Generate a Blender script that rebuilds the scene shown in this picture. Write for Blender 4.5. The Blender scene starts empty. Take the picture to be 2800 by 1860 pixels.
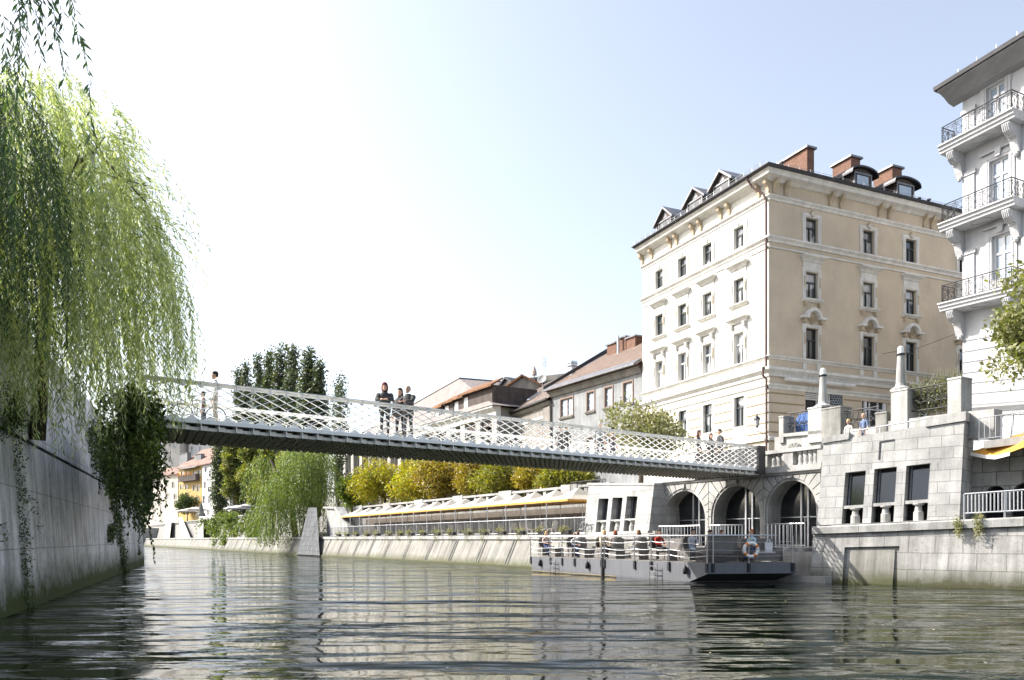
import bpy, bmesh, math, random
import numpy as np
from mathutils import Vector, Matrix
PI=math.pi; R=math.radians
scene=bpy.context.scene
FO=2160.0; CX=1400.0; HZ=1475.0; CAMH=2.0     # the photograph is 2800 px wide; these are its focal length, centre and horizon
# ---------------- camera
cam_d=bpy.data.cameras.new('camera'); cam=bpy.data.objects.new('camera',cam_d)
scene.collection.objects.link(cam); scene.camera=cam
cam.location=(0,0,CAMH); cam.rotation_euler=(R(90),0,0)
cam_d.sensor_width=36; cam_d.lens=FO/2800*36
cam_d.shift_y=(HZ-930)/2800; cam_d.clip_end=6000; cam_d.clip_start=.1
# ---------------- sky and sun
SUN_EL=40.0; SUN_AZ=-76.0      # azimuth from +Y, clockwise seen from above
w=bpy.data.worlds.new('World'); scene.world=w; w.use_nodes=True
nt=w.node_tree; bg=nt.nodes['Background']
sky=nt.nodes.new('ShaderNodeTexSky'); sky.sky_type='NISHITA'; sky.sun_disc=False
sky.sun_elevation=R(SUN_EL); sky.sun_rotation=R(SUN_AZ)
sky.air_density=1.0; sky.dust_density=3.2; sky.ozone_density=1.6; sky.altitude=100
hs=nt.nodes.new('ShaderNodeHueSaturation'); hs.inputs['Saturation'].default_value=.64
nt.links.new(sky.outputs[0],hs.inputs['Color']); tn=nt.nodes.new('ShaderNodeMix'); tn.data_type='RGBA'; tn.blend_type='MULTIPLY'; tn.inputs[0].default_value=1; tn.inputs[7].default_value=(1.01,.995,.975,1)
nt.links.new(hs.outputs[0],tn.inputs[6]); nt.links.new(tn.outputs[2],bg.inputs[0]); bg.inputs[1].default_value=0.124
sd=bpy.data.lights.new('sun','SUN'); sd.energy=3.5; sd.angle=R(0.5); sd.color=(1,.95,.88)
sun=bpy.data.objects.new('sun',sd); scene.collection.objects.link(sun)
sv=Vector((math.sin(R(SUN_AZ))*math.cos(R(SUN_EL)),math.cos(R(SUN_AZ))*math.cos(R(SUN_EL)),math.sin(R(SUN_EL))))
sun.rotation_euler=sv.to_track_quat('Z','Y').to_euler(); sun.location=(-60,-20,80)
scene.view_settings.view_transform='Standard'; scene.view_settings.look='None'
scene.view_settings.exposure=1.46; scene.view_settings.gamma=1
scene.cycles.max_bounces=6; scene.cycles.diffuse_bounces=3; scene.cycles.glossy_bounces=3
scene.cycles.transparent_max_bounces=6; scene.cycles.transmission_bounces=2
scene.cycles.caustics_reflective=False; scene.cycles.caustics_refractive=False
rnd=random.Random(7)
COL=scene.collection
# ---------------- helpers
WL={}
def P(px,py,Y): return Vector(((px-CX)/FO*Y,Y,CAMH+(HZ-py)/FO*Y))
def tag(o,label=None,cat=None,group=None,kind=None):
    if label: o['label']=label
    if cat: o['category']=cat
    if group: o['group']=group
    if kind: o['kind']=kind
    return o
def thing(name,loc,label,cat,group=None,rz=0):
    o=bpy.data.objects.new(name,None); COL.objects.link(o); o.empty_display_size=.3
    o.location=loc; o.rotation_euler=(0,0,rz); WL[o.name]=Vector(loc)
    return tag(o,label,cat,group)
def kids(o): return [c for c in bpy.data.objects if c.parent==o]
KIDS={}
def copy_thing(o,loc=None,rz=None,sc=None,label=None):
    r=o.copy(); COL.objects.link(r)
    if loc is not None: r.location=loc
    if rz is not None: r.rotation_euler=(0,0,rz)
    if sc is not None: r.scale=(sc,sc,sc)
    if label: r['label']=label
    KIDS[r.name]=[]
    for ch in KIDS.get(o.name,[]):
        c=ch.copy(); COL.objects.link(c); c.parent=r; KIDS[r.name].append(c); KIDS[c.name]=[]
        for g in KIDS.get(ch.name,[]):
            d=g.copy(); COL.objects.link(d); d.parent=c; KIDS[c.name].append(d)
    return r
class Fr:
    """upright plane: u to the right in metres, w out of the wall, z up"""
    def __init__(s,pxA,YA,pxB=None,YB=None,vp=None,skew=None):
        s.O=Vector(((pxA-CX)/FO*YA,YA))
        if pxB is not None:
            B=Vector(((pxB-CX)/FO*YB,YB)); s.e=(B-s.O).normalized(); s.L=(B-s.O).length
        else:
            d=Vector(((vp-CX)/FO,1)).normalized()
            if d.x<0: d=-d
            s.e=d; s.L=0
        s.n=Vector((s.e.y,-s.e.x)); s.skew=skew
    def P(s,u,w,z):
        p=s.O+s.e*u+s.n*w
        if s.skew: z=z+(s.skew[0]+s.skew[1]*z)*u
        return Vector((p.x,p.y,z))
    def u(s,px,w=0):
        r=(px-CX)/FO; o=s.O+s.n*w
        return -(o.x-r*o.y)/(s.e.x-r*s.e.y)
    def Y(s,u,w=0): return (s.O+s.e*u+s.n*w).y
    def z(s,px,py,w=0):
        u=s.u(px,w); z=CAMH+(HZ-py)/FO*s.Y(u,w)
        if s.skew: z=(z-s.skew[0]*u)/(1+s.skew[1]*u)
        return z
    def uz(s,px,py,w=0): return (s.u(px,w),s.z(px,py,w))
    def px(s,px,py,w=0):
        u,z=s.uz(px,py,w); return s.P(u,w,z)
class World3:
    def P(s,u,w,z): return Vector((u,w,z))
W3=World3()
class LF:
    """local frame at a point with a heading; u right, w forward, z up"""
    def __init__(s,o,a): s.o=Vector(o); s.c=math.cos(a); s.s=math.sin(a)
    def P(s,u,w,z): return Vector((s.o.x+u*s.c-w*s.s,s.o.y+u*s.s+w*s.c,s.o.z+z))
class MB:
    def __init__(s): s.v=[]; s.f=[]; s.m=[]; s.mi=0
    def poly(s,pts):
        i=len(s.v); s.v.extend([tuple(p) for p in pts]); s.f.append(tuple(range(i,i+len(pts)))); s.m.append(s.mi)
    def loft(s,rings,close=True,capa=True,capb=True):
        i=len(s.v); n=len(rings[0])
        for r in rings: s.v.extend([tuple(p) for p in r])
        for k in range(len(rings)-1):
            for j in range(n if close else n-1):
                a=i+k*n+j; b=i+k*n+(j+1)%n
                s.f.append((a,b,b+n,a+n)); s.m.append(s.mi)
        if capa and close: s.f.append(tuple(i+j for j in range(n))[::-1]); s.m.append(s.mi)
        if capb and close: s.f.append(tuple(i+(len(rings)-1)*n+j for j in range(n))); s.m.append(s.mi)
        return s
    def box(s,fr,u0,u1,w0,w1,z0,z1):
        a=[fr.P(u0,w0,z0),fr.P(u1,w0,z0),fr.P(u1,w1,z0),fr.P(u0,w1,z0)]
        b=[fr.P(u0,w0,z1),fr.P(u1,w0,z1),fr.P(u1,w1,z1),fr.P(u0,w1,z1)]
        return s.loft([a,b])
    def frus(s,fr,u0,u1,w0,w1,z0,z1,du=0,dw=0):
        a=[fr.P(u0,w0,z0),fr.P(u1,w0,z0),fr.P(u1,w1,z0),fr.P(u0,w1,z0)]
        b=[fr.P(u0+du,w0+dw,z1),fr.P(u1-du,w0+dw,z1),fr.P(u1-du,w1-dw,z1),fr.P(u0+du,w1-dw,z1)]
        return s.loft([a,b])
    def prism(s,fr,uz,w0,w1):
        return s.loft([[fr.P(u,w0,z) for u,z in uz],[fr.P(u,w1,z) for u,z in uz]])
    def prof(s,fr,u0,u1,wz):
        return s.loft([[fr.P(u0,w_,z) for w_,z in wz],[fr.P(u1,w_,z) for w_,z in wz]])
    def pp(s,fr,pxs,w0,w1):
        return s.prism(fr,[fr.uz(a,b) for a,b in pxs],w0,w1)
    def tube(s,pts,r,n=6,cap=True):
        pts=[Vector(p) for p in pts]; rs=r if isinstance(r,(list,tuple)) else [r]*len(pts)
        rings=[]; up=None
        for i,p in enumerate(pts):
            d=(pts[min(i+1,len(pts)-1)]-pts[max(i-1,0)])
            if d.length<1e-9: d=Vector((0,0,1))
            d.normalize()
            if up is None: up=Vector((0,0,1)) if abs(d.z)<.9 else Vector((1,0,0))
            a=d.cross(up)
            if a.length<1e-4: a=d.cross(Vector((0,1,0)))
            a.normalize(); b=a.cross(d).normalized(); up=b
            rings.append([p+(a*math.cos(2*PI*k/n)+b*math.sin(2*PI*k/n))*rs[i] for k in range(n)])
        return s.loft(rings,True,cap,cap)
    def lathe(s,c,prof,n=12,sx=1,sy=1):
        c=Vector(c)
        return s.loft([[c+Vector((r*sx*math.cos(2*PI*k/n),r*sy*math.sin(2*PI*k/n),z)) for k in range(n)] for r,z in prof])
    def ball(s,c,rx,ry,rz,n=10,m=7,M=None):
        c=Vector(c); rings=[]
        for j in range(m+1):
            t=-PI/2+PI*j/m; rr=max(math.cos(t),.02)
            ring=[]
            for k in range(n):
                q=Vector((rx*rr*math.cos(2*PI*k/n),ry*rr*math.sin(2*PI*k/n),rz*math.sin(t)))
                if M: q=M@q
                ring.append(c+q)
            rings.append(ring)
        return s.loft(rings)
    def bar(s,a,b,tw,th,up=Vector((0,0,1))):
        a=Vector(a); b=Vector(b); d=(b-a).normalized(); x=d.cross(up)
        if x.length<1e-4: x=d.cross(Vector((1,0,0)))
        x.normalize(); y=x.cross(d).normalized(); x=x*tw/2; y=y*th/2
        return s.loft([[a-x-y,a+x-y,a+x+y,a-x+y],[b-x-y,b+x-y,b+x+y,b-x+y]])
    def build(s,name,mat,parent=None,smooth=False,label=None,recalc=True,base=None):
        if not s.v: return None
        V=np.array(s.v,dtype=np.float64)
        me=bpy.data.meshes.new(name)
        if parent is not None: off=WL[parent.name]
        else:
            lo=V.min(0); hi=V.max(0); off=Vector(((lo[0]+hi[0])/2,(lo[1]+hi[1])/2,lo[2]))
            if base is not None: off=Vector(base)
        L=V-np.array(off)
        me.from_pydata(L.tolist(),[],s.f)
        if recalc:
            bm=bmesh.new(); bm.from_mesh(me); bmesh.ops.recalc_face_normals(bm,faces=bm.faces); bm.to_mesh(me); bm.free()
        mats=mat if isinstance(mat,(list,tuple)) else [mat]
        for m_ in mats: me.materials.append(m_)
        if len(mats)>1: me.polygons.foreach_set('material_index',s.m)
        # metre-scaled uv laid on each face
        nl=len(me.loops); uv=np.zeros((nl,2)); 
        co=np.zeros(len(me.vertices)*3); me.vertices.foreach_get('co',co); co=co.reshape(-1,3)+np.array(off)
        li=np.zeros(nl,dtype=np.int32); me.loops.foreach_get('vertex_index',li)
        npoly=len(me.polygons); nr=np.zeros(npoly*3); me.polygons.foreach_get('normal',nr); nr=nr.reshape(-1,3)
        lt=np.zeros(npoly,dtype=np.int32); me.polygons.foreach_get('loop_total',lt)
        fn=np.repeat(nr,lt,axis=0); c=co[li]
        h=np.hypot(fn[:,0],fn[:,1])+1e-9; tx=-fn[:,1]/h; ty=fn[:,0]/h
        flat=np.abs(fn[:,2])>.8
        uu=c[:,0]*tx+c[:,1]*ty; vv=c[:,2]/np.maximum(h,.3)*0+c[:,2]
        uv[:,0]=np.where(flat,c[:,0],uu); uv[:,1]=np.where(flat,c[:,1],vv)
        ul=me.uv_layers.new(name='UVMap'); ul.data.foreach_set('uv',uv.ravel())
        if smooth: me.polygons.foreach_set('use_smooth',[True]*npoly)
        me.update()
        o=bpy.data.objects.new(name,me); COL.objects.link(o)
        if parent is not None:
            o.parent=parent; WL[o.name]=WL[parent.name]
            KIDS.setdefault(parent.name,[]).append(o)
        else: o.location=off; WL[o.name]=Vector(off)
        if label: o['label']=label
        return o
def wall(mb,fr,u0,u1,z0,z1,holes,w=0,depth=.25,arches=()):
    """face with rectangular holes and their reveals; arches: (u0,u1,z0,zspring) holes with a round head"""
    H=list(holes)
    for a in arches: H.append((a[0],a[1],a[2],a[3]+(a[1]-a[0])/2*(a[4] if len(a)>4 else 1)))
    us=sorted(set([u0,u1]+[x for h in H for x in h[:2] if u0<x<u1])); zs=sorted(set([z0,z1]+[x for h in H for x in h[2:4] if z0<x<z1]))
    for i in range(len(us)-1):
        for j in range(len(zs)-1):
            cu=(us[i]+us[i+1])/2; cz=(zs[j]+zs[j+1])/2
            if any(h[0]<cu<h[1] and h[2]<cz<h[3] for h in H): continue
            mb.poly([fr.P(us[i],w,zs[j]),fr.P(us[i+1],w,zs[j]),fr.P(us[i+1],w,zs[j+1]),fr.P(us[i],w,zs[j+1])])
    for a,b,c,d in holes:
        for (p,q) in (((a,c),(a,d)),((a,d),(b,d)),((b,d),(b,c)),((b,c),(a,c))):
            mb.poly([fr.P(p[0],w,p[1]),fr.P(q[0],w,q[1]),fr.P(q[0],w-depth,q[1]),fr.P(p[0],w-depth,p[1])])
    for a in arches:
        ua,ub,za,zsp=a[:4]; k=a[4] if len(a)>4 else 1
        uc=(ua+ub)/2; r=(ub-ua)/2; zc=zsp+r*k; N=16
        arc=[(uc-r*math.cos(PI*t/N),zsp+r*k*math.sin(PI*t/N)) for t in range(N+1)]
        for t in range(N):
            cor=(ua,zc) if t<N/2 else (ub,zc)
            mb.poly([fr.P(arc[t][0],w,arc[t][1]),fr.P(arc[t+1][0],w,arc[t+1][1]),fr.P(cor[0],w,cor[1])])
        path=[(ua,za)]+arc+[(ub,za)]
        for p,q in zip(path[:-1],path[1:]):
            mb.poly([fr.P(p[0],w,p[1]),fr.P(q[0],w,q[1]),fr.P(q[0],w-depth,q[1]),fr.P(p[0],w-depth,p[1])])
# ---------------- materials
MATS={}
def _nt(name):
    m=bpy.data.materials.new(name); m.use_nodes=True; t=m.node_tree; return m,t,t.nodes['Principled BSDF']
def _n(t,ty,**k):
    n=t.nodes.new(ty)
    for a,b in k.items():
        if a.startswith('i_'): n.inputs[a[2:].replace('_',' ')].default_value=b
        else: setattr(n,a,b)
    return n
def _mixc(t,fac,a,b,mode='MIX'):
    n=t.nodes.new('ShaderNodeMix'); n.data_type='RGBA'; n.blend_type=mode
    for sock,val in ((0,fac),(6,a),(7,b)):
        if isinstance(val,bpy.types.NodeSocket): t.links.new(val,n.inputs[sock])
        elif val is not None: n.inputs[sock].default_value=val if sock==0 else (*val,1) if len(val)==3 else val
    return n.outputs[2]
def _ramp(t,inp,stops):
    n=t.nodes.new('ShaderNodeValToRGB'); t.links.new(inp,n.inputs[0])
    e=n.color_ramp.elements
    while len(e)<len(stops): e.new(.5)
    for i,(p,c) in enumerate(stops):
        e[i].position=p; e[i].color=(*c,1) if not isinstance(c,(int,float)) else (c,c,c,1)
    return n.outputs[0]
def _noise(t,vec,scale,detail=4,rough=.55,mapping=None):
    if mapping:
        mp=t.nodes.new('ShaderNodeMapping'); mp.inputs['Scale'].default_value=mapping; t.links.new(vec,mp.inputs[0]); vec=mp.outputs[0]
    n=t.nodes.new('ShaderNodeTexNoise'); n.inputs['Scale'].default_value=scale; n.inputs['Detail'].default_value=detail; n.inputs['Roughness'].default_value=rough
    t.links.new(vec,n.inputs['Vector']); return n.outputs[0]
def surf(name,col,rough=.85,var=.25,scale=1.5,fine=25,finevar=.12,streak=0,bump=.15,bscale=30,metal=0,brick=None,mortar=None,brickvar=.2,spec=.4,pits=0,moss=None):
    """painted, plastered or stone surface: broad and fine mottling, optional vertical streaks, courses and moss"""
    if name in MATS: return MATS[name]
    m,t,b=_nt(name)
    g=t.nodes.new('ShaderNodeNewGeometry').outputs['Position']; uv=t.nodes.new('ShaderNodeTexCoord').outputs['UV']
    c=tuple(col); 
    out=_mixc(t,_ramp(t,_noise(t,g,scale,5,.6),[(.3,0),(.7,1)]),tuple(x*(1-var) for x in c),tuple(min(1,x*(1+var*.5)) for x in c))
    hgt=_noise(t,g,bscale,4)
    if brick:
        br=t.nodes.new('ShaderNodeTexBrick'); t.links.new(uv,br.inputs['Vector']); br.inputs['Scale'].default_value=1
        br.inputs['Brick Width'].default_value=brick[0]; br.inputs['Row Height'].default_value=brick[1]; br.inputs['Mortar Size'].default_value=brick[2]
        br.inputs['Mortar Smooth'].default_value=.2; br.inputs['Bias'].default_value=-.1
        br.inputs['Color1'].default_value=(1-brickvar,)*3+(1,); br.inputs['Color2'].default_value=(1,1,1,1)
        mo=mortar if mortar is not None else .55
        br.inputs['Mortar'].default_value=(mo,mo,mo,1)
        wob=_noise(t,uv,1.1,3); 
        mv=t.nodes.new('ShaderNodeVectorMath'); mv.operation='MULTIPLY_ADD'; cmb=t.nodes.new('ShaderNodeCombineXYZ'); t.links.new(wob,cmb.inputs[0]); t.links.new(wob,cmb.inputs[1])
        t.links.new(cmb.outputs[0],mv.inputs[0]); mv.inputs[1].default_value=(.12,.05,0); t.links.new(uv,mv.inputs[2]); t.links.new(mv.outputs[0],br.inputs['Vector'])
        out=_mixc(t,1.0,out,br.outputs[0],'MULTIPLY')
    out=_mixc(t,finevar,out,_ramp(t,_noise(t,g,fine,3,.7),[(.3,0),(.7,1)]),'OVERLAY')
    if streak:
        s_=_ramp(t,_noise(t,uv,1.0,6,.65,(2.6,.16,1)),[(.38,1-streak),(.62,1.0)])
        out=_mixc(t,1.0,out,s_,'MULTIPLY')
    if pits:
        vz=_ramp(t,_noise(t,g,9,6,.75),[(.30,1-pits),(.42,1.0)])
        out=_mixc(t,1.0,out,vz,'MULTIPLY')
    if moss:
        z0,z1,mc=moss
        sx=t.nodes.new('ShaderNodeSeparateXYZ'); t.links.new(g,sx.inputs[0])
        ad=t.nodes.new('ShaderNodeMath'); ad.operation='MULTIPLY_ADD'; t.links.new(_noise(t,g,1.6,6,.7),ad.inputs[0]); ad.inputs[1].default_value=-.7*(z1-z0)*2; t.links.new(sx.outputs[2],ad.inputs[2])
        mr=t.nodes.new('ShaderNodeMapRange'); t.links.new(ad.outputs[0],mr.inputs[0]); mr.inputs[1].default_value=z0-.7*(z1-z0); mr.inputs[2].default_value=z1-.7*(z1-z0); mr.inputs[3].default_value=1; mr.inputs[4].default_value=0
        out=_mixc(t,mr.outputs[0],out,_mixc(t,_noise(t,g,14,4,.7),tuple(x*.4 for x in mc),mc))
    t.links.new(out,b.inputs['Base Color']); b.inputs['Roughness'].default_value=rough; b.inputs['Metallic'].default_value=metal
    b.inputs['Specular IOR Level'].default_value=spec
    if bump:
        bp=t.nodes.new('ShaderNodeBump'); bp.inputs['Strength'].default_value=bump; bp.inputs['Distance'].default_value=.02
        t.links.new(hgt,bp.inputs['Height'])
        last=bp
        if brick:
            b2=t.nodes.new('ShaderNodeBump'); b2.inputs['Strength'].default_value=.6; b2.inputs['Distance'].default_value=.02; b2.invert=True
            t.links.new(br.outputs['Fac'],b2.inputs['Height']); t.links.new(bp.outputs[0],b2.inputs['Normal']); last=b2
        t.links.new(last.outputs[0],b.inputs['Normal'])
    MATS[name]=m; return m
def leafm(name,cols,rough=.55,trans=.35,huge=.6):
    if name in MATS: return MATS[name]
    m,t,b=_nt(name)
    g=t.nodes.new('ShaderNodeNewGeometry'); n=len(cols)
    rr=_mixc(t,.5,g.outputs['Random Per Island'],_noise(t,g.outputs['Position'],huge,3))
    c=_ramp(t,rr,[(.2+.6*i/(n-1),k) for i,k in enumerate(cols)])
    t.links.new(c,b.inputs['Base Color']); b.inputs['Roughness'].default_value=rough
    tr=t.nodes.new('ShaderNodeBsdfTranslucent'); t.links.new(_mixc(t,1.0,c,(1.6,1.7,.7),'MULTIPLY'),tr.inputs[0])
    mx=t.nodes.new('ShaderNodeMixShader'); mx.inputs[0].default_value=trans
    t.links.new(b.outputs[0],mx.inputs[1]); t.links.new(tr.outputs[0],mx.inputs[2]); t.links.new(mx.outputs[0],t.nodes['Material Output'].inputs[0])
    MATS[name]=m; return m
def glassm(name,col,rough=.06,curt=None):
    """window pane: dark interior or drawn curtain behind a reflecting sheet"""
    if name in MATS: return MATS[name]
    m,t,b=_nt(name)
    uv=t.nodes.new('ShaderNodeTexCoord').outputs['UV']
    if curt:
        f=_ramp(t,_noise(t,uv,2.0,2,.5,(7,.5,1)),[(.4,0),(.6,1)])
        c=_mixc(t,f,curt,tuple(x*.6 for x in curt))
        big=_ramp(t,_noise(t,uv,.55,1),[(.44,0),(.5,1)])
        t.links.new(_mixc(t,big,c,col),b.inputs['Base Color'])
    else:
        t.links.new(_mixc(t,_noise(t,uv,1.3,2),col,tuple(x*1.8 for x in col)),b.inputs['Base Color'])
    b.inputs['Roughness'].default_value=rough; b.inputs['Specular IOR Level'].default_value=.9; b.inputs['Coat Weight'].default_value=.6 if sum(col)>.05 else .1; b.inputs['Coat Roughness'].default_value=.03
    bp=t.nodes.new('ShaderNodeBump'); bp.inputs['Strength'].default_value=.03; t.links.new(_noise(t,uv,1.4,1),bp.inputs['Height']); t.links.new(bp.outputs[0],b.inputs['Normal'])
    MATS[name]=m; return m
def tilem(name,col,w_=.22,h_=.3,var=.45,rough=.85):
    """roof tiles in courses"""
    return surf(name,col,rough=rough,var=var,scale=.8,fine=6,finevar=.35,brick=(w_,h_,.03),mortar=.35,brickvar=.35,bump=.3)
M={}
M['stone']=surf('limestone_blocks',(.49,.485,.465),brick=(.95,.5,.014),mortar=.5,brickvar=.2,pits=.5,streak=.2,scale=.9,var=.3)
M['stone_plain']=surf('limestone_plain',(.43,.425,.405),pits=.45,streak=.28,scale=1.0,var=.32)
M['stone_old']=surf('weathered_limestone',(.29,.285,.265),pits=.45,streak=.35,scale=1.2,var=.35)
M['stone_rough']=surf('rough_ashlar',(.46,.45,.42),brick=(1.0,.62,.025),mortar=.45,brickvar=.25,pits=.5,streak=.2,bump=.5,bscale=12)
M['quay']=surf('quay_concrete',(.29,.28,.25),pits=.35,streak=.5,var=.35,scale=.5,moss=(.1,.7,(.10,.105,.045)))
M['quay_blocks']=surf('quay_blocks',(.47,.46,.435),brick=(1.05,.72,.018),mortar=.5,brickvar=.2,pits=.6,streak=.4,var=.35,scale=.8,moss=(.1,.9,(.09,.09,.045)))
M['left_wall']=surf('old_concrete_wall',(.90,.90,.91),brick=(7.5,1.75,.014),mortar=.5,brickvar=.06,pits=.7,streak=.42,var=.4,scale=.6,fine=6,finevar=.5,bump=.5,moss=(.35,1.5,(.055,.085,.015)))
M['cream']=surf('cream_plaster',(.72,.70,.64),var=.14,streak=.07,fine=30,finevar=.08,scale=.5)
M['tan']=surf('tan_plaster',(.57,.48,.365),var=.16,streak=.05,fine=30,finevar=.1,scale=.5)  # side face's shade is put into this browner copy of the cream
M['trim']=surf('white_trim',(.70,.68,.635),var=.16,streak=.16,fine=22)
M['bracket']=surf('ochre_bracket',(.50,.41,.29),var=.2,streak=.1)
M['groove']=surf('ochre_groove',(.30,.23,.12),var=.2)
M['dark_metal']=surf('dark_metal',(.06,.06,.065),rough=.45,metal=.6,var=.3,bump=.05)
M['steel']=surf('galvanised_steel',(.55,.56,.58),rough=.35,metal=.8,var=.15,bump=.03)
M['iron']=surf('wrought_iron',(.035,.035,.04),rough=.5,metal=.4,var=.3,bump=.05)
M['sheet']=surf('roof_sheet_metal',(.20,.20,.21),rough=.45,metal=.5,var=.3,streak=.2,bump=.1)
M['brick']=surf('red_brick',(.19,.10,.068),brick=(.26,.085,.012),mortar=1.3,brickvar=.35,var=.25,bump=.3)
M['pale_brick']=surf('pale_brick',(.42,.27,.19),brick=(.26,.085,.012),mortar=1.2,brickvar=.3,var=.25,bump=.3)
M['roof_dark']=tilem('dark_roof_tiles',(.10,.075,.065),.25,.3)
M['roof_brown']=tilem('brown_roof_tiles',(.22,.155,.12),.3,.28,var=.2)
M['roof_old']=tilem('old_roof_tiles',(.25,.19,.155),.2,.26,var=.6)
M['roof_orange']=tilem('orange_roof_tiles',(.30,.14,.06),.22,.3,var=.4)
M['roof_grey']=surf('pale_roof_gable',(.25,.215,.20),streak=.25,var=.12)
M['wood_dark']=surf('dark_wood',(.10,.08,.07),streak=.3,var=.3)
M['sash']=surf('dark_sash',(.05,.06,.055),rough=.5,var=.2,bump=0)
M['sash_white']=surf('white_sash',(.70,.70,.69),rough=.5,var=.08,bump=0)
M['sash_brown']=surf('brown_sash',(.20,.14,.11),rough=.6,var=.2,bump=0)
M['pane']=glassm('curtained_pane',(.05,.06,.07),curt=(.48,.49,.50))
M['pane_dark']=glassm('dark_pane',(.010,.012,.014),rough=.1)
M['pane_sky']=glassm('sky_pane',(.22,.27,.33),rough=.03)
M['white_steel']=surf('white_painted_steel',(.92,.92,.895),rough=.45,var=.05,streak=.04,bump=.03,finevar=.05)
M['beige_steel']=surf('beige_painted_steel',(.84,.80,.72),rough=.5,var=.15,streak=.1,bump=.03)
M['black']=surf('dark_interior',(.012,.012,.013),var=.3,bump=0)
M['ground']=surf('paving',(.36,.35,.33),brick=(.6,.6,.01),mortar=.6,brickvar=.15)
M['bark']=surf('bark',(.13,.10,.075),var=.4,streak=.5,bump=.8,bscale=12)
M['grey_house']=surf('grey_plaster',(.27,.28,.285),var=.3,streak=.3,pits=.2,scale=.7)
M['grey_house2']=surf('grey_beige_plaster',(.27,.25,.225),var=.3,streak=.3,pits=.2,scale=.7)
def plain(name,col,rough=.8,var=.15,metal=0,bump=.08,**k): return surf(name,col,rough=rough,var=var,metal=metal,bump=bump,**k)
# ---------------- foliage
def quadcloud(name,cen,ax,ay,mat,parent=None,label=None):
    """many small leaf faces: centres (N,3) with half axes ax, ay (N,3); diamond shaped"""
    N=len(cen); V=np.empty((N,4,3)); V[:,0]=cen-ax; V[:,1]=cen+ay; V[:,2]=cen+ax; V[:,3]=cen-ay
    V=V.reshape(-1,3)
    if parent is not None: off=np.array(WL[parent.name])
    else:
        lo=V.min(0); hi=V.max(0); off=np.array([(lo[0]+hi[0])/2,(lo[1]+hi[1])/2,lo[2]])
    V=V-off
    me=bpy.data.meshes.new(name); me.vertices.add(N*4); me.vertices.foreach_set('co',V.ravel().astype(np.float32))
    me.loops.add(N*4); me.loops.foreach_set('vertex_index',np.arange(N*4,dtype=np.int32))
    me.polygons.add(N); me.polygons.foreach_set('loop_start',np.arange(0,N*4,4,dtype=np.int32)); me.polygons.foreach_set('loop_total',np.full(N,4,dtype=np.int32))
    me.materials.append(mat); me.update(calc_edges=True); me.validate()
    o=bpy.data.objects.new(name,me); COL.objects.link(o)
    if parent is not None:
        o.parent=parent; WL[o.name]=WL[parent.name]; KIDS.setdefault(parent.name,[]).append(o)
    else: o.location=Vector(off); WL[o.name]=Vector(off)
    if label: o['label']=label
    return o
def rdir(rs,N):
    v=rs.normal(size=(N,3)); return v/np.linalg.norm(v,axis=1)[:,None]
def clumpleaves(rs,clumps,N,size,asp=.55,droop=0):
    """leaves spread through and over ellipsoid clumps [(c(3), r(3))]"""
    cs=np.array([c[0] for c in clumps],float); rr=np.array([c[1] for c in clumps],float)
    wgt=(rr[:,0]*rr[:,1]*rr[:,2])**(2/3); wgt/=wgt.sum()
    k=rs.choice(len(clumps),N,p=wgt); d=rdir(rs,N); rad=rs.uniform(.45,1.08,N)**.6
    cen=cs[k]+d*rr[k]*rad[:,None]+rs.normal(size=(N,3))*size*.8
    a=rdir(rs,N)*.6+d*.5; a[:,2]-=droop; a/=np.linalg.norm(a,axis=1)[:,None]
    b=np.cross(a,rdir(rs,N)); b/=np.linalg.norm(b,axis=1)[:,None]+1e-9
    s=size*rs.uniform(.6,1.4,N)[:,None]
    return cen,a*s*.5,b*s*.5*asp
def tree(name,base,h,cr,crz,mat,label,cat='tree',group=None,nl=6000,leaf=.2,ncl=22,trunk_r=.18,seed=1,cz=None,shape='round',bark=None,lean=0):
    """trunk with limbs and a crown of leaf clumps"""
    rs=np.random.RandomState(seed); base=Vector(base)
    t=thing(name,base,label,cat,group)
    cz=h-crz if cz is None else cz
    clumps=[]; limbs=[]
    for i in range(ncl):
        d=rdir(rs,1)[0]; q=rs.uniform(.35,.95)
        if shape=='poplar':
            f=(i+.5)/ncl; zz=(-1+2*f)*crz; prof=math.sin(PI*min(1,(.12+.88*(1-f)*1.0)))**.6 if f>.5 else .65+.35*f*2
            an=rs.uniform(0,2*PI); rr=cr*prof*rs.uniform(.1,.55)
            c=np.array([base.x+math.cos(an)*rr,base.y+math.sin(an)*rr,base.z+cz+zz]); s=cr*prof*rs.uniform(.4,.6)
            clumps.append((c,(s,s,s*2.0)))
        else:
            c=np.array([base.x+lean*d[2]+d[0]*cr*q*.8,base.y+d[1]*cr*q*.8,base.z+cz+d[2]*crz*q*.85])
            s=cr*rs.uniform(.22,.42); clumps.append((c,(s,s,s*rs.uniform(.6,.95))))
        limbs.append(clumps[-1][0])
    cen,a,b=clumpleaves(rs,clumps,nl,leaf)
    quadcloud('crown',cen,a,b,mat,t)
    mb=MB(); top=Vector((base.x+lean*.3,base.y,base.z+cz*1.0))
    mb.tube([base-Vector((0,0,.3)),base+(top-base)*.35+Vector((.05,0,0)),base+(top-base)*.7,top],[trunk_r*1.25,trunk_r,trunk_r*.8,trunk_r*.5],8)
    for c in limbs[::2]:
        st=base+(top-base)*rs.uniform(.45,.95); e=Vector(c); md=(st+e)/2+Vector((0,0,.1*cr))
        mb.tube([st,md,e],[trunk_r*.4,trunk_r*.25,trunk_r*.08],5)
    mb.build('trunk',bark or M['bark'],t,smooth=True)
    return t
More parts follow.
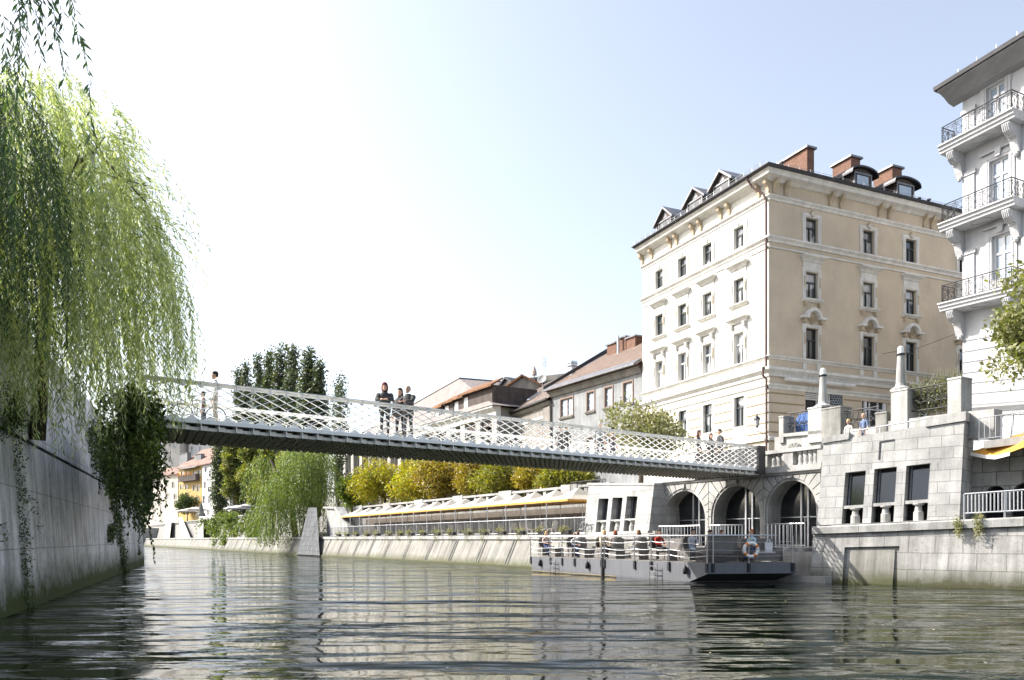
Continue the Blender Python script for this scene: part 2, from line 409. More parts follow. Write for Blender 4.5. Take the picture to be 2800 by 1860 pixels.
# ================= frames of the two banks
Q=Fr(1451,55.4,vp=67)             # water line of the right quay, u grows towards the camera, w towards the river
QU=lambda px,w=0: Q.u(px,w)
W=Fr(2230,37.0,2800,31.5,skew=(.018,.007))         # near right quay wall, bends a little outwards
LW=Fr(0,19.8,395,63.5)            # left embankment
PROM=2.32                         # level of the lower promenade
STREET=5.45
# ---------------- water
def water_mat():
    m,t,b=_nt('river_water')
    g=t.nodes.new('ShaderNodeNewGeometry').outputs['Position']
    b.inputs['Base Color'].default_value=(.004,.0085,.002,1); b.inputs['Roughness'].default_value=.015
    b.inputs['Specular IOR Level'].default_value=.8; b.inputs['IOR'].default_value=1.35; b.inputs['Specular Tint'].default_value=(.80,.87,.72,1)
    n1=_noise(t,g,.8,2,.5,(.45,1.2,1)); n2=_noise(t,g,2.4,3,.55,(.6,1.25,1)); n3=_noise(t,g,8.0,3,.6,(.7,1.2,1))
    last=None
    for n_,s,d in ((_noise(t,g,.3,2,.5,(.4,1.2,1)),1.0,.9),(n1,1.0,.6),(n2,.5,.07),(n3,.16,.014)):
        bp=t.nodes.new('ShaderNodeBump'); bp.inputs['Strength'].default_value=s; bp.inputs['Distance'].default_value=d
        t.links.new(n_,bp.inputs['Height'])
        if n_==n1: t.links.new(_ramp(t,_noise(t,g,.07,2,.5,(.6,1.4,1)),[(.35,.22),(.68,1.0)]),bp.inputs['Strength'])
        if last: t.links.new(last,bp.inputs['Normal'])
        last=bp.outputs[0]
    t.links.new(last,b.inputs['Normal']); return m
mb=MB(); mb.poly([(-400,-60,0),(200,-60,0),(200,600,0),(-400,600,0)])
tag(mb.build('water',water_mat()),kind='structure')
mb=MB(); mb.poly([(-900,-200,-3.5),(900,-200,-3.5),(900,1500,-3.5),(-900,1500,-3.5)])
tag(mb.build('ground',M['ground']),kind='structure')
# ---------------- right bank levels
uA=-215; uPav0=QU(1597,-1.2); uPav1=QU(1785,-1.2); uArc0=QU(1797,-2.8); uArc1=QU(2246,-2.8); uEnd=QU(2232,-.6)
mb=MB(); mb.box(Q,uA,uArc0,-8.4,-.85,-3,PROM-.004); mb.box(Q,uArc0+.01,uEnd+.4,-3.2,-.7,-3,.3)
tag(mb.build('promenade',M['ground']),kind='structure')
mb=MB(); mb.box(Q,uA,uPav0-1,-260,-8.3,-3,STREET); mb.box(Q,uPav0-.9,80,-260,-8.3,-3,STREET)
tag(mb.build('street',M['ground']),kind='structure')
# far end of the river: closing land
mb=MB(); mb.box(Q,uA-200,uA,-260,60,-3,STREET-.01)
tag(mb.build('far_bank_ground',M['ground']),kind='structure')
# lower quay wall with battered face and coping
mb=MB()
mb.prof(Q,uA,uPav1+.3,[(.35,-1),(.3,.12),(.12,.16),(.1,.16),(-.75,PROM-.32),(-1.3,PROM-.32),(-1.3,-1)])
qw=mb.build('quay_wall',M['quay']); tag(qw,'long battered grey quay wall with joints and streaks along the far side of the river','quay wall')
KIDS[qw.name]=[]
mb=MB(); u=uA
while u<uPav1+.3:
    mb.box(Q,u,min(u+3.9,uPav1+.3),-1.35,-.62,PROM-.32,PROM-.02); u+=3.93
mb.build('coping',M['stone_plain'],qw)
mb=MB(); u=-3.0; rs=random.Random(3)
while u>-110:
    for du in (0,.35):
        uu=u-du
        mb.loft([[Q.P(uu,.14,.2),Q.P(uu+.07,.14,.2),Q.P(uu+.07,-.72,PROM-.33),Q.P(uu,-.72,PROM-.33)],[Q.P(uu,.18,.2),Q.P(uu+.07,.18,.2),Q.P(uu+.07,-.69,PROM-.33),Q.P(uu,-.69,PROM-.33)]])
    u-=4.2+rs.random()
mb.build('wall_joint',M['stone_old'],qw)
# back wall of the promenade with the upper balustrade
mb=MB(); BW=-7.8; BT=Q.z(1500,1335,BW)
uB0=QU(968,BW); uB1=QU(1605,BW)
wall(mb,Q,uB0,uB1+3,PROM-.1,STREET-.35,[],BW,.3)
mb.box(Q,uB0,uB1+3,BW-.4,BW-.002,PROM-.2,STREET-.36)
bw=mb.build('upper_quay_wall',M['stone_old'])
tag(bw,'upper quay wall with balustrade above the awnings','wall')
mbr=MB(); mbc=MB(); mbs=MB()
mbr.box(Q,uB0,uB1+3,BW-.42,BW+.12,STREET-.35,STREET-.12)
mbc.box(Q,uB0,uB1+3,BW-.40,BW+.14,BT-.2,BT)
piers=[QU(x,BW) for x in (985,1060,1148,1255,1385,1560)]
# openings between piers: small dividing posts and iron grilles
for i,u in enumerate(piers):
    mbs.box(Q,u-1.1,u+1.1,BW-.46,BW+.2,STREET-.12,BT+.12)
us=[uB0]+piers+[uB1+3]
gr=MB()
for a,b in zip(us[:-1],us[1:]):
    n=3; a+=1.1; b-=1.1
    if b-a<1: continue
    for k in range(1,n): 
        x=a+(b-a)*k/n; mbs.box(Q,x-.22,x+.22,BW-.34,BW+.05,STREET-.12,BT-.2)
    for k in range(n):
        x0=a+(b-a)*k/n+.25; x1=a+(b-a)*(k+1)/n-.25
        gr.bar(Q.P(x0,BW-.15,BT-.26),Q.P(x1,BW-.15,BT-.26),.05,.04)
        for q in range(5):
            x=x0+(x1-x0)*(q+.5)/5; gr.bar(Q.P(x-.12,BW-.15,STREET-.12),Q.P(x+.12,BW-.15,BT-.24),.03,.03); gr.bar(Q.P(x+.12,BW-.15,STREET-.12),Q.P(x-.12,BW-.15,BT-.24),.03,.03)
mbr.build('base_course',M['stone_plain'],bw); mbc.build('coping',M['stone_plain'],bw); mbs.build('pier',M['stone'],bw); gr.build('grille',M['iron'],bw)
# ---------------- left bank
def lwp(u0,u1,prof,mb): mb.prof(LW,u0,u1,prof)
mb=MB(); uL0=-14; uL1=LW.u(395); uJ=LW.u(78); uJ2=LW.u(300,-.5)
GZ=5.05
def facep(u0,u1): lwp(u0,u1,[(.0,-1),(.0,.0),(-.30,GZ-.12),(-3,GZ-.12),(-3,-1)],mb)
facep(uL0,uJ-.06); facep(uJ+.06,uJ2-.1); facep(uJ2+.06,LW.u(338)); facep(LW.u(341),uL1)
mb.prof(LW,uL0,uL1,[(-.25,-1),(-.60,GZ-.14),(-2.9,GZ-.14),(-2.9,-1)])
lw=mb.build('embankment_wall',M['left_wall'],recalc=True)
tag(lw,'tall stained grey concrete embankment wall with mossy foot on the left of the river','embankment wall')
mb=MB(); mb.prof(LW,uL0,uJ2+.3,[(-.24,GZ-.04),(-.28,GZ+.9),(-.95,GZ+.9),(-.95,GZ-.04)]); mb.prof(LW,uJ2+.6,uL1,[(-.24,GZ-.04),(-.28,GZ+.75),(-.95,GZ+.75),(-.95,GZ-.04)])
mb.build('parapet',M['left_wall'],lw)
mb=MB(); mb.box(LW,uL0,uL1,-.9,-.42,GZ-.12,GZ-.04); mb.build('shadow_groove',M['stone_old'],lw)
mb=MB(); mb.prof(LW,uL0,LW.u(262,-.8),[(-.42,GZ+.9),(-.5,GZ+3.6),(-1.3,GZ+3.6),(-1.3,GZ+.9)]); mb.build('upper_wall',M['left_wall'],lw)
mb=MB(); mb.box(LW,uL0-30,uL1+1,-80,-1.0,-3,GZ+.35); tag(mb.build('left_bank_ground',M['ground']),kind='structure')
# ================= footbridge
Bd=Vector((.798,.602)).normalized()
class BF(Fr):
    def __init__(s):
        s.O=Vector(((567-CX)/FO*24,24.0)); s.e=Bd; s.n=Vector((Bd.y,-Bd.x)); s.skew=None; s.L=0
BR=BF()
BT0=5.50; BTOP=6.78; BWID=4.25; SP=.533
u0b=BR.u(395); u1b=BR.u(2080)
n0=int(round(u0b/SP)); NB=int(round((u1b-u0b)/SP))
US=[u0b+SP*i for i in range(NB+1)]; u1b=US[-1]
br=thing('footbridge',BR.P(u0b,-BWID/2,BT0-.3),'long white steel footbridge with diamond lattice parapets crossing the river','bridge')
def lattice(w0,name):
    mb=MB(); s=1 if w0>-1 else -1
    dep=.05; wi=w0-dep*s
    zt=BTOP-.15; zb=BT0+.17; H=zt-zb; nd=4; step=H/nd/2
    def node(i,z): return BR.P(u0b+SP*i,(w0+wi)/2,z)
    # bars: one family rising to the right, one falling
    for k in range(-nd,NB+nd+1):
        for sg in (1,-1):
            a=k; b=k+sg*nd
            # clip to the bridge ends
            p=[a,zt]; q=[b,zb]
            lo,hi=0,NB
            def clip(p,q):
                out=[]
                for (x,z),(x2,z2) in ((p,q),(q,p)):
                    xx=min(max(x,lo),hi)
                    zz=z+(z2-z)*((xx-x)/(x2-x)) if x2!=x else z
                    out.append((xx,zz))
                return out
            if max(a,b)<=lo or min(a,b)>=hi: continue
            (xa,za),(xb,zb_)=clip(p,q)
            A=BR.P(u0b+SP*xa,(w0+wi)/2,za); B=BR.P(u0b+SP*xb,(w0+wi)/2,zb_)
            mb.bar(A,B,dep if sg==1 else dep*.9,.020,Vector((0,0,1)))
    # short posts from the nodes to the top flange, and teeth above the bottom flange
    for i in range(NB+1):
        mb.box(BR,US[i]-.016,US[i]+.016,w0-dep*s*1.4,w0+.012*s,zt,BTOP-.03)
        mb.prism(BR,[(US[i]-.11,zt+.03),(US[i]+.11,zt+.03),(US[i]+.016,zt-.05),(US[i]-.016,zt-.05)],w0-.03*s,w0-.05*s)
        if i<NB:
            mb.prism(BR,[(US[i]+.04,zb-.06),(US[i]+SP-.04,zb-.06),(US[i]+SP*.5+.03,zb+.07),(US[i]+SP*.5-.03,zb+.07)],w0-.035*s,w0-.055*s)
            mb.box(BR,US[i]-.012,US[i]+.012,w0-dep*s,w0,zb-.06,zb+.03)
    return mb.build(name,M['white_steel'],br)
lattice(0,'lattice_parapet')
lattice(-BWID,'lattice_parapet')
for w0,s in ((0,1),(-BWID,-1)):
    mb=MB(); mb.box(BR,u0b,u1b,w0-.17*s,w0+.03*s,BTOP-.03,BTOP)
    mb.box(BR,u0b,u1b,w0-.115*s,w0-.10*s,BTOP-.12,BTOP-.03)
    mb.build('handrail',M['white_steel'],br)
    mb=MB(); mb.box(BR,u0b,u1b,w0-.14*s,w0+.02*s,BT0,BT0+.12); mb.build('edge_beam',M['white_steel'],br)
mb=MB(); mb.box(BR,u0b,u1b,-BWID+.15,-.15,BT0+.02,BT0+.1); mb.build('deck',M['beige_steel'],br)
# edge cells: a bracket plate at every panel and a recessed fascia
for i in range(NB+1):
    u=US[i]; mb=MB(); mb.prism(BR,[(u-.014,BT0-.001),(u+.014,BT0-.001),(u+.014,BT0-.19),(u-.014,BT0-.19)],-.02,-.75); mb.build('bracket_plate',M['white_steel'],br)
for i in range(NB):
    mb=MB(); mb.box(BR,US[i]+.014,US[i]+SP*.42,-.16,-.13,BT0-.19,BT0-.05); mb.box(BR,US[i]+SP*.42,US[i]+SP-.014,-.34,-.1601,BT0-.19,BT0-.09); mb.build('fascia_panel',M['beige_steel'],br)
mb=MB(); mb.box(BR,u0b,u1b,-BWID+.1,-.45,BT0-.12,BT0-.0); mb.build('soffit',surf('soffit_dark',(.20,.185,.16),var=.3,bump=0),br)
# staggered fins under the deck
mb=MB(); rows=10
for r_ in range(rows):
    w0=-.16-(BWID-.4)*r_/(rows-1)
    for i in range(NB*2):
        a=u0b+SP*.5*i+(SP*.17*(r_%3)); b=min(a+SP*.44,u1b)
        if b-a<.05: continue
        mb.loft([[BR.P(a,w0+.03,BT0-.185),BR.P(b,w0-.05,BT0-.185),BR.P(b,w0-.10,BT0-.185),BR.P(a,w0-.03,BT0-.185)],
                 [BR.P(a,w0+.03,BT0-.125),BR.P(b,w0-.05,BT0-.125),BR.P(b,w0-.075,BT0-.125),BR.P(a,w0,BT0-.125)]])
mb.build('soffit_fins',M['beige_steel'],br)
mb=MB(); mb.box(BR,u1b,u1b+.06,-BWID,.03,BT0-.2,BTOP); mb.box(BR,u1b-.3,u1b+.25,.04,.16,BT0-.15,BTOP+.02); mb.build('end_post',M['dark_metal'],br)
# landing on the left bank and abutment on the right
mb=MB()
a=BR.P(u0b+.1,0,0); b=BR.P(u0b+.1,-BWID,0)
def slab(pts,z0,z1): mb.loft([[Vector((p[0],p[1],z0)) for p in pts],[Vector((p[0],p[1],z1)) for p in pts]])
slab([(a.x,a.y),(b.x,b.y),(-23,50),(-20.6,42.5)],BT0-.45,BT0+.03)
tag(mb.build('bridge_landing',M['stone_old']),'dark ivy grown stone landing at the left end of the white footbridge','landing')
mb=MB(); a=BR.P(u1b+.3,0,0); b=BR.P(u1b+.3,-BWID,0)
# ================= right bank: pavilion, arches, terraces, near wall
def shift(fr,w):
    import copy
    f=copy.copy(fr); f.O=fr.O+fr.n*w; return f
class QF:
    """leaning four-sided panel: s across 0..1, t up 0..1, w out"""
    def __init__(s,fr,TL,TR,BR_,BL,wt,wb):
        s.c=[fr.px(*BL,wb),fr.px(*BR_,wb),fr.px(*TR,wt),fr.px(*TL,wt)]; n=fr.n; s.n=Vector((n.x,n.y,0))
    def P(s,u,w,z):
        a,b,c,d=s.c
        return (a*(1-u)+b*u)*(1-z)+(d*(1-u)+c*u)*z+s.n*w
    def st(s,px,py):
        u,z=.5,.5
        def pr(u,z):
            p=s.P(u,0,z); return CX+FO*p.x/p.y, HZ-FO*(p.z-CAMH)/p.y
        for _ in range(8):
            x,y=pr(u,z); x1,y1=pr(u+.01,z); x2,y2=pr(u,z+.01)
            a,b,c,d=(x1-x)/.01,(x2-x)/.01,(y1-y)/.01,(y2-y)/.01; D=a*d-b*c
            u+=((px-x)*d-(py-y)*b)/D; z+=(a*(py-y)-c*(px-x))/D
        return u,z
# --- pavilion with three tall openings
def pier_wall(name,label,fr,TL,TR,BRc,BLc,wt,wb,holes,bars,depth,retw,mat,group=None,cap=True):
    F=QF(fr,TL,TR,BRc,BLc,wt,wb)
    t=thing(name,F.P(.5,0,0),label,'pavilion',group)
    hs=[]
    for (a,b,c,d) in holes:
        s0,t1=F.st(*a); s1,_=F.st(*b); s2,_=F.st(*c); s3,t0=F.st(*d); hs.append(((s0+s3)/2,(s1+s2)/2,t0,t1))
    mb=MB(); wall(mb,F,0,1,0,1,hs,0,depth)
    mb.poly([F.P(1,0,0),F.P(1,0,1),F.P(1,-retw,1),F.P(1,-retw,0)]); mb.poly([F.P(0,0,0),F.P(0,0,1),F.P(0,-retw,1),F.P(0,-retw,0)])
    mb.poly([F.P(0,0,1),F.P(1,0,1),F.P(1,-retw,1),F.P(0,-retw,1)])
    mb.build('wall',mat,t,recalc=False)
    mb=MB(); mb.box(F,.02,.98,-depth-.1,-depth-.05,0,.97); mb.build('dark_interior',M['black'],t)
    for h,bar in zip(hs,bars):
        tb=F.st(*bar)[1]; hh=.035
        mb=MB(); mb.box(F,h[0]-.004,h[1]+.004,-depth+.05,-.03,tb-hh/2,tb+hh/2); mb.build('transom',M['stone_plain'],t)
        uc=(h[0]*.42+h[1]*.58); c=F.P(uc,-depth*.45,h[2]); top=F.P(uc,-depth*.45,tb-hh/2); H=top.z-c.z
        mb=MB(); mb.lathe(c,[(.21,0),(.20,H*.5),(.16,H*.55),(.13,H*.85),(.20,H*.9),(.24,H*.93),(.24,H)],12)
        mb.build('baluster',M['stone_plain'],t,smooth=False)
        mb=MB(); mb.box(F,h[0]+.01,h[1]-.01,-depth+.02,-depth+.08,tb+hh/2,h[3]-.005); pn=mb.build('window_pane',M['pane_dark'],t)
        mb=MB(); 
        for x in (h[0]+.012,h[1]-.022): mb.box(F,x,x+.012,-depth+.09,-depth+.16,tb+hh/2,h[3]-.006)
        mb.build('window_frame',M['sheet'],t)
    return t,F,hs
PV=shift(Q,0)
pav,PF,_=pier_wall('stone_pavilion','leaning pale stone pavilion with three tall openings between the awnings and the arches',PV,
   (1609,1327),(1788,1327.5),(1774,1451),(1596,1457),-1.9,-1.25,
   [((1637,1363.6),(1664.5,1362),(1655,1455),(1628,1456)),((1675.5,1361),(1702.5,1359),(1693.5,1454.5),(1665,1455)),((1714.5,1357.5),(1744,1355),(1733,1454),(1703.5,1454.5))],
   [(1640,1425),(1676,1423),(1713,1420.5)],.55,3.0,M['stone'])
mb=MB(); mb.box(PF,-.02,1.01,-3.1,.05,1.0,1.05); mb.build('roof_slab',M['stone_plain'],pav)
mb=MB(); mb.box(PF,-.03,1.02,-.2,.18,-.055,0); mb.build('plinth',M['stone_plain'],pav)
# --- arcade
A=shift(Q,-2.8)
arcs=[]; ZF=1.62; ZC=5.28
for a,b,cy in ((1814.3,1928,1342),(1951,2078,1328),(2099.6,2232,1314)):
    ua,ub=A.u(a),A.u(b); zc=A.z((a+b)/2,cy); r=(ub-ua)/2; arcs.append((ua,ub,ZF,zc-r))
ua0,ua1=A.u(1797),A.u(2246)
arc=thing('arcade',A.P((ua0+ua1)/2,0,0),'stone arcade of three rusticated round arches with glazed doors behind the cafe boat','arcade')
mb=MB(); wall(mb,A,ua0,ua1,-1,ZC,[],0,1.0,arcs); mb.build('wall',M['stone_plain'],arc,recalc=False)
mids=[ua0]+[(arcs[i][1]+arcs[i+1][0])/2 for i in range(2)]+[ua1]
for i,(ua,ub,z0,zs) in enumerate(arcs):
    mb=MB(); uc=(ua+ub)/2; r=(ub-ua)/2+.13; L,Rr,T=mids[i]+.02-uc,mids[i+1]-.02-uc,ZC-.06-zs
    def ray(t):
        dx,dz=-math.cos(t),math.sin(t); k=99
        if dx<-1e-6: k=min(k,L/dx)
        if dx>1e-6: k=min(k,Rr/dx)
        if dz>1e-6: k=min(k,T/dz)
        return (uc+dx*k,zs+dz*k),k
    N=15
    for j in range(N):
        t0=PI*(j+.06)/N; t1=PI*(j+.94)/N
        o0,k0=ray(t0); o1,k1=ray(t1)
        if min(k0,k1)<=r+.05: continue
        key=(j==N//2)
        pts=[(uc-r*math.cos(t0),zs+r*math.sin(t0)),(uc-r*math.cos((t0+t1)/2),zs+r*math.sin((t0+t1)/2)),(uc-r*math.cos(t1),zs+r*math.sin(t1)),o1]
        # corner of the bay between the two rays
        if abs(o0[0]-o1[0])>1e-3 and abs(o0[1]-o1[1])>1e-3: pts.append((uc+(L if t0<PI/2 else Rr),ZC-.06))
        pts.append(o0)
        mb.prism(A,pts,.003,.16 if key else .065)
    zz=zs-.03; h=.43
    while zz-h>ZF-.2:
        mb.box(A,mids[i]+.02,ua-.13,.003,.065,zz-h+.04,zz); mb.box(A,ub+.13,mids[i+1]-.02,.003,.065,zz-h+.04,zz); zz-=h
    mb.build('voussoirs',M['stone_plain'],arc)
    mb=MB(); mb.box(A,ua-.05,ub+.05,-1.06,-1.0,ZF,zs+r+.1); d=mb.build('glass_door',M['pane_dark'],arc)
    mb=MB(); w_=ub-ua
    for f,th in ((.46,.05),(.60,.05),(.93,.04)): mb.box(A,ua+w_*f-th,ua+w_*f+th,-.99,-.9,ZF,zs+r*math.sin(math.acos(max(-1,min(1,2*f-1))))*.98-.05)
    for f in (.53,.83): mb.box(A,ua+w_*f-.02,ua+w_*f+.02,-.99,-.93,ZF,ZF+1.5)
    mb.box(A,ua,ub,-.99,-.94,ZF+1.5,ZF+1.55)
    KIDS.setdefault(d.name,[]); f_=mb.build('door_frame',M['steel'],d)
mb=MB(); mb.prof(A,ua0,ua1+.1,[(0,ZC),(.10,ZC),(.12,ZC+.09),(.22,ZC+.13),(.22,ZC+.22),(-.6,ZC+.22),(-.6,ZC)]); mb.build('cornice',M['stone_plain'],arc)
# dark base below the platform
mb=MB(); mb.box(A,ua0,ua1+.5,1.2,2.35,1.42,1.6); tag(mb.build('landing_stage',M['steel']),'steel landing stage in front of the arches behind the boat','platform')
# balustrade above the arches
ub0=A.u(2082); ub1=A.u(2252,-.1)
bal=thing('stone_balustrade',A.P((ub0+ub1)/2,-.1,ZC+.22),'white stone balustrade with thick balusters above the right arch beside the bridge end','balustrade')
mb=MB(); mb.box(A,ub0,ub1,-.42,.08,ZC+.222,ZC+.45); mb.build('plinth',M['stone_plain'],bal)
mb=MB(); mb.box(A,ub0,ub1,-.45,.12,6.42,6.6); mb.build('coping',M['stone_plain'],bal)
for a,b in ((2084,2100),(2146,2170),(2236,2252)):
    mb=MB(); mb.box(A,A.u(a),A.u(b),-.4,.06,ZC+.452,6.418); mb.build('pedestal',M['stone_plain'],bal)
for x in (2112,2126,2185,2199,2213,2226):
    c=A.P(A.u(x),-.15,ZC+.452); H=6.418-ZC-.452
    mb=MB(); mb.lathe(c,[(.15,0),(.15,.06),(.12,.1),(.13,H*.5),(.12,H*.6),(.09,H*.75),(.16,H*.9),(.16,H)],10); mb.build('baluster',M['stone_plain'],bal)
# --- near right wall
uW0,uW1=W.u(2224),W.u(2990)
zcb,zct=2.25,2.60
mb=MB()
up0,up1=W.u(2312),W.u(2462)
mb.prof(W,uW0,up0,[(.52,-1),(.45,.0),(.0,zcb),(-1.2,zcb),(-1.2,-1)])
mb.prof(W,up1,uW1,[(.52,-1),(.45,.0),(.0,zcb),(-1.2,zcb),(-1.2,-1)])
mb.prof(W,up0,up1,[(.02+.0,1.58),(.0,zcb),(-1.2,zcb),(-1.2,1.58)]) if False else None
mb.prof(W,up0,up1,[(.13,1.6),(.0,zcb),(-1.2,zcb),(-1.2,1.6)])
mb.prof(W,up0,up1,[(.38,-1),(.30,.0),(-.02,1.6),(-1.2,1.6),(-1.2,-1)])
nw=mb.build('quay_wall',M['quay_blocks']); tag(nw,'battered pale block quay wall with a sunk panel at the right edge below the three dark windows','quay wall')
mb=MB(); mb.prof(W,up0+.25,up1-.2,[(.49,-1),(.41,.0),(.07,1.45),(-.1,1.45),(-.1,-1)]); mb.build('sunk_panel',M['quay'],nw)
mb=MB(); u=uW0; k=0
while u<uW1-.1:
    e=min(u+2.1,uW1); mb.prof(W,u,e-.015,[(.17,zcb),(.17,zct-.06),(.12,zct),(-1.3,zct),(-1.3,zcb)]); u=e; k+=1
mb.build('coping',M['stone_plain'],nw)
# big pier with three dark windows
pier,RF,RH=pier_wall('stone_pavilion','tall pale limestone pavilion with three dark square windows on the near right quay',W,
   (2252,1213),(2637,1152),(2623,1420),(2234,1437),-.8,-.3,
   [((2310,1293),(2366,1287),(2359,1432),(2302,1433)),((2390,1283),(2451,1277),(2444,1429),(2382,1430)),((2478,1274),(2543.5,1265),(2535,1423),(2469,1425.5))],
   [(2331,1386),(2415,1379),(2504,1372)],.6,1.9,M['stone'])
for d_,a,b,c in (('blind_panel',(2405,1207),(2446,1202),(2402,1257)),):
    s0,t1=RF.st(*a); s1,_=RF.st(*b); s2,t0=RF.st(*c)
    mb=MB(); mb.box(RF,s0,s1,.003,.02,t1-.02,t1); mb.box(RF,s0,s0+.012,.003,.02,t0,t1-.0201); mb.build('blind_panel',M['iron'],pier)  # black strips paint the shadow on a shallow inset's upper and left edges
s0,_=RF.st(2250,1200); s1,_=RF.st(2322,1195); s2,_=RF.st(2532,1150)
mb=MB(); mb.box(RF,-.01,s1,-.7,.08,1.003,1.075); mb.build('parapet_block',M['stone_plain'],pier)
mb=MB(); mb.box(RF,s2,1.01,-1.2,.08,1.003,1.10); mb.build('parapet_block',M['stone_plain'],pier)
mb=MB(); mb.box(RF,s1,s2,-.7,-.02,1.001,1.022); mb.build('parapet_ledge',M['stone_plain'],pier)
mb=MB(); mb.tube([RF.P(s1,-.2,1.10),RF.P(s2,-.2,1.10)],.03,8)
for k in range(6):
    x=s1+(s2-s1)*(k+.2)/5.6; mb.tube([RF.P(x,-.2,1.02),RF.P(x,-.2,1.10)],.015,5)
tag(mb.build('handrail',M['steel']),'thin steel handrail on top of the pavilion with the dark windows','railing')
# recess wall right of the pier with two arches and balcony railing
RW=shift(W,-2.6); 
rw=thing('recess_wall',RW.P(RW.u(2740),0,2.5),'shaded stone wall with round arches behind the railing at the right edge','wall')
mb=MB(); a1=(RW.u(2690),RW.u(2752)); a2=(RW.u(2764),RW.u(2840))
wall(mb,RW,RW.u(2600),RW.u(2990),2.4,5.6,[],0,.6,[(a1[0],a1[1],2.55,3.55,1.1),(a2[0],a2[1],2.55,3.5,1.1)]); mb.build('wall',M['stone_rough'],rw,recalc=False)
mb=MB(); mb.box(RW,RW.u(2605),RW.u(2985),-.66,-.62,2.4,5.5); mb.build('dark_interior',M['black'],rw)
mb=MB(); mb.box(W,W.u(2676),W.u(2990),-2.6,-.9,5.45,5.75); mb.build('balcony_slab',M['stone_plain'],rw)
def rail(name,label,fr,u0,u1,w,z0,h,sp,mat,cat='railing',posts=4,r=.018,group=None,parent=None,top=.028,bot=.1,balls=False):
    mb=MB(); mb.tube([fr.P(u0,w,z0+h),fr.P(u1,w,z0+h)],top,8); mb.tube([fr.P(u0,w,z0+bot),fr.P(u1,w,z0+bot)],top*.8,6)
    n=max(1,int(abs(u1-u0)/sp))
    for k in range(n+1):
        u=u0+(u1-u0)*k/n; mb.tube([fr.P(u,w,z0+bot),fr.P(u,w,z0+h)],r,5,False)
    for k in range(posts+1):
        u=u0+(u1-u0)*k/posts; mb.tube([fr.P(u,w,z0),fr.P(u,w,z0+h+(.1 if balls else 0))],top,6)
    if parent is not None: return mb.build(name,mat,parent)
    return tag(mb.build(name,mat),label,cat,group)
rail('metal_railing','white tubular railing on the quay wall at the right edge',W,W.u(2637,-.1),W.u(2990,-.1),-.1,zct,1.02,.135,M['steel'],posts=3,r=.03,top=.04,bot=.25)
rail('balcony_railing',None,W,W.u(2677,-1.0),W.u(2800,-1.0),-1.0,5.75,.95,.2,M['steel'],posts=2,r=.012,top=.02,parent=rw)
# french window behind the upper balcony railing
mb=MB(); mb.box(RW,RW.u(2706),RW.u(2730),.003,.1,5.76,7.25); mb.box(RW,RW.u(2676),RW.u(2704),.003,.08,5.76,7.3); mb.box(RW,RW.u(2736),RW.u(2790),.003,.35,5.76,6.9); 
# --- upper terrace behind the balustrade
T=shift(Q,-4.6)
tw=thing('terrace_wall',T.P(T.u(2190),0,STREET),'stone wall of the upper terrace behind the balustrade','wall')
mb=MB()
mb.pp(T,[(2118,1260),(2118,1196),(2213,1189),(2213,1180),(2560,1160),(2560,1260)],-.5,0)
mb.pp(T,[(2400,1200),(2400,1156),(2560,1136),(2720,1118),(2720,1200)],-.62,.06)
mb.build('wall',M['stone_plain'],tw)
mb=MB(); mb.pp(T,[(2140,1196),(2139,1187),(2250,1177),(2250,1186)],.003,.12); mb.build('coping',M['stone_plain'],tw)
mb=MB()
for k in range(5): # shell shaped niche head
    a=PI*(k+.1)/5; b=PI*(k+.9)/5; uc,zc=T.uz(2173,1228)
    mb.prism(T,[(uc,zc),(uc-.45*math.cos(a),zc+.33*math.sin(a)),(uc-.45*math.cos(b),zc+.33*math.sin(b))],.003,.05)
mb.build('fan_ornament',M['stone_old'],tw)
pill=[(2134,2146,1139,1196),(2213,2250,1116,1192),(2250,2302,1118,1188),(2398,2428,1129,1182),(2440,2485,1069,1180),(2595,2632,1036,1140)]
plabels=['narrow pale stone post at the left end of the iron lattice railing beside the cream building','tall stone pillar carrying the left obelisk lamp','broad weathered stone block right of the pillar with the left obelisk lamp','low weathered stone post between the two iron lattice panels behind the man in stripes','large white stone pillar carrying the right obelisk lamp','white stone pillar at the right end of the hedge railing']
for (a,b,t_,bo),lb in zip(pill,plabels):
    ua,zt=T.uz(a,t_); ub,zb=T.uz(b,bo)
    mb=MB(); mb.frus(T,ua,ub,-.75,.12,zb-.3,zt-.08); mb.frus(T,ua-.03,ub+.03,-.78,.15,zt-.079,zt,.02,.02)
    tag(mb.build('stone_pillar',M['stone_old'] if 'weather' in lb else M['stone_plain']),lb,'pillar')
def obelisk(px,ytop,ybase,lb):
    u,zb=T.uz(px,ybase,-.3); zt=T.z(px,ytop,-.3); c=T.P(u,-.3,zb+.002); H=zt-zb
    t=thing('obelisk_lamp',c,lb,'lamp','obelisk lamps on the terrace pillars')
    mb=MB(); mb.lathe(c,[(.46,0),(.46,.08),(.36,.14),(.25,.22),(.22,.32),(.15,H*.80),(.15,H*.805)],12); mb.build('shaft',M['stone_plain'],t)
    mb=MB(); mb.lathe(c+Vector((0,0,H*.805)),[(.17,0),(.21,.04),(.21,.09),(.17,.11)],12); mb.build('collar',M['dark_metal'],t)
    mb=MB(); mb.lathe(c+Vector((0,0,H*.805+.11)),[(.15,0),(.13,H*.14),(.07,H*.165),(.01,H*.17)],12); mb.build('lamp_glass',surf('frosted_glass',(.8,.8,.78),rough=.3,var=.03,bump=0),t)
obelisk(2250,1010,1116,'grey stone obelisk lamp on the left terrace pillar above the bridge end')
obelisk(2463,950,1069,'grey stone obelisk lamp on the right terrace pillar beside the hedge')
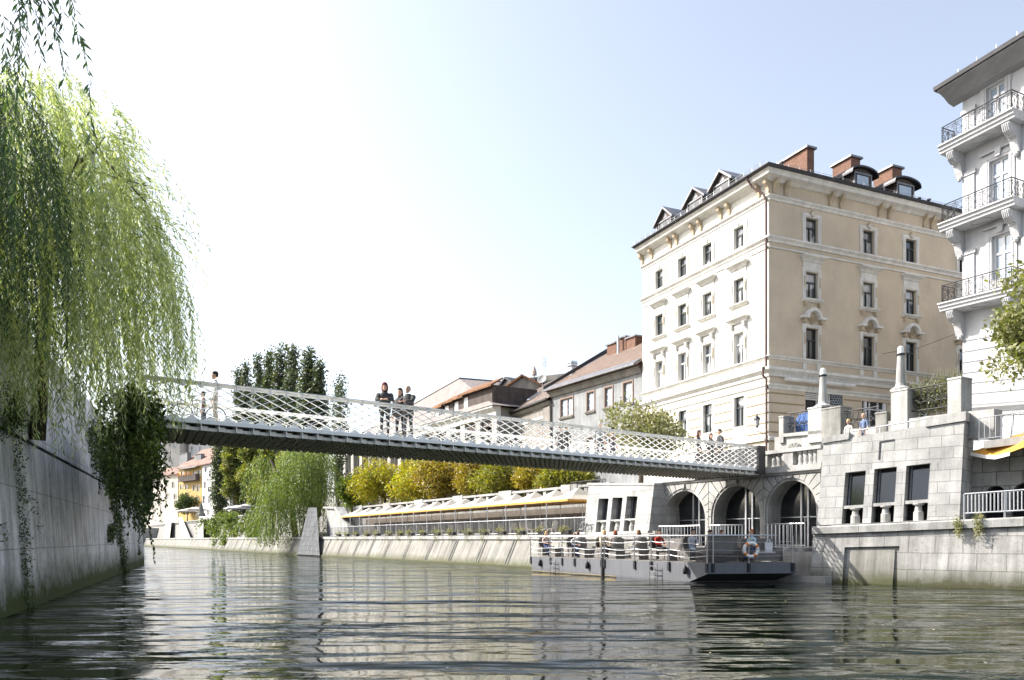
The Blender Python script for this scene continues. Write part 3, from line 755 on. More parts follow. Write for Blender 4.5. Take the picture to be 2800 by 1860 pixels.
def ornrail(a,b,yt,yb,lb,name='iron_railing'):
    ua,zt=T.uz(a,yt); ub,_=T.uz(b,yt); _,zb=T.uz(a,yb); w_=-.2
    mb=MB(); 
    mb.tube([T.P(ua,w_,zt),T.P(ub,w_,zt)],.03,6); mb.tube([T.P(ua,w_,zb+.06),T.P(ub,w_,zb+.06)],.025,6); mb.tube([T.P(ua,w_,zt-.12),T.P(ub,w_,zt-.12)],.015,5)
    n=max(2,int((ub-ua)/.28)); H=zt-.12-zb-.06; r=H*.5
    for k in range(-1,n+1):
        uc=ua+(ub-ua)*(k+.5)/n
        for zc,rr in ((zb+.06,H*.62),(zt-.12,H*.62)):
            s=1 if zc<zb+.1 else -1
            pts=[]
            for j in range(9):
                x=uc-rr*.62*math.cos(PI*j/8); z=zc+s*rr*math.sin(PI*j/8)
                if ua<=x<=ub: pts.append(T.P(x,w_,z))
            if len(pts)>1: mb.tube(pts,.014,4,False)
        if ua<uc<ub:
            zc=(zt+zb)/2-.03; mb.tube([T.P(uc+.09*math.cos(q*PI/4),w_,zc+.11*math.sin(q*PI/4)) for q in range(9)],.012,4,False)
    tag(mb.build(name,M['iron']),lb,'railing','ornate iron railings of the upper terrace')
ornrail(2147,2212,1131,1189,'ornate wrought iron railing with the blue cloth behind it')
ornrail(2303,2397,1125,1179,'ornate wrought iron railing behind the man in the striped shirt')
ornrail(2428,2440,1136,1179,'short piece of ornate iron railing left of the large white pillar')
ornrail(2486,2594,1063,1128,'ornate wrought iron railing in front of the hedge')
# blue cloth bags behind the first railing
mb=MB(); u,z=T.uz(2177,1186); mb.loft([[T.P(u-.5,-.7,z),T.P(u+.45,-.7,z),T.P(u+.45,-1.1,z),T.P(u-.5,-1.1,z)],[T.P(u-.62,-.65,z+.7),T.P(u+.3,-.65,z+.62),T.P(u+.3,-1.15,z+.62),T.P(u-.62,-1.15,z+.7)],[T.P(u-.4,-.75,z+1.15),T.P(u+.1,-.75,z+1.2),T.P(u+.1,-1.0,z+1.2),T.P(u-.4,-1.0,z+1.15)]])
tag(mb.build('folded_parasol',plain('blue_cloth',(.05,.12,.32))),'bundled blue cloth standing behind the ornate iron railing','cloth')
# orange edged parasol at right edge
t=thing('parasol',W.px(2800,1400,-1.0),'cream and orange cafe parasol reaching in at the right edge','parasol')
mb=MB()
top=W.px(2880,1150,-1.4)
ring=[W.px(2652,1238,-1.6),W.px(2690,1246,-1.2),W.px(2722,1248,-.8),W.px(2760,1238,-.4),W.px(2830,1212,-.2),W.px(2990,1215,-1.6)]
for a,b in zip(ring[:-1],ring[1:]):
    mb.poly([a,b,top])
mb.build('canopy',surf('orange_canvas',(.55,.28,.05),var=.1),t,recalc=False)
mb=MB()
for a,b in zip(ring[:4],ring[1:4]):
    d=Vector((0,0,-.12)); o=Vector((.0,-.02,.03)); mb.loft([[a+o,a+d+o,a+d,a],[b+o,b+d+o,b+d,b]])
mb.build('valance',surf('white_canvas',(.8,.79,.75),var=.05),t)
mb=MB(); mb.tube([W.px(2880,1400,-1.4),top],.04,8); mb.build('pole',M['steel'],t)
# awning poles etc: cafe row
c_white=surf('cream_canvas',(.56,.52,.45),var=.08,streak=.06); c_or=surf('ochre_canvas',(.62,.33,.07),var=.1)
AW=shift(Q,-1.75); posts=[934.3,959.7,985,1011.8,1039.8,1070,1102.8,1133.8,1169.4,1208,1246.9,1288.8,1335,1385.4,1438.8,1496.7,1556.7]
def ybeam(px): return 1415+(px-933)*(1373-1415)/(1494.6-933)
pos_words=['first','second','third','fourth','fifth','sixth','seventh','eighth','ninth','tenth','eleventh','twelfth','thirteenth','fourteenth','fifteenth','sixteenth']
for i in range(16):
    a,b=AW.u(posts[i]),AW.u(posts[i+1]); 
    z=(AW.z(posts[i],ybeam(posts[i]))+AW.z(posts[i+1],ybeam(posts[i+1])))/2; 
    lbs='cream cafe awning with ochre edge, %s from the far end of the row'%pos_words[i]
    if i==15: lbs='nearest cream cafe awning with ochre edge, beside the stone pavilion'
    t=thing('cafe_awning',AW.P(a,0,PROM),lbs,'awning','row of cream cafe awnings over the promenade')
    D=3.2; zp=z+1.0; c=AW.P((a+b)/2+.25,-D/2,zp)
    q=[AW.P(a,.15,z+.1),AW.P(b,.15,z+.1),AW.P(b,-D,z+.1),AW.P(a,-D,z+.1)]
    mb=MB(); 
    for k in range(4):
        p0,p1=q[k],q[(k+1)%4]; m0=(p0+c)/2-Vector((0,0,.1)); m1=(p1+c)/2-Vector((0,0,.1)); 
        mb.poly([p0,p1,m1,m0]); mb.poly([m0,m1,c])
    mb.build('canopy',c_white,t,recalc=False)
    mb=MB()
    for k in range(4):
        p0,p1=q[k],q[(k+1)%4]; mid=(p0+p1)/2+Vector((0,0,-.02)); d=Vector((0,0,-.15)); inn=(c-mid)*.01; inn.z=0
        mb.loft([[p0,p0+d,p0+d+inn,p0+inn],[p1,p1+d,p1+d+inn,p1+inn]])
    mb.build('valance',c_or,t)
    mb=MB(); mb.tube([AW.P(a+.05,.1,PROM),AW.P(a+.05,.1,z+.05)],.045,6); mb.tube([AW.P(a,.1,z-.03),AW.P(b,.1,z-.03)],.035,6)
    mb.tube([AW.P(a+.05,-D+.1,PROM),AW.P(a+.05,-D+.1,z)],.03,5); mb.tube([AW.P(a+.05,.1,z-.05),AW.P(a+.05,-D+.1,z-.05)],.025,5)
    mb.build('frame',M['steel'],t)
mb=MB(); mb.box(Q,QU(1000,-5.6),QU(1600,-5.6)+.6,-5.7,-5.6,PROM,PROM+2.15); tag(mb.build('cafe_building',plain('brown_shutter',(.12,.10,.08),var=.3)),'long brown shuttered cafe front under the cream awnings','building')
# promenade railing in runs
cuts=[905,966,1033,1110,1200,1310,1440,1518,1600]
for i,(a,b) in enumerate(zip(cuts[:-1],cuts[1:])):
    rail('promenade_railing','grey bar railing along the quay edge, %s length from the far end'%pos_words[i],Q,QU(a,-.95),QU(b,-.95)-.03,-.95,PROM,1.12,.16,M['steel'],posts=max(3,int((QU(b,-.95)-QU(a,-.95))/2.5)),r=.012,top=.03,group='bar railings along the promenade',balls=True)
# planters with trailing flowers on the railing
pl_leaf=leafm('planter_leaves',[(.10,.13,.05),(.20,.22,.10),(.42,.36,.16),(.16,.20,.12)],trans=.2,huge=3)
pxs=[926,949,974,1002,1031,1062,1093,1123,1157,1195,1236,1277,1322,1369,1423,1487,1550]
pxs=[926,949,974,1002,1031,1062,1093,1123,1157,1195,1236,1279,1323,1372,1424,1484,1548]
for i,px in enumerate(pxs):
    u=QU(px,-.75); b=Q.P(u,-.72,PROM+.02); wd=pos_words[i] if i<16 else 'nearest'
    t=thing('flower_planter',b,('trailing flower planter on the promenade railing, %s from the far end'%wd) if i<16 else 'trailing flower planter on the railing nearest the stone pavilion','planter','flower planters along the promenade railing')
    mb=MB(); mb.frus(Q,u-.42,u+.42,-.88,-.62,PROM+.05,PROM+.28,-.04,-.02); mb.build('box',M['dark_metal'],t)
    rs=np.random.RandomState(i+50); cl=[(tuple(Q.P(u+rs.uniform(-.45,.45),-.7,PROM+.34)),(.32,.3,.2)) for _ in range(3)]+[(tuple(Q.P(u+rs.uniform(-.25,.35),-.58,PROM-.1-.2*k)),(.16,.12,.25)) for k in range(2)]
    cen,a_,b_=clumpleaves(rs,cl,260,.10); quadcloud('foliage',cen,a_,b_,pl_leaf,t)
# cafe chairs behind the railing (backs show above the kerb)
def cafe_chair():
    t=thing('cafe_chair',(0,0,0),'pale slatted cafe chair','chair'); f=LF((0,0,0),0)
    m_=plain('pale_wood',(.42,.38,.32))
    mb=MB(); mb.box(f,-.24,.24,-.24,.24,.42,.46); mb.build('seat',m_,t)
    mb=MB(); mb.loft([[f.P(-.24,.22,.46),f.P(.24,.22,.46),f.P(.24,.26,.46),f.P(-.24,.26,.46)],[f.P(-.22,.36,1.0),f.P(.22,.36,1.0),f.P(.22,.40,1.0),f.P(-.22,.40,1.0)]]); mb.build('backrest',m_,t)
    for x in (-.21,.21):
        for y in (-.21,.21):
            mb=MB(); mb.box(f,x-.02,x+.02,y-.02,y+.02,0,.42); mb.build('leg',m_,t)
    return t
used_lb=set(); cc=cafe_chair(); rs=random.Random(5); first=True; k=0
for px in [1030,1062,1092,1120,1132,1160,1196,1210,1232,1262,1290,1320,1336,1366,1392,1430,1452,1486,1500]:
    u=QU(px,-2.4); loc=Q.P(u,-2.3-rs.random()*.5,PROM); rz=math.atan2(Q.e.y,Q.e.x)+rs.choice([PI/2,-PI/2])+rs.uniform(-.3,.3)
    o=cc if first else copy_thing(cc)
    o.location=loc; o.rotation_euler=(0,0,rz); o['group']='cafe chairs behind the promenade railing'; k+=1
    j=min(range(17),key=lambda q:abs(pxs[q]-px)); side='left' if px<pxs[j] else 'right'; wd=(pos_words[j]+' planter from the far end') if j<16 else 'nearest planter'
    lb='pale cafe chair just %s of the %s'%(side,wd)
    if lb in used_lb: lb=lb.replace('just','a little further')
    used_lb.add(lb); o['label']=lb; first=False
# --- bicycle leaning on the railing by the pavilion
def bicycle(o,a,label):
    f=LF(o,a); t=thing('bicycle',o,label,'bicycle'); st=M['steel']
    for x in (-.52,.52):
        mb=MB(); mb.tube([f.P(x+.33*math.cos(2*PI*k/20),0,.34+.33*math.sin(2*PI*k/20)) for k in range(21)],.02,6,False)
        for k in range(8): mb.tube([f.P(x,0,.34),f.P(x+.32*math.cos(PI*k/4),0,.34+.32*math.sin(PI*k/4))],.004,3)
        mb.build('wheel',M['iron'],t)
    mb=MB()
    for p,q in (((-.52,.34),(-.12,.36)),((-.52,.34),(-.22,.82)),((-.12,.36),(-.24,.88)),((-.12,.36),(.38,.80)),((-.22,.80),(.36,.88)),((.52,.34),(.34,.98))): mb.tube([f.P(p[0],0,p[1]),f.P(q[0],0,q[1])],.018,6)
    mb.build('frame',st,t)
    mb=MB(); mb.tube([f.P(.28,-.26,1.02),f.P(.36,-.1,1.04),f.P(.36,.1,1.04),f.P(.28,.26,1.02)],.015,6); mb.build('handlebar',st,t)
    mb=MB(); mb.ball(f.P(-.25,0,.93),.14,.08,.035); mb.build('saddle',M['iron'],t)
    return t
bicycle(Q.P(QU(1582,-.7),-1.12,PROM),math.atan2(Q.e.y,Q.e.x),'bicycle leaning on the promenade railing beside the stone pavilion')
bicycle(Q.P(QU(1637,-7.2),-7.1,STREET),math.atan2(Q.e.y,Q.e.x),'bicycle parked at the bar railing on the upper street under the bridge')
rail('street_railing','dark bar railing on the upper street under the bridge',Q,QU(1560,-7.0),QU(1655,-7.0),-7.0,STREET,1.1,.16,M['iron'],posts=3,r=.014)
# ================= cafe boat
bA=Vector((1.19,49.6)); bB=Vector((8.92,36.0)); bC=Vector((13.25,36.85)); bD=Vector((3.9,50.4))
class BoatF:
    def P(s,u,w,z):   # u 0..1 far to near, w 0..1 river side to quay side
        p=(bA*(1-u)+bB*u)*(1-w)+(bD*(1-u)+bC*u)*w; return Vector((p.x,p.y,z))
BO=BoatF(); DK=.90
boat=thing('cafe_boat',(6,42,0),'long grey flat cafe boat moored below the arches with seated guests on deck','boat')
hullm=surf('grey_boat_paint',(.15,.158,.175),rough=.5,var=.12,streak=.15,scale=.8,spec=.4)
mb=MB()
mb.loft([[BO.P(0.015,.02,-.4),BO.P(.91,.02,-.4),BO.P(.91,.98,-.4),BO.P(.015,.98,-.4)],[BO.P(.005,0.0,.25),BO.P(.925,0.0,.03),BO.P(.925,1,.03),BO.P(.005,1,.25)],[BO.P(0,0,.35),BO.P(1,0,.42),BO.P(1,1,.42),BO.P(0,1,.35)],[BO.P(0,0,DK),BO.P(1,0,DK),BO.P(1,1,DK),BO.P(0,1,DK)]])
mb.build('hull',hullm,boat)
mb=MB(); mb.box(BO,.004,.996,.02,.98,DK+.001,DK+.03); mb.build('deck',plain('deck_boards',(.20,.19,.18)),boat)
mb=MB(); mb.box(BO,.004,.56,-.004,.004,.02,.05); mb.build('waterline_stripe',surf('ochre_stripe',(.32,.25,.12),var=.3),boat)
# railing


def bu(px): # fraction along the river side for a photo column
    r=(px-CX)/FO; d=bB-bA; t_=(r*bA.y-bA.x)/(d.x-r*d.y); return t_
postpx=[1452,1506,1538,1572,1646,1654,1737,1782,1831,1935]
mb=MB(); RT=2.18
side=[bu(x) for x in postpx]
mb.tube([BO.P(0,1,RT),BO.P(0,0,RT),BO.P(1,0,RT),BO.P(1,.78,RT)],.035,8)
mb.tube([BO.P(.02,1,RT),BO.P(.93,1,RT)],.03,6)
for u in side+[1]:
    mb.tube([BO.P(u,-.008,DK-.32),BO.P(u,-.008,RT)],.032,6)
for w_ in (.05,.45,.95): mb.tube([BO.P(1.003,w_,DK-.05),BO.P(1.003,w_,RT if w_<.9 else RT-.02)],.03,6)
for w_ in (.0,.33,.66,1): mb.tube([BO.P(0,w_,DK),BO.P(0,w_,RT)],.03,6)
for k in range(9): mb.tube([BO.P(.05+.1*k,1,DK),BO.P(.05+.1*k,1,RT)],.025,6)
for zz in (DK+.35,DK+.62,DK+1.0):
    pts=[]
    ss=sorted(side+[1])
    for a,b in zip(ss[:-1],ss[1:]):
        for j in range(5): f=j/5; pts.append(BO.P(a+(b-a)*f,-.004,zz-.10*math.sin(PI*f)*(b-a)*6))
    pts.append(BO.P(1,-.004,zz)); mb.tube(pts,.013,5,False)
    mb.tube([BO.P(1,0,zz),BO.P(1,.45,zz-.05),BO.P(1,.95,zz)],.010,5,False)
mb.build('deck_railing',M['steel'],boat)
mb=MB()
for u in side: mb.box(BO,u-.004,u+.004,-.02,-.002,DK-.42,DK)
for w_ in (.05,.45,.95): mb.box(BO,1.001,1.006,w_-.012,w_+.012,DK-.4,DK)
mb.build('post_bracket',M['iron'],boat)
mb=MB(); u=bu(1650); mb.box(BO,u-.004,u+.004,-.03,-.004,-.4,1.0); mb.build('mooring_pile',M['iron'],boat)
def ladder(px,label):
    u=bu(px); mb=MB(); du=.018
    for x in (u-du,u+du): mb.bar(BO.P(x,-.05,-.3),BO.P(x,-.05,DK-.12),.035,.035,Vector((1,0,0)))
    for z in (.15,.42,.68): mb.bar(BO.P(u-du,-.05,z),BO.P(u+du,-.05,z),.035,.035)
    tag(mb.build('boarding_ladder',plain('ladder_grey',(.22,.22,.22))),label,'ladder','ladders on the side of the boat')
ladder(1519,'steel ladder hanging on the sunlit far part of the grey boat side'); ladder(1797,'steel ladder hanging on the shaded middle of the grey boat side')
# life ring
c=BO.P(1.01,.445,DK+.62); c.y-=.12
t=thing('lifebuoy',c,'white and orange lifebuoy hanging on the rail at the near end of the boat','lifebuoy')
def torus(mb,c,Rr,r,a0,a1,n):
    pts=[c+Vector((Rr*math.cos(a0+(a1-a0)*k/n),0,Rr*math.sin(a0+(a1-a0)*k/n))) for k in range(n+1)]; mb.tube(pts,r,10,True)
mb=MB(); torus(mb,c,.31,.082,0,2*PI,28); mb.build('ring',surf('white_buoy',(.8,.8,.78),var=.05,rough=.5),t,smooth=True)
mb=MB()
for a in (.6,2.2,3.75,5.3): torus(mb,c,.31,.087,a-.18,a+.18,5)
mb.build('band',surf('orange_band',(.75,.22,.03),var=.1,rough=.5),t,smooth=True)
# furniture
wick=surf('grey_wicker',(.30,.28,.26),var=.2,fine=60,finevar=.5,bump=.5,bscale=70,brick=(.06,.03,.006),mortar=.5)
wickd=surf('dark_wicker',(.06,.055,.05),var=.2,fine=60,finevar=.5,bump=.5,bscale=70)
def lounge():
    t=thing('wicker_armchair',(0,0,0),'','armchair'); f=LF((0,0,0),0)
    mb=MB(); mb.box(f,-.36,.36,-.34,.34,.08,.40); mb.build('seat',wick,t)
    mb=MB(); rings=[]
    for z,k in ((.05,.92),(.35,1.0),(.8,1.03),(1.12,.9),(1.2,.8)):
        pts=[]
        hh=1 if z<.5 else 1
        N=14; a0,a1=(-.05,PI+.05) if z<.6 else (.35*PI,.65*PI) if z>1.15 else (.18*PI,.82*PI)
        for j in range(N+1):
            a=a0+(a1-a0)*j/N; pts.append(f.P(.46*k*math.cos(a),-.1+.46*k*math.sin(a)+.06*z,z))
        for j in range(N,-1,-1):
            a=a0+(a1-a0)*j/N; pts.append(f.P(.40*k*math.cos(a),-.1+.40*k*math.sin(a)+.06*z,z))
        rings.append(pts)
    mb.loft(rings); mb.build('backrest',wick,t,smooth=False)
    mb=MB(); 
    for x in (-.43,.34): mb.box(f,x,x+.09,-.36,.1,.05,.62)
    mb.build('armrest',wick,t)
    mb=MB(); mb.box(f,-.33,.33,-.32,.3,.401,.47); mb.build('cushion',plain('grey_cushion',(.30,.29,.28)),t)
    return t
def low_table():
    t=thing('low_table',(0,0,0),'','table'); f=LF((0,0,0),0)
    mb=MB(); mb.box(f,-.38,.38,-.38,.38,.50,.54); mb.build('table_top',plain('white_top',(.34,.34,.33),rough=.6),t)
    mb=MB(); mb.frus(f,-.32,.32,-.32,.32,0,.498,0,0); mb.build('base',wick,t)
    return t
ch=lounge(); tb=low_table()
ang=math.atan2(bB.y-bA.y,bB.x-bA.x)
CH=[(.03,.25,0,'with the fair haired woman in blue'),(.15,.60,1,'with the guest in white leaning forward'),(.23,.22,0,'with the small guest in white'),(.33,.70,1,'just behind the small guest in white'),(.40,.25,0,'with the fair haired guest in the beige jacket'),(.50,.55,1,'with the brown haired guest in grey'),(.66,.72,1,'with its tall back turned, left of the guest in red'),(.70,.22,0,'with the guest in the red jumper'),(.80,.62,1,'with its tall back turned, right of the guest in red'),(.86,.2,0,'with the guest in the white shirt near the corner post')]
CHPOS=[]
for i,(u,w_,d,lb) in enumerate(CH):
    o=ch if i==0 else copy_thing(ch)
    o.location=BO.P(u,w_,DK+.03); o.rotation_euler=(0,0,ang+(PI/2 if d==0 else -PI/2)+rnd.uniform(-.2,.2)); o['label']='wicker armchair on the boat '+lb; o['group']='wicker armchairs on the boat'
    CHPOS.append((o.location.copy(),o.rotation_euler.z))
TB=[(.09,.3,'beside the fair haired woman in blue'),(.28,.3,'right of the small guest in white'),(.46,.3,'in front of the brown haired guest in grey'),(.60,.25,'in the middle of the boat with nobody beside it'),(.755,.2,'in front of the guest in the red jumper'),(.915,.35,'in front of the guest in the white shirt')]
for i,(u,w_,lb) in enumerate(TB):
    o=tb if i==0 else copy_thing(tb)
    o.location=BO.P(u,w_,DK+.03); o.rotation_euler=(0,0,ang); o['label']='low square wicker table '+lb; o['group']='low tables on the boat'
# two sofas near the near end
def sofa(u0,u1,w0,w1,label,back,h=1.15):
    t=thing('wicker_sofa',BO.P((u0+u1)/2,(w0+w1)/2,DK+.03),label,'sofa','wicker sofas at the near end of the boat'); z=DK+.03
    mb=MB(); mb.box(BO,u0,u1,w0,w1,z+.06,z+.42); mb.build('seat',wick,t)
    mb=MB()
    if back=='near': mb.box(BO,u1-.012,u1,w0,w1,z+.05,z+h)
    else: mb.box(BO,u0,u0+.012,w0,w1,z+.05,z+h)
    mb.build('backrest',wick,t)
    for w_ in (w0,w1-.035):
        mb=MB(); mb.box(BO,u0,u1,w_,w_+.035,z+.05,z+.68); mb.build('armrest',wick,t)
    mb=MB(); mb.box(BO,u0+.012,u1-.014,w0+.04,w1-.04,z+.421,z+.5); mb.build('cushion',plain('pale_cushion',(.55,.54,.52)),t)
sofa(.93,.99,.05,.36,'dark wicker sofa with its tall back towards the water near the lifebuoy','near',1.22)
sofa(.94,.985,.52,.90,'pale wicker sofa with the white bag on it at the near end of the boat','far',1.1)
# bag
b=BO.P(.965,.80,DK+.53)
t=thing('shopping_bag',b,'white paper bag with handles standing on the pale wicker sofa','bag'); f=LF(b,0)
mb=MB(); mb.frus(f,-.16,.16,-.07,.07,0,.42,-.01,-.01); mb.build('body',surf('white_paper',(.8,.8,.8),var=.03),t)
for y in (-.06,.06):
    mb=MB(); mb.tube([f.P(-.08,y,.40),f.P(-.07,y,.52),f.P(0,y,.56),f.P(.07,y,.52),f.P(.08,y,.40)],.01,5); mb.build('handle',surf('white_paper',(.8,.8,.8)),t)
# railings of the landing stage in front of the arches
for i,(a,b,lb) in enumerate(((1822,1934,'steel railing in front of the far left arch'),(1960,2050,'steel railing in front of the middle arch'),(2110,2222,'steel railing in front of the near right arch'))):
    ua,ub=Q.u(a,-1.3),Q.u(b,-1.3)
    mb=MB(); z0=1.62; h=1.12
    for (p,q,n) in ((Q.P(ua,-2.7,z0),Q.P(ua,-.75,z0),7),(Q.P(ua,-.75,z0),Q.P(ub,-.75,z0),int((ub-ua)/.22))):
        mb.tube([p+Vector((0,0,h)),q+Vector((0,0,h))],.03,6); mb.tube([p+Vector((0,0,.1)),q+Vector((0,0,.1))],.025,6)
        for k in range(n+1):
            x=p+(q-p)*k/n; mb.tube([x+Vector((0,0,.0)),x+Vector((0,0,h))],.02,5)
    tag(mb.build('landing_railing',M['steel']),lb,'railing','railings of the landing stage')

# long benches on the quay side of the deck
for u0,u1,lb in ((.18,.30,'long wicker bench on the quay side at the far end of the boat'),(.50,.63,'long wicker bench on the quay side in the middle of the boat'),(.80,.90,'long wicker bench on the quay side behind the guest in the white shirt')):
    t=thing('wicker_bench',BO.P((u0+u1)/2,.85,DK+.03),lb,'bench','wicker benches on the boat'); z=DK+.03
    mb=MB(); mb.box(BO,u0,u1,.78,.93,z+.06,z+.42); mb.build('seat',wick,t)
    mb=MB(); mb.box(BO,u0,u1,.93,.96,z+.05,z+1.12); mb.build('backrest',wick,t)
    for a in (u0,u1-.012):
        mb=MB(); mb.box(BO,a,a+.012,.76,.93,z+.05,z+.66); mb.build('armrest',wick,t)
# black fenders along the hull
for px,lb in ((1480,'black rubber fender near the far end of the boat side'),(1610,'black rubber fender left of the dark mooring pile'),(1880,'black rubber fender nearest the boat corner')):
    c=BO.P(bu(px),-.03,.35); mb=MB(); mb.lathe(c,[(.02,.45),(.03,.42),(.10,.36),(.11,.1),(.08,.02),(.02,0)][::-1],10); mb.tube([c+Vector((0,0,.42)),c+Vector((0,0,.62))],.012,4); tag(mb.build('boat_fender',M['iron'],smooth=True),lb,'fender')
# ================= cream corner building
CL=Fr(1757,63.2,2104,50.0)                    # river face
CR=Fr(2104,50.0,vp=6300)                      # side face
uL=CL.L; TOPZ=26.0; BASE=STREET
def LZ(y): return 2+(1475-y)*50.0/2160        # height read at the corner edge
cb=thing('corner_building',CL.P(uL,0,BASE),'large five storey cream corner building with white window surrounds and dark roof','building')
uR=CR.u(2720)
def winpx(fr,px0,py0,px1,py1,w=-.2): return (fr.u(px0,w),fr.u(px1,w),fr.z(px0,py1,w),fr.z(px0,py0,w))
zb=dict(fr1=LZ(546),fr0=LZ(532.6),bt1=LZ(660),bt0=LZ(645),l2=LZ(672),a1=LZ(981),a0=LZ(971),c1=LZ(1028),c0=LZ(1004),d1=LZ(1062),d0=LZ(1048),e1=LZ(1200),e0=LZ(1192))
# window heights from the last bay of the river face
Lc=[1811.8,1875,1943.8,2030.6]; ULc=[CL.u(x,-.25) for x in Lc]
rows={}
for nm,(px,yt,yb) in {'top':(2020.7,627,683.5),'third':(2020.7,768,836),'second':(2020.8,914.6,993.5 if False else 972),'ground':(2020.8,1088,1168.5)}.items():
    rows[nm]=(CL.z(px,yb,-.25),CL.z(px,yt,-.25))
rows['top']=(rows['top'][0],rows['top'][1])
rows['second']=(zb['a0']+.02,rows['second'][1])
WW=.52
Lholes=[]
for u in ULc:
    for nm in rows: 
        Lholes.append((u-WW,u+WW-.05,rows[nm][0],rows[nm][1],nm))
mb=MB(); wall(mb,CL,0,uL,BASE-.3,TOPZ-.9,[h[:4] for h in Lholes],0,.28); mb.build('river_wall',M['cream'],cb,recalc=False)
# side face windows
Rspec={'top':[(2194.4,599,2224,662),(2349,628,2376,695),(2464,654,2490,722),(2613,686,2635,750)],
 'third':[(2199.5,744,2226,818),(2356,774,2379,846),(2472,795,2494.5,863),(2621,825,2642,890)],
 'second':[(2200.7,897,2230,982),(2358.5,921,2385,1001),(2476,938,2501,1015),(2616,958,2640,1030)]}
Rholes=[]
Rc=[]
for i in range(4):
    us=[]
    for nm in Rspec:
        a=Rspec[nm][i]; us.append((CR.u(a[0],-.2)+CR.u(a[2],-.2))/2)
    Rc.append(sum(us)/3)
for nm in Rspec:
    z0=sum(CR.z(a[0],a[3],-.2) for a in Rspec[nm][:3])/3; z1=sum(CR.z(a[0],a[1],-.2) for a in Rspec[nm][:3])/3
    if nm=='second': z0=zb['a0']+.02
    for u in Rc: Rholes.append((u-.52,u+.52,z0,z1,nm))
gz0=CR.z(2210,1180); gz1=CR.z(2210,1069)
gro=[(CR.u(2202),CR.u(2305),gz0,gz1,'shop'),(CR.u(2357),CR.u(2427),gz0,gz1-.3,'shop2'),(CR.u(2470),CR.u(2540),gz0,gz1-.3,'shop2')]
mb=MB(); wall(mb,CR,0,uR,BASE-.3,TOPZ-.9,[h[:4] for h in Rholes+gro],0,.28); mb.build('side_wall',M['tan'],cb,recalc=False)
mb=MB(); a=CL.P(0,0,0); b=CR.P(uR,0,0); bk=Vector((CR.n.x,CR.n.y,0))*-16
mb.loft([[CL.P(0,-.3,BASE),CL.P(uL-.3,-.35,BASE),CR.P(uR,-.35,BASE),CR.P(uR,-13,BASE),CL.P(0,-.35,BASE)+Vector((CR.e.x*14,CR.e.y*14,0))],
 [CL.P(0,-.3,TOPZ-.9),CL.P(uL-.3,-.35,TOPZ-.9),CR.P(uR,-.35,TOPZ-.9),CR.P(uR,-13,TOPZ-.9),CL.P(0,-.35,TOPZ-.9)+Vector((CR.e.x*14,CR.e.y*14,0))]])
mb.build('core',M['cream'],cb)
mb=MB(); # left gable end wall
mb.poly([CL.P(0,0,BASE),CL.P(0,0,TOPZ-.9),CL.P(0,-13,TOPZ-.9),CL.P(0,-13,BASE)]); mb.build('party_wall',M['cream'],cb,recalc=False)
def window(fr,h,par,sash='sash',pane='pane',tr=.64,w=-.2):
    u0,u1,z0,z1=h[:4]; zt=z0+(z1-z0)*tr; t=.055; uc=(u0+u1)/2
    mb=MB(); 
    mb.box(fr,u0,u0+t,w-.05,w+.03,z0,z1); mb.box(fr,u1-t,u1,w-.05,w+.03,z0,z1)
    mb.box(fr,u0+t,u1-t,w-.05,w+.03,z0,z0+t); mb.box(fr,u0+t,u1-t,w-.05,w+.03,z1-t,z1)
    mb.box(fr,u0+t,u1-t,w-.05,w+.05,zt-.05,zt+.05); mb.box(fr,uc-.035,uc+.035,w-.05,w+.04,z0+t,zt-.05)
    o=mb.build('window',M[sash],par); KIDS.setdefault(o.name,[])
    mb=MB(); mb.poly([fr.P(u0+t,w-.02,z0+t),fr.P(u1-t,w-.02,z0+t),fr.P(u1-t,w-.02,z1-t),fr.P(u0+t,w-.02,z1-t)])
    mb.build('pane',M[pane],o,recalc=False)
    return o
def surround(mb,fr,h,ears=.0,th=.24,topx=.0,botz=None):
    u0,u1,z0,z1=h[:4]; b=z0 if botz is None else botz
    mb.box(fr,u0-th,u0-.002,0.003,.07,b,z1+th); mb.box(fr,u1+.002,u1+th,0.003,.07,b,z1+th); mb.box(fr,u0-.002,u1+.002,.003,.07,z1+.002,z1+th)
    mb.box(fr,u0-th-ears,u0-th-.002,.003,.05,z1-.25,z1+th) if ears else None
    mb.box(fr,u1+th+.002,u1+th+ears,.003,.05,z1-.25,z1+th) if ears else None
    mb.box(fr,u0-th*.45,u0-th*.30,.071,.1,b,z1+th*.4); mb.box(fr,u1+th*.30,u1+th*.45,.071,.1,b,z1+th*.4); mb.box(fr,u0-th*.3,u1+th*.3,.071,.1,z1+th*.3,z1+th*.42)
def cornice(mb,fr,uc,hw,z,ht,pr):
    mb.loft([[fr.P(uc-hw*.82,.003,z),fr.P(uc+hw*.82,.003,z),fr.P(uc+hw*.82,.1,z),fr.P(uc-hw*.82,.1,z)],
             [fr.P(uc-hw*.86,.003,z+ht*.4),fr.P(uc+hw*.86,.003,z+ht*.4),fr.P(uc+hw*.86,.18,z+ht*.4),fr.P(uc-hw*.86,.18,z+ht*.4)],
             [fr.P(uc-hw,.003,z+ht*.8),fr.P(uc+hw,.003,z+ht*.8),fr.P(uc+hw,pr,z+ht*.8),fr.P(uc-hw,pr,z+ht*.8)],
             [fr.P(uc-hw,.003,z+ht),fr.P(uc+hw,.003,z+ht),fr.P(uc+hw,pr,z+ht),fr.P(uc-hw,pr,z+ht)]])
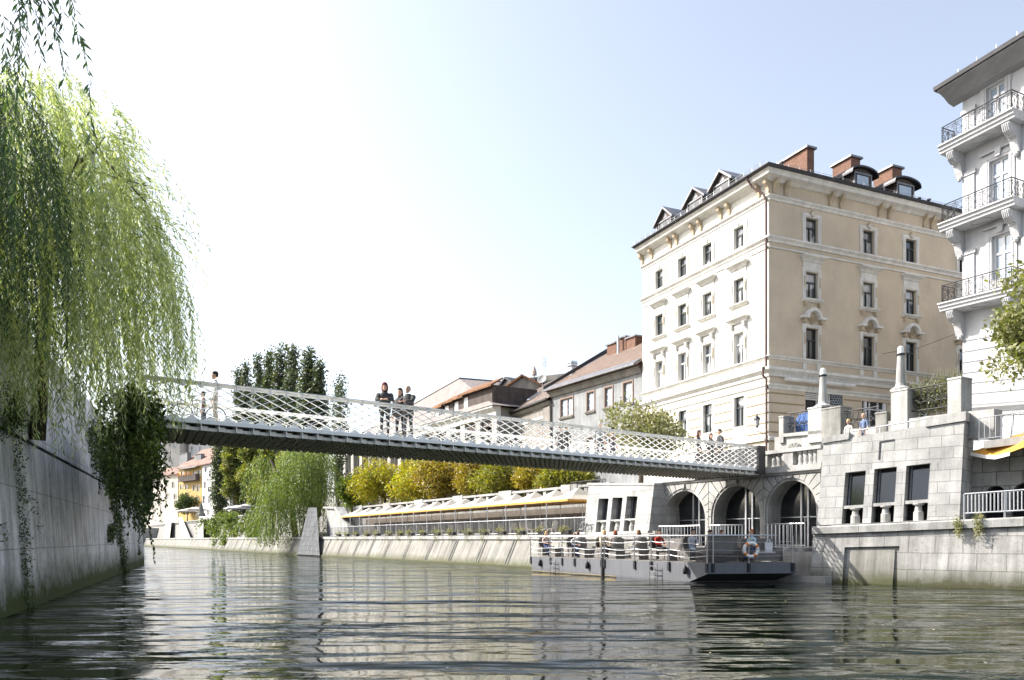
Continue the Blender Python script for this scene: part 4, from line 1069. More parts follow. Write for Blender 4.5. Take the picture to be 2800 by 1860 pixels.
def finial(mb,fr,uc,z,s=1):
    for k,(x,zz,r) in enumerate([(0,0,.10),(-.1,.1,.07),(.1,.1,.07),(0,.18,.08),(-.05,.28,.05),(.06,.3,.05),(0,.36,.04)]):
        mb.ball(fr.P(uc+x*s,.08,z+zz*s),r*s,r*s,r*s*.8,6,4)
for fr,hs,side in ((CL,Lholes,'L'),(CR,Rholes,'R')):
    for h in hs:
        nm=h[4]; o=window(fr,h,cb,pane='pane' if not (side=='R' and (nm=='second' or h[0]>9 and nm=='top')) else 'pane_dark',sash='sash_white' if (side=='L' and nm in('second',)) else 'sash')
        u0,u1,z0,z1=h[:4]; uc=(u0+u1)/2; mb=MB()
        if nm=='top':
            surround(mb,fr,h,.06,.26,botz=zb['bt0']+.01 if z0>zb['bt0'] else None); mb.prism(fr,[(uc-.07,z1+.1),(uc+.07,z1+.1),(uc+.1,z1+.36),(uc-.1,z1+.36)],.071,.14)
        elif nm=='third':
            surround(mb,fr,h,.05,.24); hw=.98
            mb.box(fr,uc-.72,uc+.72,.003,.06,z1+.245,z1+.62); cornice(mb,fr,uc,hw,z1+.62,.36,.42)
            mb.prof(fr,uc-.86,uc+.86,[(.003,z0-.22),(.12,z0-.2),(.26,z0-.06),(.26,z0-.005),(.003,z0-.005)])
        elif nm=='second':
            surround(mb,fr,h,.05,.24)
            if side=='L':
                mb.box(fr,uc-.68,uc+.68,.003,.05,z1+.245,z1+.5); cornice(mb,fr,uc,1.0,z1+.62,.34,.42)
                for s in (-1,1): mb.prism(fr,[(uc+s*.62-.08,z1+.3),(uc+s*.62+.08,z1+.3),(uc+s*.62+.08,z1+.62),(uc+s*.62-.08,z1+.62)],.06,.26)
            else:
                # segmental hood with shell
                pts=[]; N=14; r=.62
                zc=z1+.55
                out=[(uc-.98,zc),(uc-.98,zc+.12),(uc-r,zc+.12)]+[(uc-r*math.cos(PI*k/N),zc+.12+.62*math.sin(PI*k/N)) for k in range(1,N)]+[(uc+r,zc+.12),(uc+.98,zc+.12),(uc+.98,zc)]
                inn=[(uc+.5*math.cos(PI*k/N),zc+.0+.52*math.sin(PI*k/N)) for k in range(0,N+1)]
                for q0 in range(len(out)-1): pass
                top=[(uc-r*math.cos(PI*k/N),zc+.12+.60*math.sin(PI*k/N)) for k in range(N+1)]; low=[(uc-.48*math.cos(PI*k/N),zc+.02+.48*math.sin(PI*k/N)) for k in range(N+1)]
                for k in range(N): mb.prism(fr,[top[k],top[k+1],low[k+1],low[k]],.003,.36)
                for s in (-1,1): mb.prism(fr,[(uc+s*.48,zc),(uc+s*1.0,zc),(uc+s*1.0,zc+.14),(uc+s*.6,zc+.14)],.003,.36)
        elif nm=='ground':
            th=.16; mb.box(fr,u0-th,u0-.002,.003,.035,z0,z1+.16); mb.box(fr,u1+.002,u1+th,.003,.035,z0,z1+.16); mb.box(fr,u0-.002,u1+.002,.003,.035,z1+.002,z1+.16)
        mb.build('surround',M['trim'],o)
        mo=MB()
        if side=='R' and nm=='top': finial(mo,fr,uc,z1+.12,1.0)
        if side=='R' and nm=='second':
            finial(mo,fr,uc,z1+.28,1.15); finial(mo,fr,uc-.25,z1+.5,.7); finial(mo,fr,uc+.25,z1+.5,.7)
            for s in (-1,1): mo.build('ornament',M['bracket'],o); mo=MB(); mo.box(fr,uc+s*.72-.1,uc+s*.72+.1,.003,.28,z1+.3,z1+.54)
        if nm in('third','second'):
            for s in (-1,1): mo.build('ornament',M['bracket'],o); mo=MB(); mo.box(fr,uc+s*.64-.04,uc+s*.64+.04,.102,.13,z0+(z1-z0)*.45,z0+(z1-z0)*.82)
            if side=='R' and nm=='third':
                for s in (-1,1): mo.build('ornament',M['bracket'],o); mo=MB(); mo.prism(fr,[(uc+s*.6-.1,z0-.22),(uc+s*.6+.1,z0-.22),(uc+s*.6+.06,z0-.5),(uc+s*.6-.06,z0-.5)],.003,.2)
        mo.build('ornament',M['bracket'],o)
# string courses round both faces
def course(name,wz,mat):
    mb=MB(); mx=max(p[0] for p in wz)
    # mitred run
    rings=[]
    n=CL.n+CR.n; k=1/(1+CL.n.dot(CR.n)); 
    for end in range(3):
        rg=[]
        for w_,z in wz:
            if end==0: p=CL.P(-.03,w_,z)
            elif end==1:
                q=CL.O+CL.e*uL+ n*(w_*k); p=Vector((q.x,q.y,z))
            else: p=CR.P(uR,w_,z)
            rg.append(p)
        rings.append(rg)
    mb.loft(rings); return mb.build(name,mat,cb)
def molding(z0,z1,pr): 
    h=z1-z0; return [(.004,z0),(pr*.3,z0),(pr*.35,z0+h*.35),(pr*.75,z0+h*.6),(pr,z0+h*.7),(pr,z0+h),(.004,z0+h)]
course('string_course',molding(zb['fr1'],zb['fr0'],.2),M['trim'])
course('string_course',molding(zb['bt1'],zb['bt0'],.24),M['trim']); course('string_course',[(.004,zb['l2']-.1),(.07,zb['l2']-.1),(.07,zb['l2']),(.004,zb['l2'])],M['trim'])
course('string_course',molding(zb['a1'],zb['a0'],.2),M['trim'])
course('string_course',molding(zb['c1'],zb['c0'],.34),M['trim'])
course('string_course',molding(zb['d1'],zb['d0'],.14),M['trim'])
# main cornice
ze=LZ(475)
course('main_cornice',[(.004,ze-.5),(.1,ze-.49),(.3,ze-.36),(.62,ze-.28),(.66,ze-.1),(.78,ze-.02),(.004,ze-.02)],M['trim'])
course('gutter',[(.70,ze-.018),(.82,ze-.018),(.95,ze+.12),(.95,ze+.17),(.70,ze+.17)],M['dark_metal'])
# scrolled brackets in pairs on the frieze
def sbracket(fr,u):
    mb=MB(); z1=ze-.42; z0=zb['fr0']+.03
    mb.prof(fr,u-.12,u+.12,[(.004,z0),(.12,z0),(.16,z0+.12),(.12,z0+.27),(.17,z0+.45),(.36,z0+.66),(.42,z1),(.004,z1)]); mb.build('bracket',M['bracket'],cb)
for px in (1750,1776,1826.5,1844,1889,1909.5,1964.5,1987,2068,2093): sbracket(CL,CL.u(px+2,.2))
for px in (2122,2153,2276,2304,2410,2436,2533,2553,2576,2660): sbracket(CR,CR.u(px,.2))
# rusticated ground floor grooves
mb=MB(); zt=zb['d1']-.25; zg=[]; 
while zt>BASE+2.2: zg.append(zt); zt-=.62
segsL=[]; pu=0.0
for u in ULc: segsL.append((pu,u-WW-.2)); pu=u+WW+.15
segsL.append((pu,uL-.02))
for z in zg:
    for a,b in segsL: mb.box(CL,a+.05,b-.05,.003,.03,z-.05,z+.02)
    for a,b in ((.02,CR.u(2200)),(CR.u(2308),CR.u(2355)),(CR.u(2429),CR.u(2468)),(CR.u(2542),uR)): mb.box(CR,a,b-.04,.003,.03,z-.05,z+.02)
mb.build('rustication',M['groove'],cb)
# panels between the two belt courses
mb=MB()
for u in ULc: mb.box(CL,u-.95,u+.85,.003,.05,zb['c0']+.1,zb['a1']-.06); mb.build('apron_panel',M['trim'],cb); mb=MB()
for u in Rc:
    for s in (-1,1): mb.box(CR,u+s*.62-.16,u+s*.62+.16,.003,.06,zb['c0']+.1,zb['a1']-.02); mb.build('apron_panel',M['trim'],cb); mb=MB()
mb.build('apron_panel',M['trim'],cb)
# ledge along the river face at the level of the passage
course('base_ledge',[(.004,LZ(1203)),(.12,LZ(1203)),(.12,LZ(1195)),(.004,LZ(1192))],M['trim'])
# shop fronts
for (u0,u1,z0,z1,nm) in gro:
    mb=MB(); 
    for u in (u0,u0+(u1-u0)*.33,u0+(u1-u0)*.66,u1-.08): mb.box(CR,u,u+.08,-.22,-.12,z0,z1)
    mb.box(CR,u0,u1,-.22,-.12,z1-.55,z1-.47)
    if nm=='shop2': mb.box(CR,u0+.3,u0+.5,-.21,-.06,z0,z1); mb.box(CR,u1-.3,u1-.1,-.21,-.06,z0,z1)
    o=mb.build('shop_front',M['sash_white'],cb); KIDS.setdefault(o.name,[])
    mb=MB(); mb.poly([CR.P(u0,-.24,z0),CR.P(u1,-.24,z0),CR.P(u1,-.24,z1),CR.P(u0,-.24,z1)]); mb.build('pane',M['pane_dark'],o,recalc=False)
    if nm=='shop':
        mb=MB()
        for k in range(5): mb.box(CR,u0,u0+(u1-u0)*.62,-.11,-.05,z1-.55+k*.11,z1-.55+k*.11+.07)
        mb.build('roller_shutter',M['trim'],o)
        mb=MB(); mb.box(CR,u0+(u1-u0)*.7,u1-.02,-.12,-.06,z0,z1); mb.build('lattice_panel',surf('dark_lattice',(.05,.055,.06),brick=(.22,.16,.03),mortar=6.0,bump=.1),o)
mb=MB(); mb.tube([CR.P(CR.u(2137),.35,LZ(1031)-.1),CR.P(CR.u(2325),.35,LZ(1031)-.1)],.13,8); mb.build('rolled_awning',M['trim'],cb)
# roof
mb=MB(); pit=.60; ov=.9; n=CL.n+CR.n; k=1/(1+CL.n.dot(CR.n)); cq=CL.O+CL.e*uL
def cor(w_,z): q=cq+n*(w_*k); return Vector((q.x,q.y,z))
zr=ze+.15; dp=6.0; zrr=zr+dp*pit*.95
mb.poly([CL.P(-.3,ov,zr),cor(ov,zr),cor(-dp,zrr),CL.P(-.3,-dp,zrr)]); mb.poly([cor(ov,zr),CR.P(uR+3,ov,zr),CR.P(uR+3,-dp,zrr),cor(-dp,zrr)])
mb.poly([CL.P(-.3,ov,zr),CL.P(-.3,-dp,zrr),CL.P(-.3,-13,zr)])
mb.poly([CL.P(-.3,-dp,zrr),cor(-dp,zrr),CR.P(uR+3,-dp,zrr),CR.P(uR+3,-13,zrr-.1),CL.P(-.3,-13,zr)])
roof=mb.build('roof',M['roof_dark'],cb,recalc=False); KIDS.setdefault(roof.name,[])
mb=MB(); mb.poly([CL.P(-.3,ov-.02,zr-.03),cor(ov-.02,zr-.03),cor(.01,zr-.03),CL.P(-.3,.01,zr-.03)]); mb.poly([cor(ov-.02,zr-.03),CR.P(uR+3,ov-.02,zr-.03),CR.P(uR+3,.01,zr-.03),cor(.01,zr-.03)]); mb.build('eave',M['trim'],cb,recalc=False)
# snow guard rail along the river eave and lightning wire
mb=MB()
for zz in (.22,.38): mb.tube([CL.P(0,ov-.15,zr+zz),CL.P(uL+.3,ov-.15,zr+zz)],.018,5)
for k in range(20): mb.tube([CL.P(uL*k/19,ov-.15,zr+.05),CL.P(uL*k/19,ov-.15,zr+.4)],.015,4)
for k in range(24): mb.tube([CR.P(uR*k/23,ov-.25,zr+.1),CR.P(uR*k/23,ov-.25,zr+.35)],.014,4)
mb.tube([CR.P(0,ov-.25,zr+.3),CR.P(uR,ov-.25,zr+.3)],.012,4)
mb.build('snow_guard',M['steel'],roof)
# corner downpipe
mb=MB(); c0=cor(.95,ze); c1=cor(.18,LZ(520)); 
mb.tube([CL.P(uL-1.1,.9,ze),CL.P(uL-.9,.6,ze-.6),CL.P(uL-.3,.25,ze-1.2),CL.P(uL-.12,.16,ze-1.7),CL.P(uL-.12,.16,LZ(1000)),CL.P(uL-.12,.42,LZ(1006)),CL.P(uL-.12,.42,LZ(1028)),CL.P(uL-.12,.14,LZ(1036)),CL.P(uL-.12,.14,BASE)],.075,8)
mb.build('downpipe',plain('brown_pipe',(.10,.06,.05),rough=.5),cb)
# dormers on the river side: steep gables
def dormer(fr,px0,px1,pyb,pyt,w0,label,kind):
    u0,u1=fr.u(px0,w0),fr.u(px1,w0); zb_=fr.z((px0+px1)/2,pyb,w0); zt_=fr.z((px0+px1)/2,pyt,w0); uc=(u0+u1)/2; dpt=3.2
    hw=(u1-u0)/2; we=hw*.68; zs=zb_+(zt_-zb_)*(.5 if kind=='gable' else .72)
    mb=MB(); mb.box(fr,uc-we,uc+we,w0-dpt,w0,zb_-.4,zs); mb.prism(fr,[(uc-we,zs),(uc+we,zs),(uc,zt_-.25)],w0-dpt,w0-.001) if kind=='gable' else None
    if kind=='arch':
        mb.prism(fr,[(uc-we*math.cos(PI*k/10),zs+(zt_-zs-.12)*math.sin(PI*k/10)) for k in range(11)],w0-dpt,w0-.001)
    o=mb.build('dormer',M['wood_dark'],roof)
    mb=MB()
    if kind=='gable':
        for s in (-1,1):
            mb.prism(fr,[(uc,zt_),(uc,zt_-.18),(uc+s*hw,zs-.28),(uc+s*hw,zs-.1)],w0-dpt,w0+.28)
    else:
        N=12
        top=[(uc-hw*math.cos(PI*k/N),zs-.06+(zt_-zs+.06)*math.sin(PI*k/N)**.8) for k in range(N+1)]; low=[(x,z-.12) for x,z in top]
        for k in range(N): mb.prism(fr,[top[k],top[k+1],low[k+1],low[k]],w0-dpt,w0+.3)
    mb.build('dormer_roof',M['sheet'] if kind=='gable' else M['dark_metal'],roof)
    mb=MB(); t=.08
    mb.box(fr,uc-we+.12,uc+we-.12,w0+.003,w0+.03,zb_-.1,zs-.1) if kind=='gable' else mb.box(fr,uc-we+.3,uc+we-.3,w0+.003,w0+.03,zb_-.1,zs-.15); mb.build('dormer_window',M['pane_sky'] if kind=='arch' else M['pane_dark'],roof)
    mb=MB()
    mb.box(fr,uc-we+.02,uc-we+.12,w0+.003,w0+.07,zb_-.1,zs); mb.box(fr,uc+we-.12,uc+we-.02,w0+.003,w0+.07,zb_-.1,zs); mb.box(fr,uc-we+.02,uc+we-.02,w0+.003,w0+.09,zs-.1,zs+.02)
    if kind=='gable': mb.prism(fr,[(uc-.35*we,zs+.1),(uc+.35*we,zs+.1),(uc,zs+.62*(zt_-zs))],w0+.003,w0+.02)
    mb.build('dormer_frame',M['sheet'],roof)
for a,b,yb,yt in ((1793,1845,636,565),(1871,1933,582,511),(1942,2008,535,464)): dormer(CL,a,b,yb,yt,-.6,'', 'gable')
for a,b,yb,yt in ((2322,2394,521,458),(2438,2510,548,487)): dormer(CR,a,b,yb,yt,-.6,'','arch')
def chimney(par,fr,px0,px1,pyb,pyt,w0,dpt,mat='brick',cap=True,mat2='pale_brick',split=None):
    u0,u1=fr.u(px0,w0),fr.u(px1,w0); zb_=fr.z(px0,pyb,w0); zt_=fr.z((px0+px1)/2,pyt,w0)
    mb=MB(); mb.box(fr,u0,u1,w0-dpt,w0,zb_-1.2,zt_); o=mb.build('chimney',M[mat],par)
    KIDS.setdefault(o.name,[])
    if cap and par.parent is None:
        mb=MB(); mb.box(fr,u0-.14,u1+.14,w0-dpt-.14,w0+.14,zt_,zt_+.14); mb.build('chimney_cap',M['sheet'],o)
    else:
        mb=MB(); mb.box(fr,u0-.14,u1+.14,w0-dpt-.14,w0+.14,zt_,zt_+.14); mb.build('chimney_cap',M['sheet'],par)
for a,b,yb,yt,dd in ((2207,2226,480,407,3.2),(2327,2352,475,433,1.7),(2440,2466,500,460,1.7)): chimney(roof,CR,a,b,yb,yt,-2.6,dd)
for px,yt,yb in ((2138,444,470),(2513,541,565),(2540,545,565)):
    mb=MB(); w0=-1.2; u=CR.u(px,w0); mb.lathe(CR.P(u,w0,CR.z(px,yb,w0)-.3),[(.08,0),(.08,CR.z(px,yt,w0)-CR.z(px,yb,w0)+.2),(.15,CR.z(px,yt,w0)-CR.z(px,yb,w0)+.22),(.15,CR.z(px,yt,w0)-CR.z(px,yb,w0)+.3)],8); mb.build('vent_pipe',M['dark_metal'],roof)
# wall lantern at the corner
c=CL.P(CL.u(2070,.9),.9,CL.z(2072,1165,.9)); 
t=thing('wall_lantern',c,'black wall lantern on a curled bracket beside the corner of the cream building','lantern')
mb=MB(); mb.lathe(c,[(.10,0),(.17,.42)],6); mb.build('glass',surf('lantern_glass',(.55,.56,.58),rough=.1,var=.1,bump=0),t)
mb=MB(); mb.lathe(c+Vector((0,0,.421)),[(.24,0),(.16,.14),(.06,.22),(.03,.26),(.04,.3),(.01,.42)],6); mb.lathe(c-Vector((0,0,.12)),[(.02,0),(.07,.05),(.11,.119)],6)
for k in range(6):
    a=2*PI*k/6; mb.tube([c+Vector((.105*math.cos(a),.105*math.sin(a),0)),c+Vector((.175*math.cos(a),.175*math.sin(a),.42))],.012,4)
mb.build('lantern_frame',M['iron'],t)
mb=MB(); w1=CL.P(CL.u(2095,.02),.02,c.z-.75); mb.tube([c-Vector((0,0,.12)),c-Vector((0,0,.3)),(c+w1)/2+Vector((0,0,-.02)),w1+Vector((0,0,.3))],.025,6); mb.tube([(c+w1)/2,w1+Vector((0,0,-.25))],.02,5); mb.build('bracket_arm',M['iron'],t)

# ================= balcony building at the right edge
B0=Fr(2632,46.0,vp=330)
def fitskew():
    pts=[]
    for x,y,m_ in ((2569,391,-.528),(2568,611,-.386),(2569,829,-.251)):
        u1,z1=B0.uz(x,y,1.3); u2,z2=B0.uz(x+190,y+190*m_,1.3); pts.append(((z1+z2)/2,(z2-z1)/(u2-u1)))
    n_=len(pts); mx=sum(p[0] for p in pts)/n_; my=sum(p[1] for p in pts)/n_
    b=sum((p[0]-mx)*(p[1]-my) for p in pts)/sum((p[0]-mx)**2 for p in pts); return (my-b*mx,b)
B0.e=B0.e if B0.e.y<0 else -B0.e; B0.n=Vector((B0.e.y,-B0.e.x))
sk=fitskew(); print('SKEW',sk)
BB=Fr(2632,46.0,vp=330,skew=sk); BB.e=B0.e; BB.n=B0.n
bb=thing('balcony_building',BB.P(0,0,BASE),'tall white stucco building with three stacked iron balconies at the right edge','building')
stucco=surf('white_stucco',(.50,.505,.52),var=.1,streak=.12,fine=20); stucco2=surf('grey_stucco',(.27,.27,.275),var=.1,streak=.12)
uE=9.5; roofz=BB.z(2640,262)
fw=[]
for (a,b,yt,yb) in ((2706,2757,600/3.137+25,1000),):
    pass
wins=[(2704,2755,246,395),(2712,2766,446,620),(2719,2772,650,800)]
slabs=[]
for (x,y) in ((2563,400),(2568,611),(2569,829)): slabs.append(BB.z(x,y,1.35))
ubal0=BB.u(2563,1.35); ubal1=(BB.u(2762,1.35)+BB.u(2775,1.35))/2
Wh=[]
for (a,b,yt,yb),zs_ in zip(wins,slabs):
    ua,ub=BB.u(a,-.2),BB.u(b,-.2); zt=BB.z(a,yt,-.2); Wh.append((ua,ub,zs_+.05,zt))
mb=MB(); wall(mb,BB,0,uE,3.0,roofz,Wh,0,.3)
mb.poly([BB.P(0,0,3),BB.P(0,-12,3),BB.P(0,-12,roofz),BB.P(0,0,roofz)])
mb.build('wall',stucco,bb,recalc=False)
mb=MB(); mb.box(BB,.3,uE-.3,-11,-.32,3,roofz-.1); mb.build('core',stucco2,bb)
# corner pilaster strips and caps
for k in range(3):
    mb=MB(); z1=(slabs[k-1]-1.9) if k>0 else roofz-1.1; z0=slabs[k]+.1
    mb.box(BB,.05,.75,.003,.09,z0,z1); mb.box(BB,-.03,.85,.003,.16,z1,z1+.22); mb.box(BB,-.05,.87,.003,.2,z0,z0+.3)
    mb.build('pilaster',stucco,bb); mb=MB(); mb.box(BB,3.4,4.1,.003,.09,z0,z1); mb.build('pilaster',stucco,bb)
# rustication below
zg=slabs[2]-2.2; mb=MB()
while zg>8.2: mb.box(BB,-.02,uE,.003,.025,zg,zg+.05); zg-=.62
mb.build('rustication',plain('shadow_joint',(.22,.22,.22)),bb)
mb=MB(); zc=BB.z(2620,1112,.3); mb.prof(BB,-.35,uE,[(.003,zc-.35),(.12,zc-.3),(.3,zc-.12),(.34,zc),(.003,zc)]); mb.prof(BB,-.35,uE,[(.003,zc-.62),(.12,zc-.6),(.14,zc-.5),(.003,zc-.48)]); mb.build('string_course',stucco,bb)
# fanned stones below the string course
mb=MB()
for k,(a,b,c,d) in enumerate(((2622,2690,2672,2600),(2694,2722,2722,2704),(2748,2772,2764,2745),(2776,2840,2830,2772))):
    mb.prism(BB,[(BB.u(a),zc-.66),(BB.u(b),zc-.66),(BB.u(c),zc-1.9),(BB.u(d),zc-1.9)],.004,.09)
mb.build('fanned_stones',stucco,bb)
for i,((u0,u1,z0,z1),zs_) in enumerate(zip(Wh,slabs)):
    uc=(u0+u1)/2; t=.09; mb=MB(); w_=-.24
    mb.box(BB,u0,u0+t,w_-.05,w_+.05,z0,z1); mb.box(BB,u1-t,u1,w_-.05,w_+.05,z0,z1); mb.box(BB,uc-t*.6,uc+t*.6,w_-.05,w_+.06,z0,z1)
    zt=z0+(z1-z0)*.68
    mb.box(BB,u0+t,u1-t,w_-.05,w_+.05,z1-t,z1); mb.box(BB,u0+t,u1-t,w_-.05,w_+.06,zt,zt+.12); mb.box(BB,u0+t,u1-t,w_-.05,w_+.05,z0,z0+.5)
    o=mb.build('french_window',M['sash_white'],bb); KIDS.setdefault(o.name,[])
    mb=MB(); mb.poly([BB.P(u0+t,w_-.02,z0),BB.P(u1-t,w_-.02,z0),BB.P(u1-t,w_-.02,z1-t),BB.P(u0+t,w_-.02,z1-t)]); mb.build('pane',M['pane_sky'],o,recalc=False)
    mb=MB(); surround(mb,BB,(u0,u1,z0,z1),.06,.32); mb.prism(BB,[(uc-.12,z1+.1),(uc+.12,z1+.1),(uc+.2,z1+.55),(uc-.2,z1+.55)],.072,.2); mb.box(BB,u0-.5,u1+.5,.003,.16,z1+.45,z1+.55); mb.build('surround',stucco,o)
    # balcony slab, consoles and iron railing
    mb=MB(); mb.prof(BB,ubal0,ubal1,[(.003,zs_-.5),(1.15,zs_-.45),(1.18,zs_-.3),(1.26,zs_-.27),(1.28,zs_-.12),(1.38,zs_-.08),(1.38,zs_),(.003,zs_)])
    ob=mb.build('balcony',stucco,bb); KIDS.setdefault(ob.name,[])
    mb=MB(); mb.tube([BB.P((ubal0+ubal1)/2+.55*math.cos(k*PI/10),.65+.3*math.sin(k*PI/10),zs_-.5) for k in range(21)],.025,5); mb.build('soffit_ring',stucco,ob)
    for uu in (ubal0+.35,ubal1-.75):
        mb=MB(); mb.prof(BB,uu,uu+.42,[(.003,zs_-.5),(1.1,zs_-.47),(1.08,zs_-.62),(.98,zs_-.85),(.72,zs_-1.08),(.5,zs_-1.12),(.5,zs_-1.2),(.42,zs_-1.22),(.32,zs_-1.55),(.2,zs_-1.85),(.003,zs_-1.95)])
        for q in range(4): mb.prof(BB,uu+.02+.1*q,uu+.07+.1*q,[(1.1,zs_-.52),(1.13,zs_-.55),(1.1,zs_-.68),(1.0,zs_-.9),(.74,zs_-1.12),(.7,zs_-1.05),(.95,zs_-.83)])
        mb.lathe(BB.P(uu+.21,.16,zs_-2.1),[(.03,0),(.12,.06),(.15,.15),(.1,.25)],8); mb.build('console',stucco,ob)
    mb=MB(); H=1.02; wr=1.2
    a0,a1=ubal0+.18,ubal1-.15
    runs=[(BB.P(a0,wr,0),BB.P(a1,wr,0),6),(BB.P(a0,.1,0),BB.P(a0,wr,0),2),(BB.P(a1,wr,0),BB.P(a1,.1,0),2)]
    def zz(p,h,uu): return BB.P(uu,0,zs_+h).z
    def run(ua,wa,ub,wb,n):
        def G(f,h): return BB.P(ua+(ub-ua)*f,wa+(wb-wa)*f,zs_+h)
        mb.tube([G(0,H),G(1,H)],.03,6); mb.tube([G(0,.08),G(1,.08)],.018,5); mb.tube([G(0,H-.12),G(1,H-.12)],.012,4)
        for k in range(n+1): mb.tube([G(k/n,0),G(k/n,H)],.02,5)
        for k in range(n):
            f0=k/n; d=1/n
            cx=f0+d/2
            for q in range(8):
                a=q*PI/4; mb.tube([G(cx,.5),G(cx+.42*d*math.cos(a),.5+.36*math.sin(a))],.009,4)
            mb.tube([G(cx+.40*d*math.cos(a*PI/6),.5+.34*math.sin(a*PI/6)) for a in range(13)],.012,4)
            for sx in (-1,1):
                for sz in (-1,1):
                    pc=(cx+sx*.36*d,.5+sz*.32)
                    mb.tube([G(pc[0]+.09*d*math.cos(a*PI/4),pc[1]+.07*math.sin(a*PI/4)) for a in range(8)],.012,4)
            for j in (.12,.88): mb.tube([G(f0+d*j,.08),G(f0+d*j,H-.12)],.008,4)
    run(a0,wr,a1,wr,5); run(a0,.1,a0,wr,2); run(a1,wr,a1,.1,2)
    mb.build('iron_railing',M['iron'],ob)
# air conditioner box on the lowest visible balcony
mb=MB(); u,z=BB.uz(2740,765,.7); mb.box(BB,u-.5,u+.3,.55,.9,slabs[2]+.01,slabs[2]+.62); 
tag(mb.build('air_conditioner',surf('pale_casing',(.55,.55,.53))),'pale air conditioner box standing on the lowest iron balcony','air conditioner')
# roof eave
zr=BB.z(2571,237,1.6)
mb=MB(); 
mb.prof(BB,-.55,uE,[(.003,zr-.65),(.5,zr-.55),(.9,zr-.32),(1.2,zr-.2),(1.5,zr-.12),(1.5,zr-.06),(.003,zr-.06)]); mb.build('main_cornice',stucco2,bb)
mb=MB(); mb.prof(BB,-.68,uE,[(1.45,zr-.058),(1.62,zr-.04),(1.66,zr+.16),(-.2,zr+.9),(-8,zr+3.0),(-8,zr+2.8),(-.2,zr-.05)]); rf=mb.build('roof',M['dark_metal'],bb); KIDS.setdefault(rf.name,[])
mb=MB(); mb.tube([BB.P(-.1,1.3,zr+.25),BB.P(uE,1.3,zr+.55)],.015,5)
for k in range(9): mb.tube([BB.P(.6+k*1.1,1.3,zr+.2),BB.P(.6+k*1.1,1.3,zr+.56)],.015,5)
mb.build('snow_guard',M['steel'],rf)
# ================= row of older houses left of the cream building
GH=Fr(1757,63.2,vp=448); GH.e=GH.e if GH.e.x>0 else -GH.e
# grey plaster house
G=Fr(1510,77.9,1757,63.6); aS=-.035; G.skew=(aS,0)
gh=thing('grey_house',G.P(G.L/2,0,STREET),'grey plaster house with brown windows and brown tiled roof left of the cream building','house')
wins=[(1532.7,1573.5,1074,1148),(1605,1632,1062,1133),(1654,1682,1046,1120),(1705,1737,1032,1105)]
hs=[]
for a,b,t_,bt in wins: hs.append((G.u(a+5,-.15),G.u(b-3,-.15),G.z((a+b)/2,bt-8,-.15),G.z((a+b)/2,t_+14,-.15)))
zt=sum(h[3] for h in hs)/4; z0=sum(h[2] for h in hs)/4; hs=[(h[0],h[1],z0,zt) for h in hs]
lo=[(h[0],h[1],z0-4.1,zt-4.1) for h in hs]
eave=G.z(1497,1067,.5)
mb=MB(); wall(mb,G,0,G.L,STREET,eave,hs+lo,0,.22); mb.poly([G.P(0,0,5),G.P(0,0,eave),G.P(0,-9,eave),G.P(0,-9,5)]); mb.build('wall',M['grey_house'],gh,recalc=False)
for i,h in enumerate(hs+lo):
    u0,u1,a,b=h; t=.09; uc=(u0+u1)/2
    mb=MB(); w_=-.12
    for x in (u0,u1-t): mb.box(G,x,x+t,w_-.05,w_+.05,a,b)
    mb.box(G,u0+t,u1-t,w_-.05,w_+.05,a,a+t); mb.box(G,u0+t,u1-t,w_-.05,w_+.05,b-t,b)
    n=2 if u1-u0>1.6 else 1
    if n==2: mb.box(G,uc-.06,uc+.06,w_-.05,w_+.06,a+t,b-t)
    mb.box(G,u0-.16,u0-.003,.003,.06,a-.1,b+.16); mb.box(G,u1+.003,u1+.16,.003,.06,a-.1,b+.16); mb.box(G,u0-.003,u1+.003,.003,.06,b+.003,b+.16)
    o=mb.build('window',M['sash_brown'],gh); KIDS.setdefault(o.name,[])
    mb=MB(); mb.poly([G.P(u0+t,w_-.02,a+t),G.P(u1-t,w_-.02,a+t),G.P(u1-t,w_-.02,b-t),G.P(u0+t,w_-.02,b-t)]); mb.build('pane',M['pane_sky'],o,recalc=False)
    mb=MB(); 
    for k in range(1,n*2): 
        if n==2 and k==2: continue
        x=u0+(u1-u0)*k/(n*2); mb.box(G,x-.02,x+.02,w_-.018,w_+.01,a+t,b-t)
    for f in (.33,.66): mb.box(G,u0+t,u1-t,w_-.018,w_+.012,a+(b-a)*f-.02,a+(b-a)*f+.02)
    mb.build('glazing_bar',M['sash_white'],o)
    mb=MB(); mb.prof(G,u0-.22,u1+.22,[(.003,a-.3),(.12,a-.26),(.2,a-.12),(.2,a-.1),(.003,a-.1)]); mb.build('sill',M['grey_house2'],o)
rdg=eave+4.4; dp=6.5
mb=MB(); mb.poly([G.P(-.3,.75,eave-.1),G.P(G.L+.3,.75,eave-.1),G.P(G.L+.3,-dp,rdg),G.P(-.3,-dp,rdg)]); mb.poly([G.P(-.3,-dp,rdg),G.P(G.L+.3,-dp,rdg),G.P(G.L+.3,-13,eave),G.P(-.3,-13,eave)])
mb.poly([G.P(-.3,.75,eave-.16),G.P(G.L+.3,.75,eave-.16),G.P(G.L+.3,.0,eave-.2),G.P(-.3,.0,eave-.2)])
rf=mb.build('roof',M['roof_brown'],gh,recalc=False); KIDS.setdefault(rf.name,[])
mb=MB(); mb.prof(G,-.2,G.L,[(.003,eave-.75),(.15,eave-.7),(.3,eave-.4),(.55,eave-.25),(.003,eave-.21)]); mb.build('cornice',M['grey_house2'],gh)
mb=MB(); mb.prof(G,-.35,G.L,[(.76,eave-.15),(.86,eave-.14),(.86,eave+.02),(.1,eave+.47),(.08,eave+.40)]); mb.build('gutter_sheet',M['sheet'],rf)
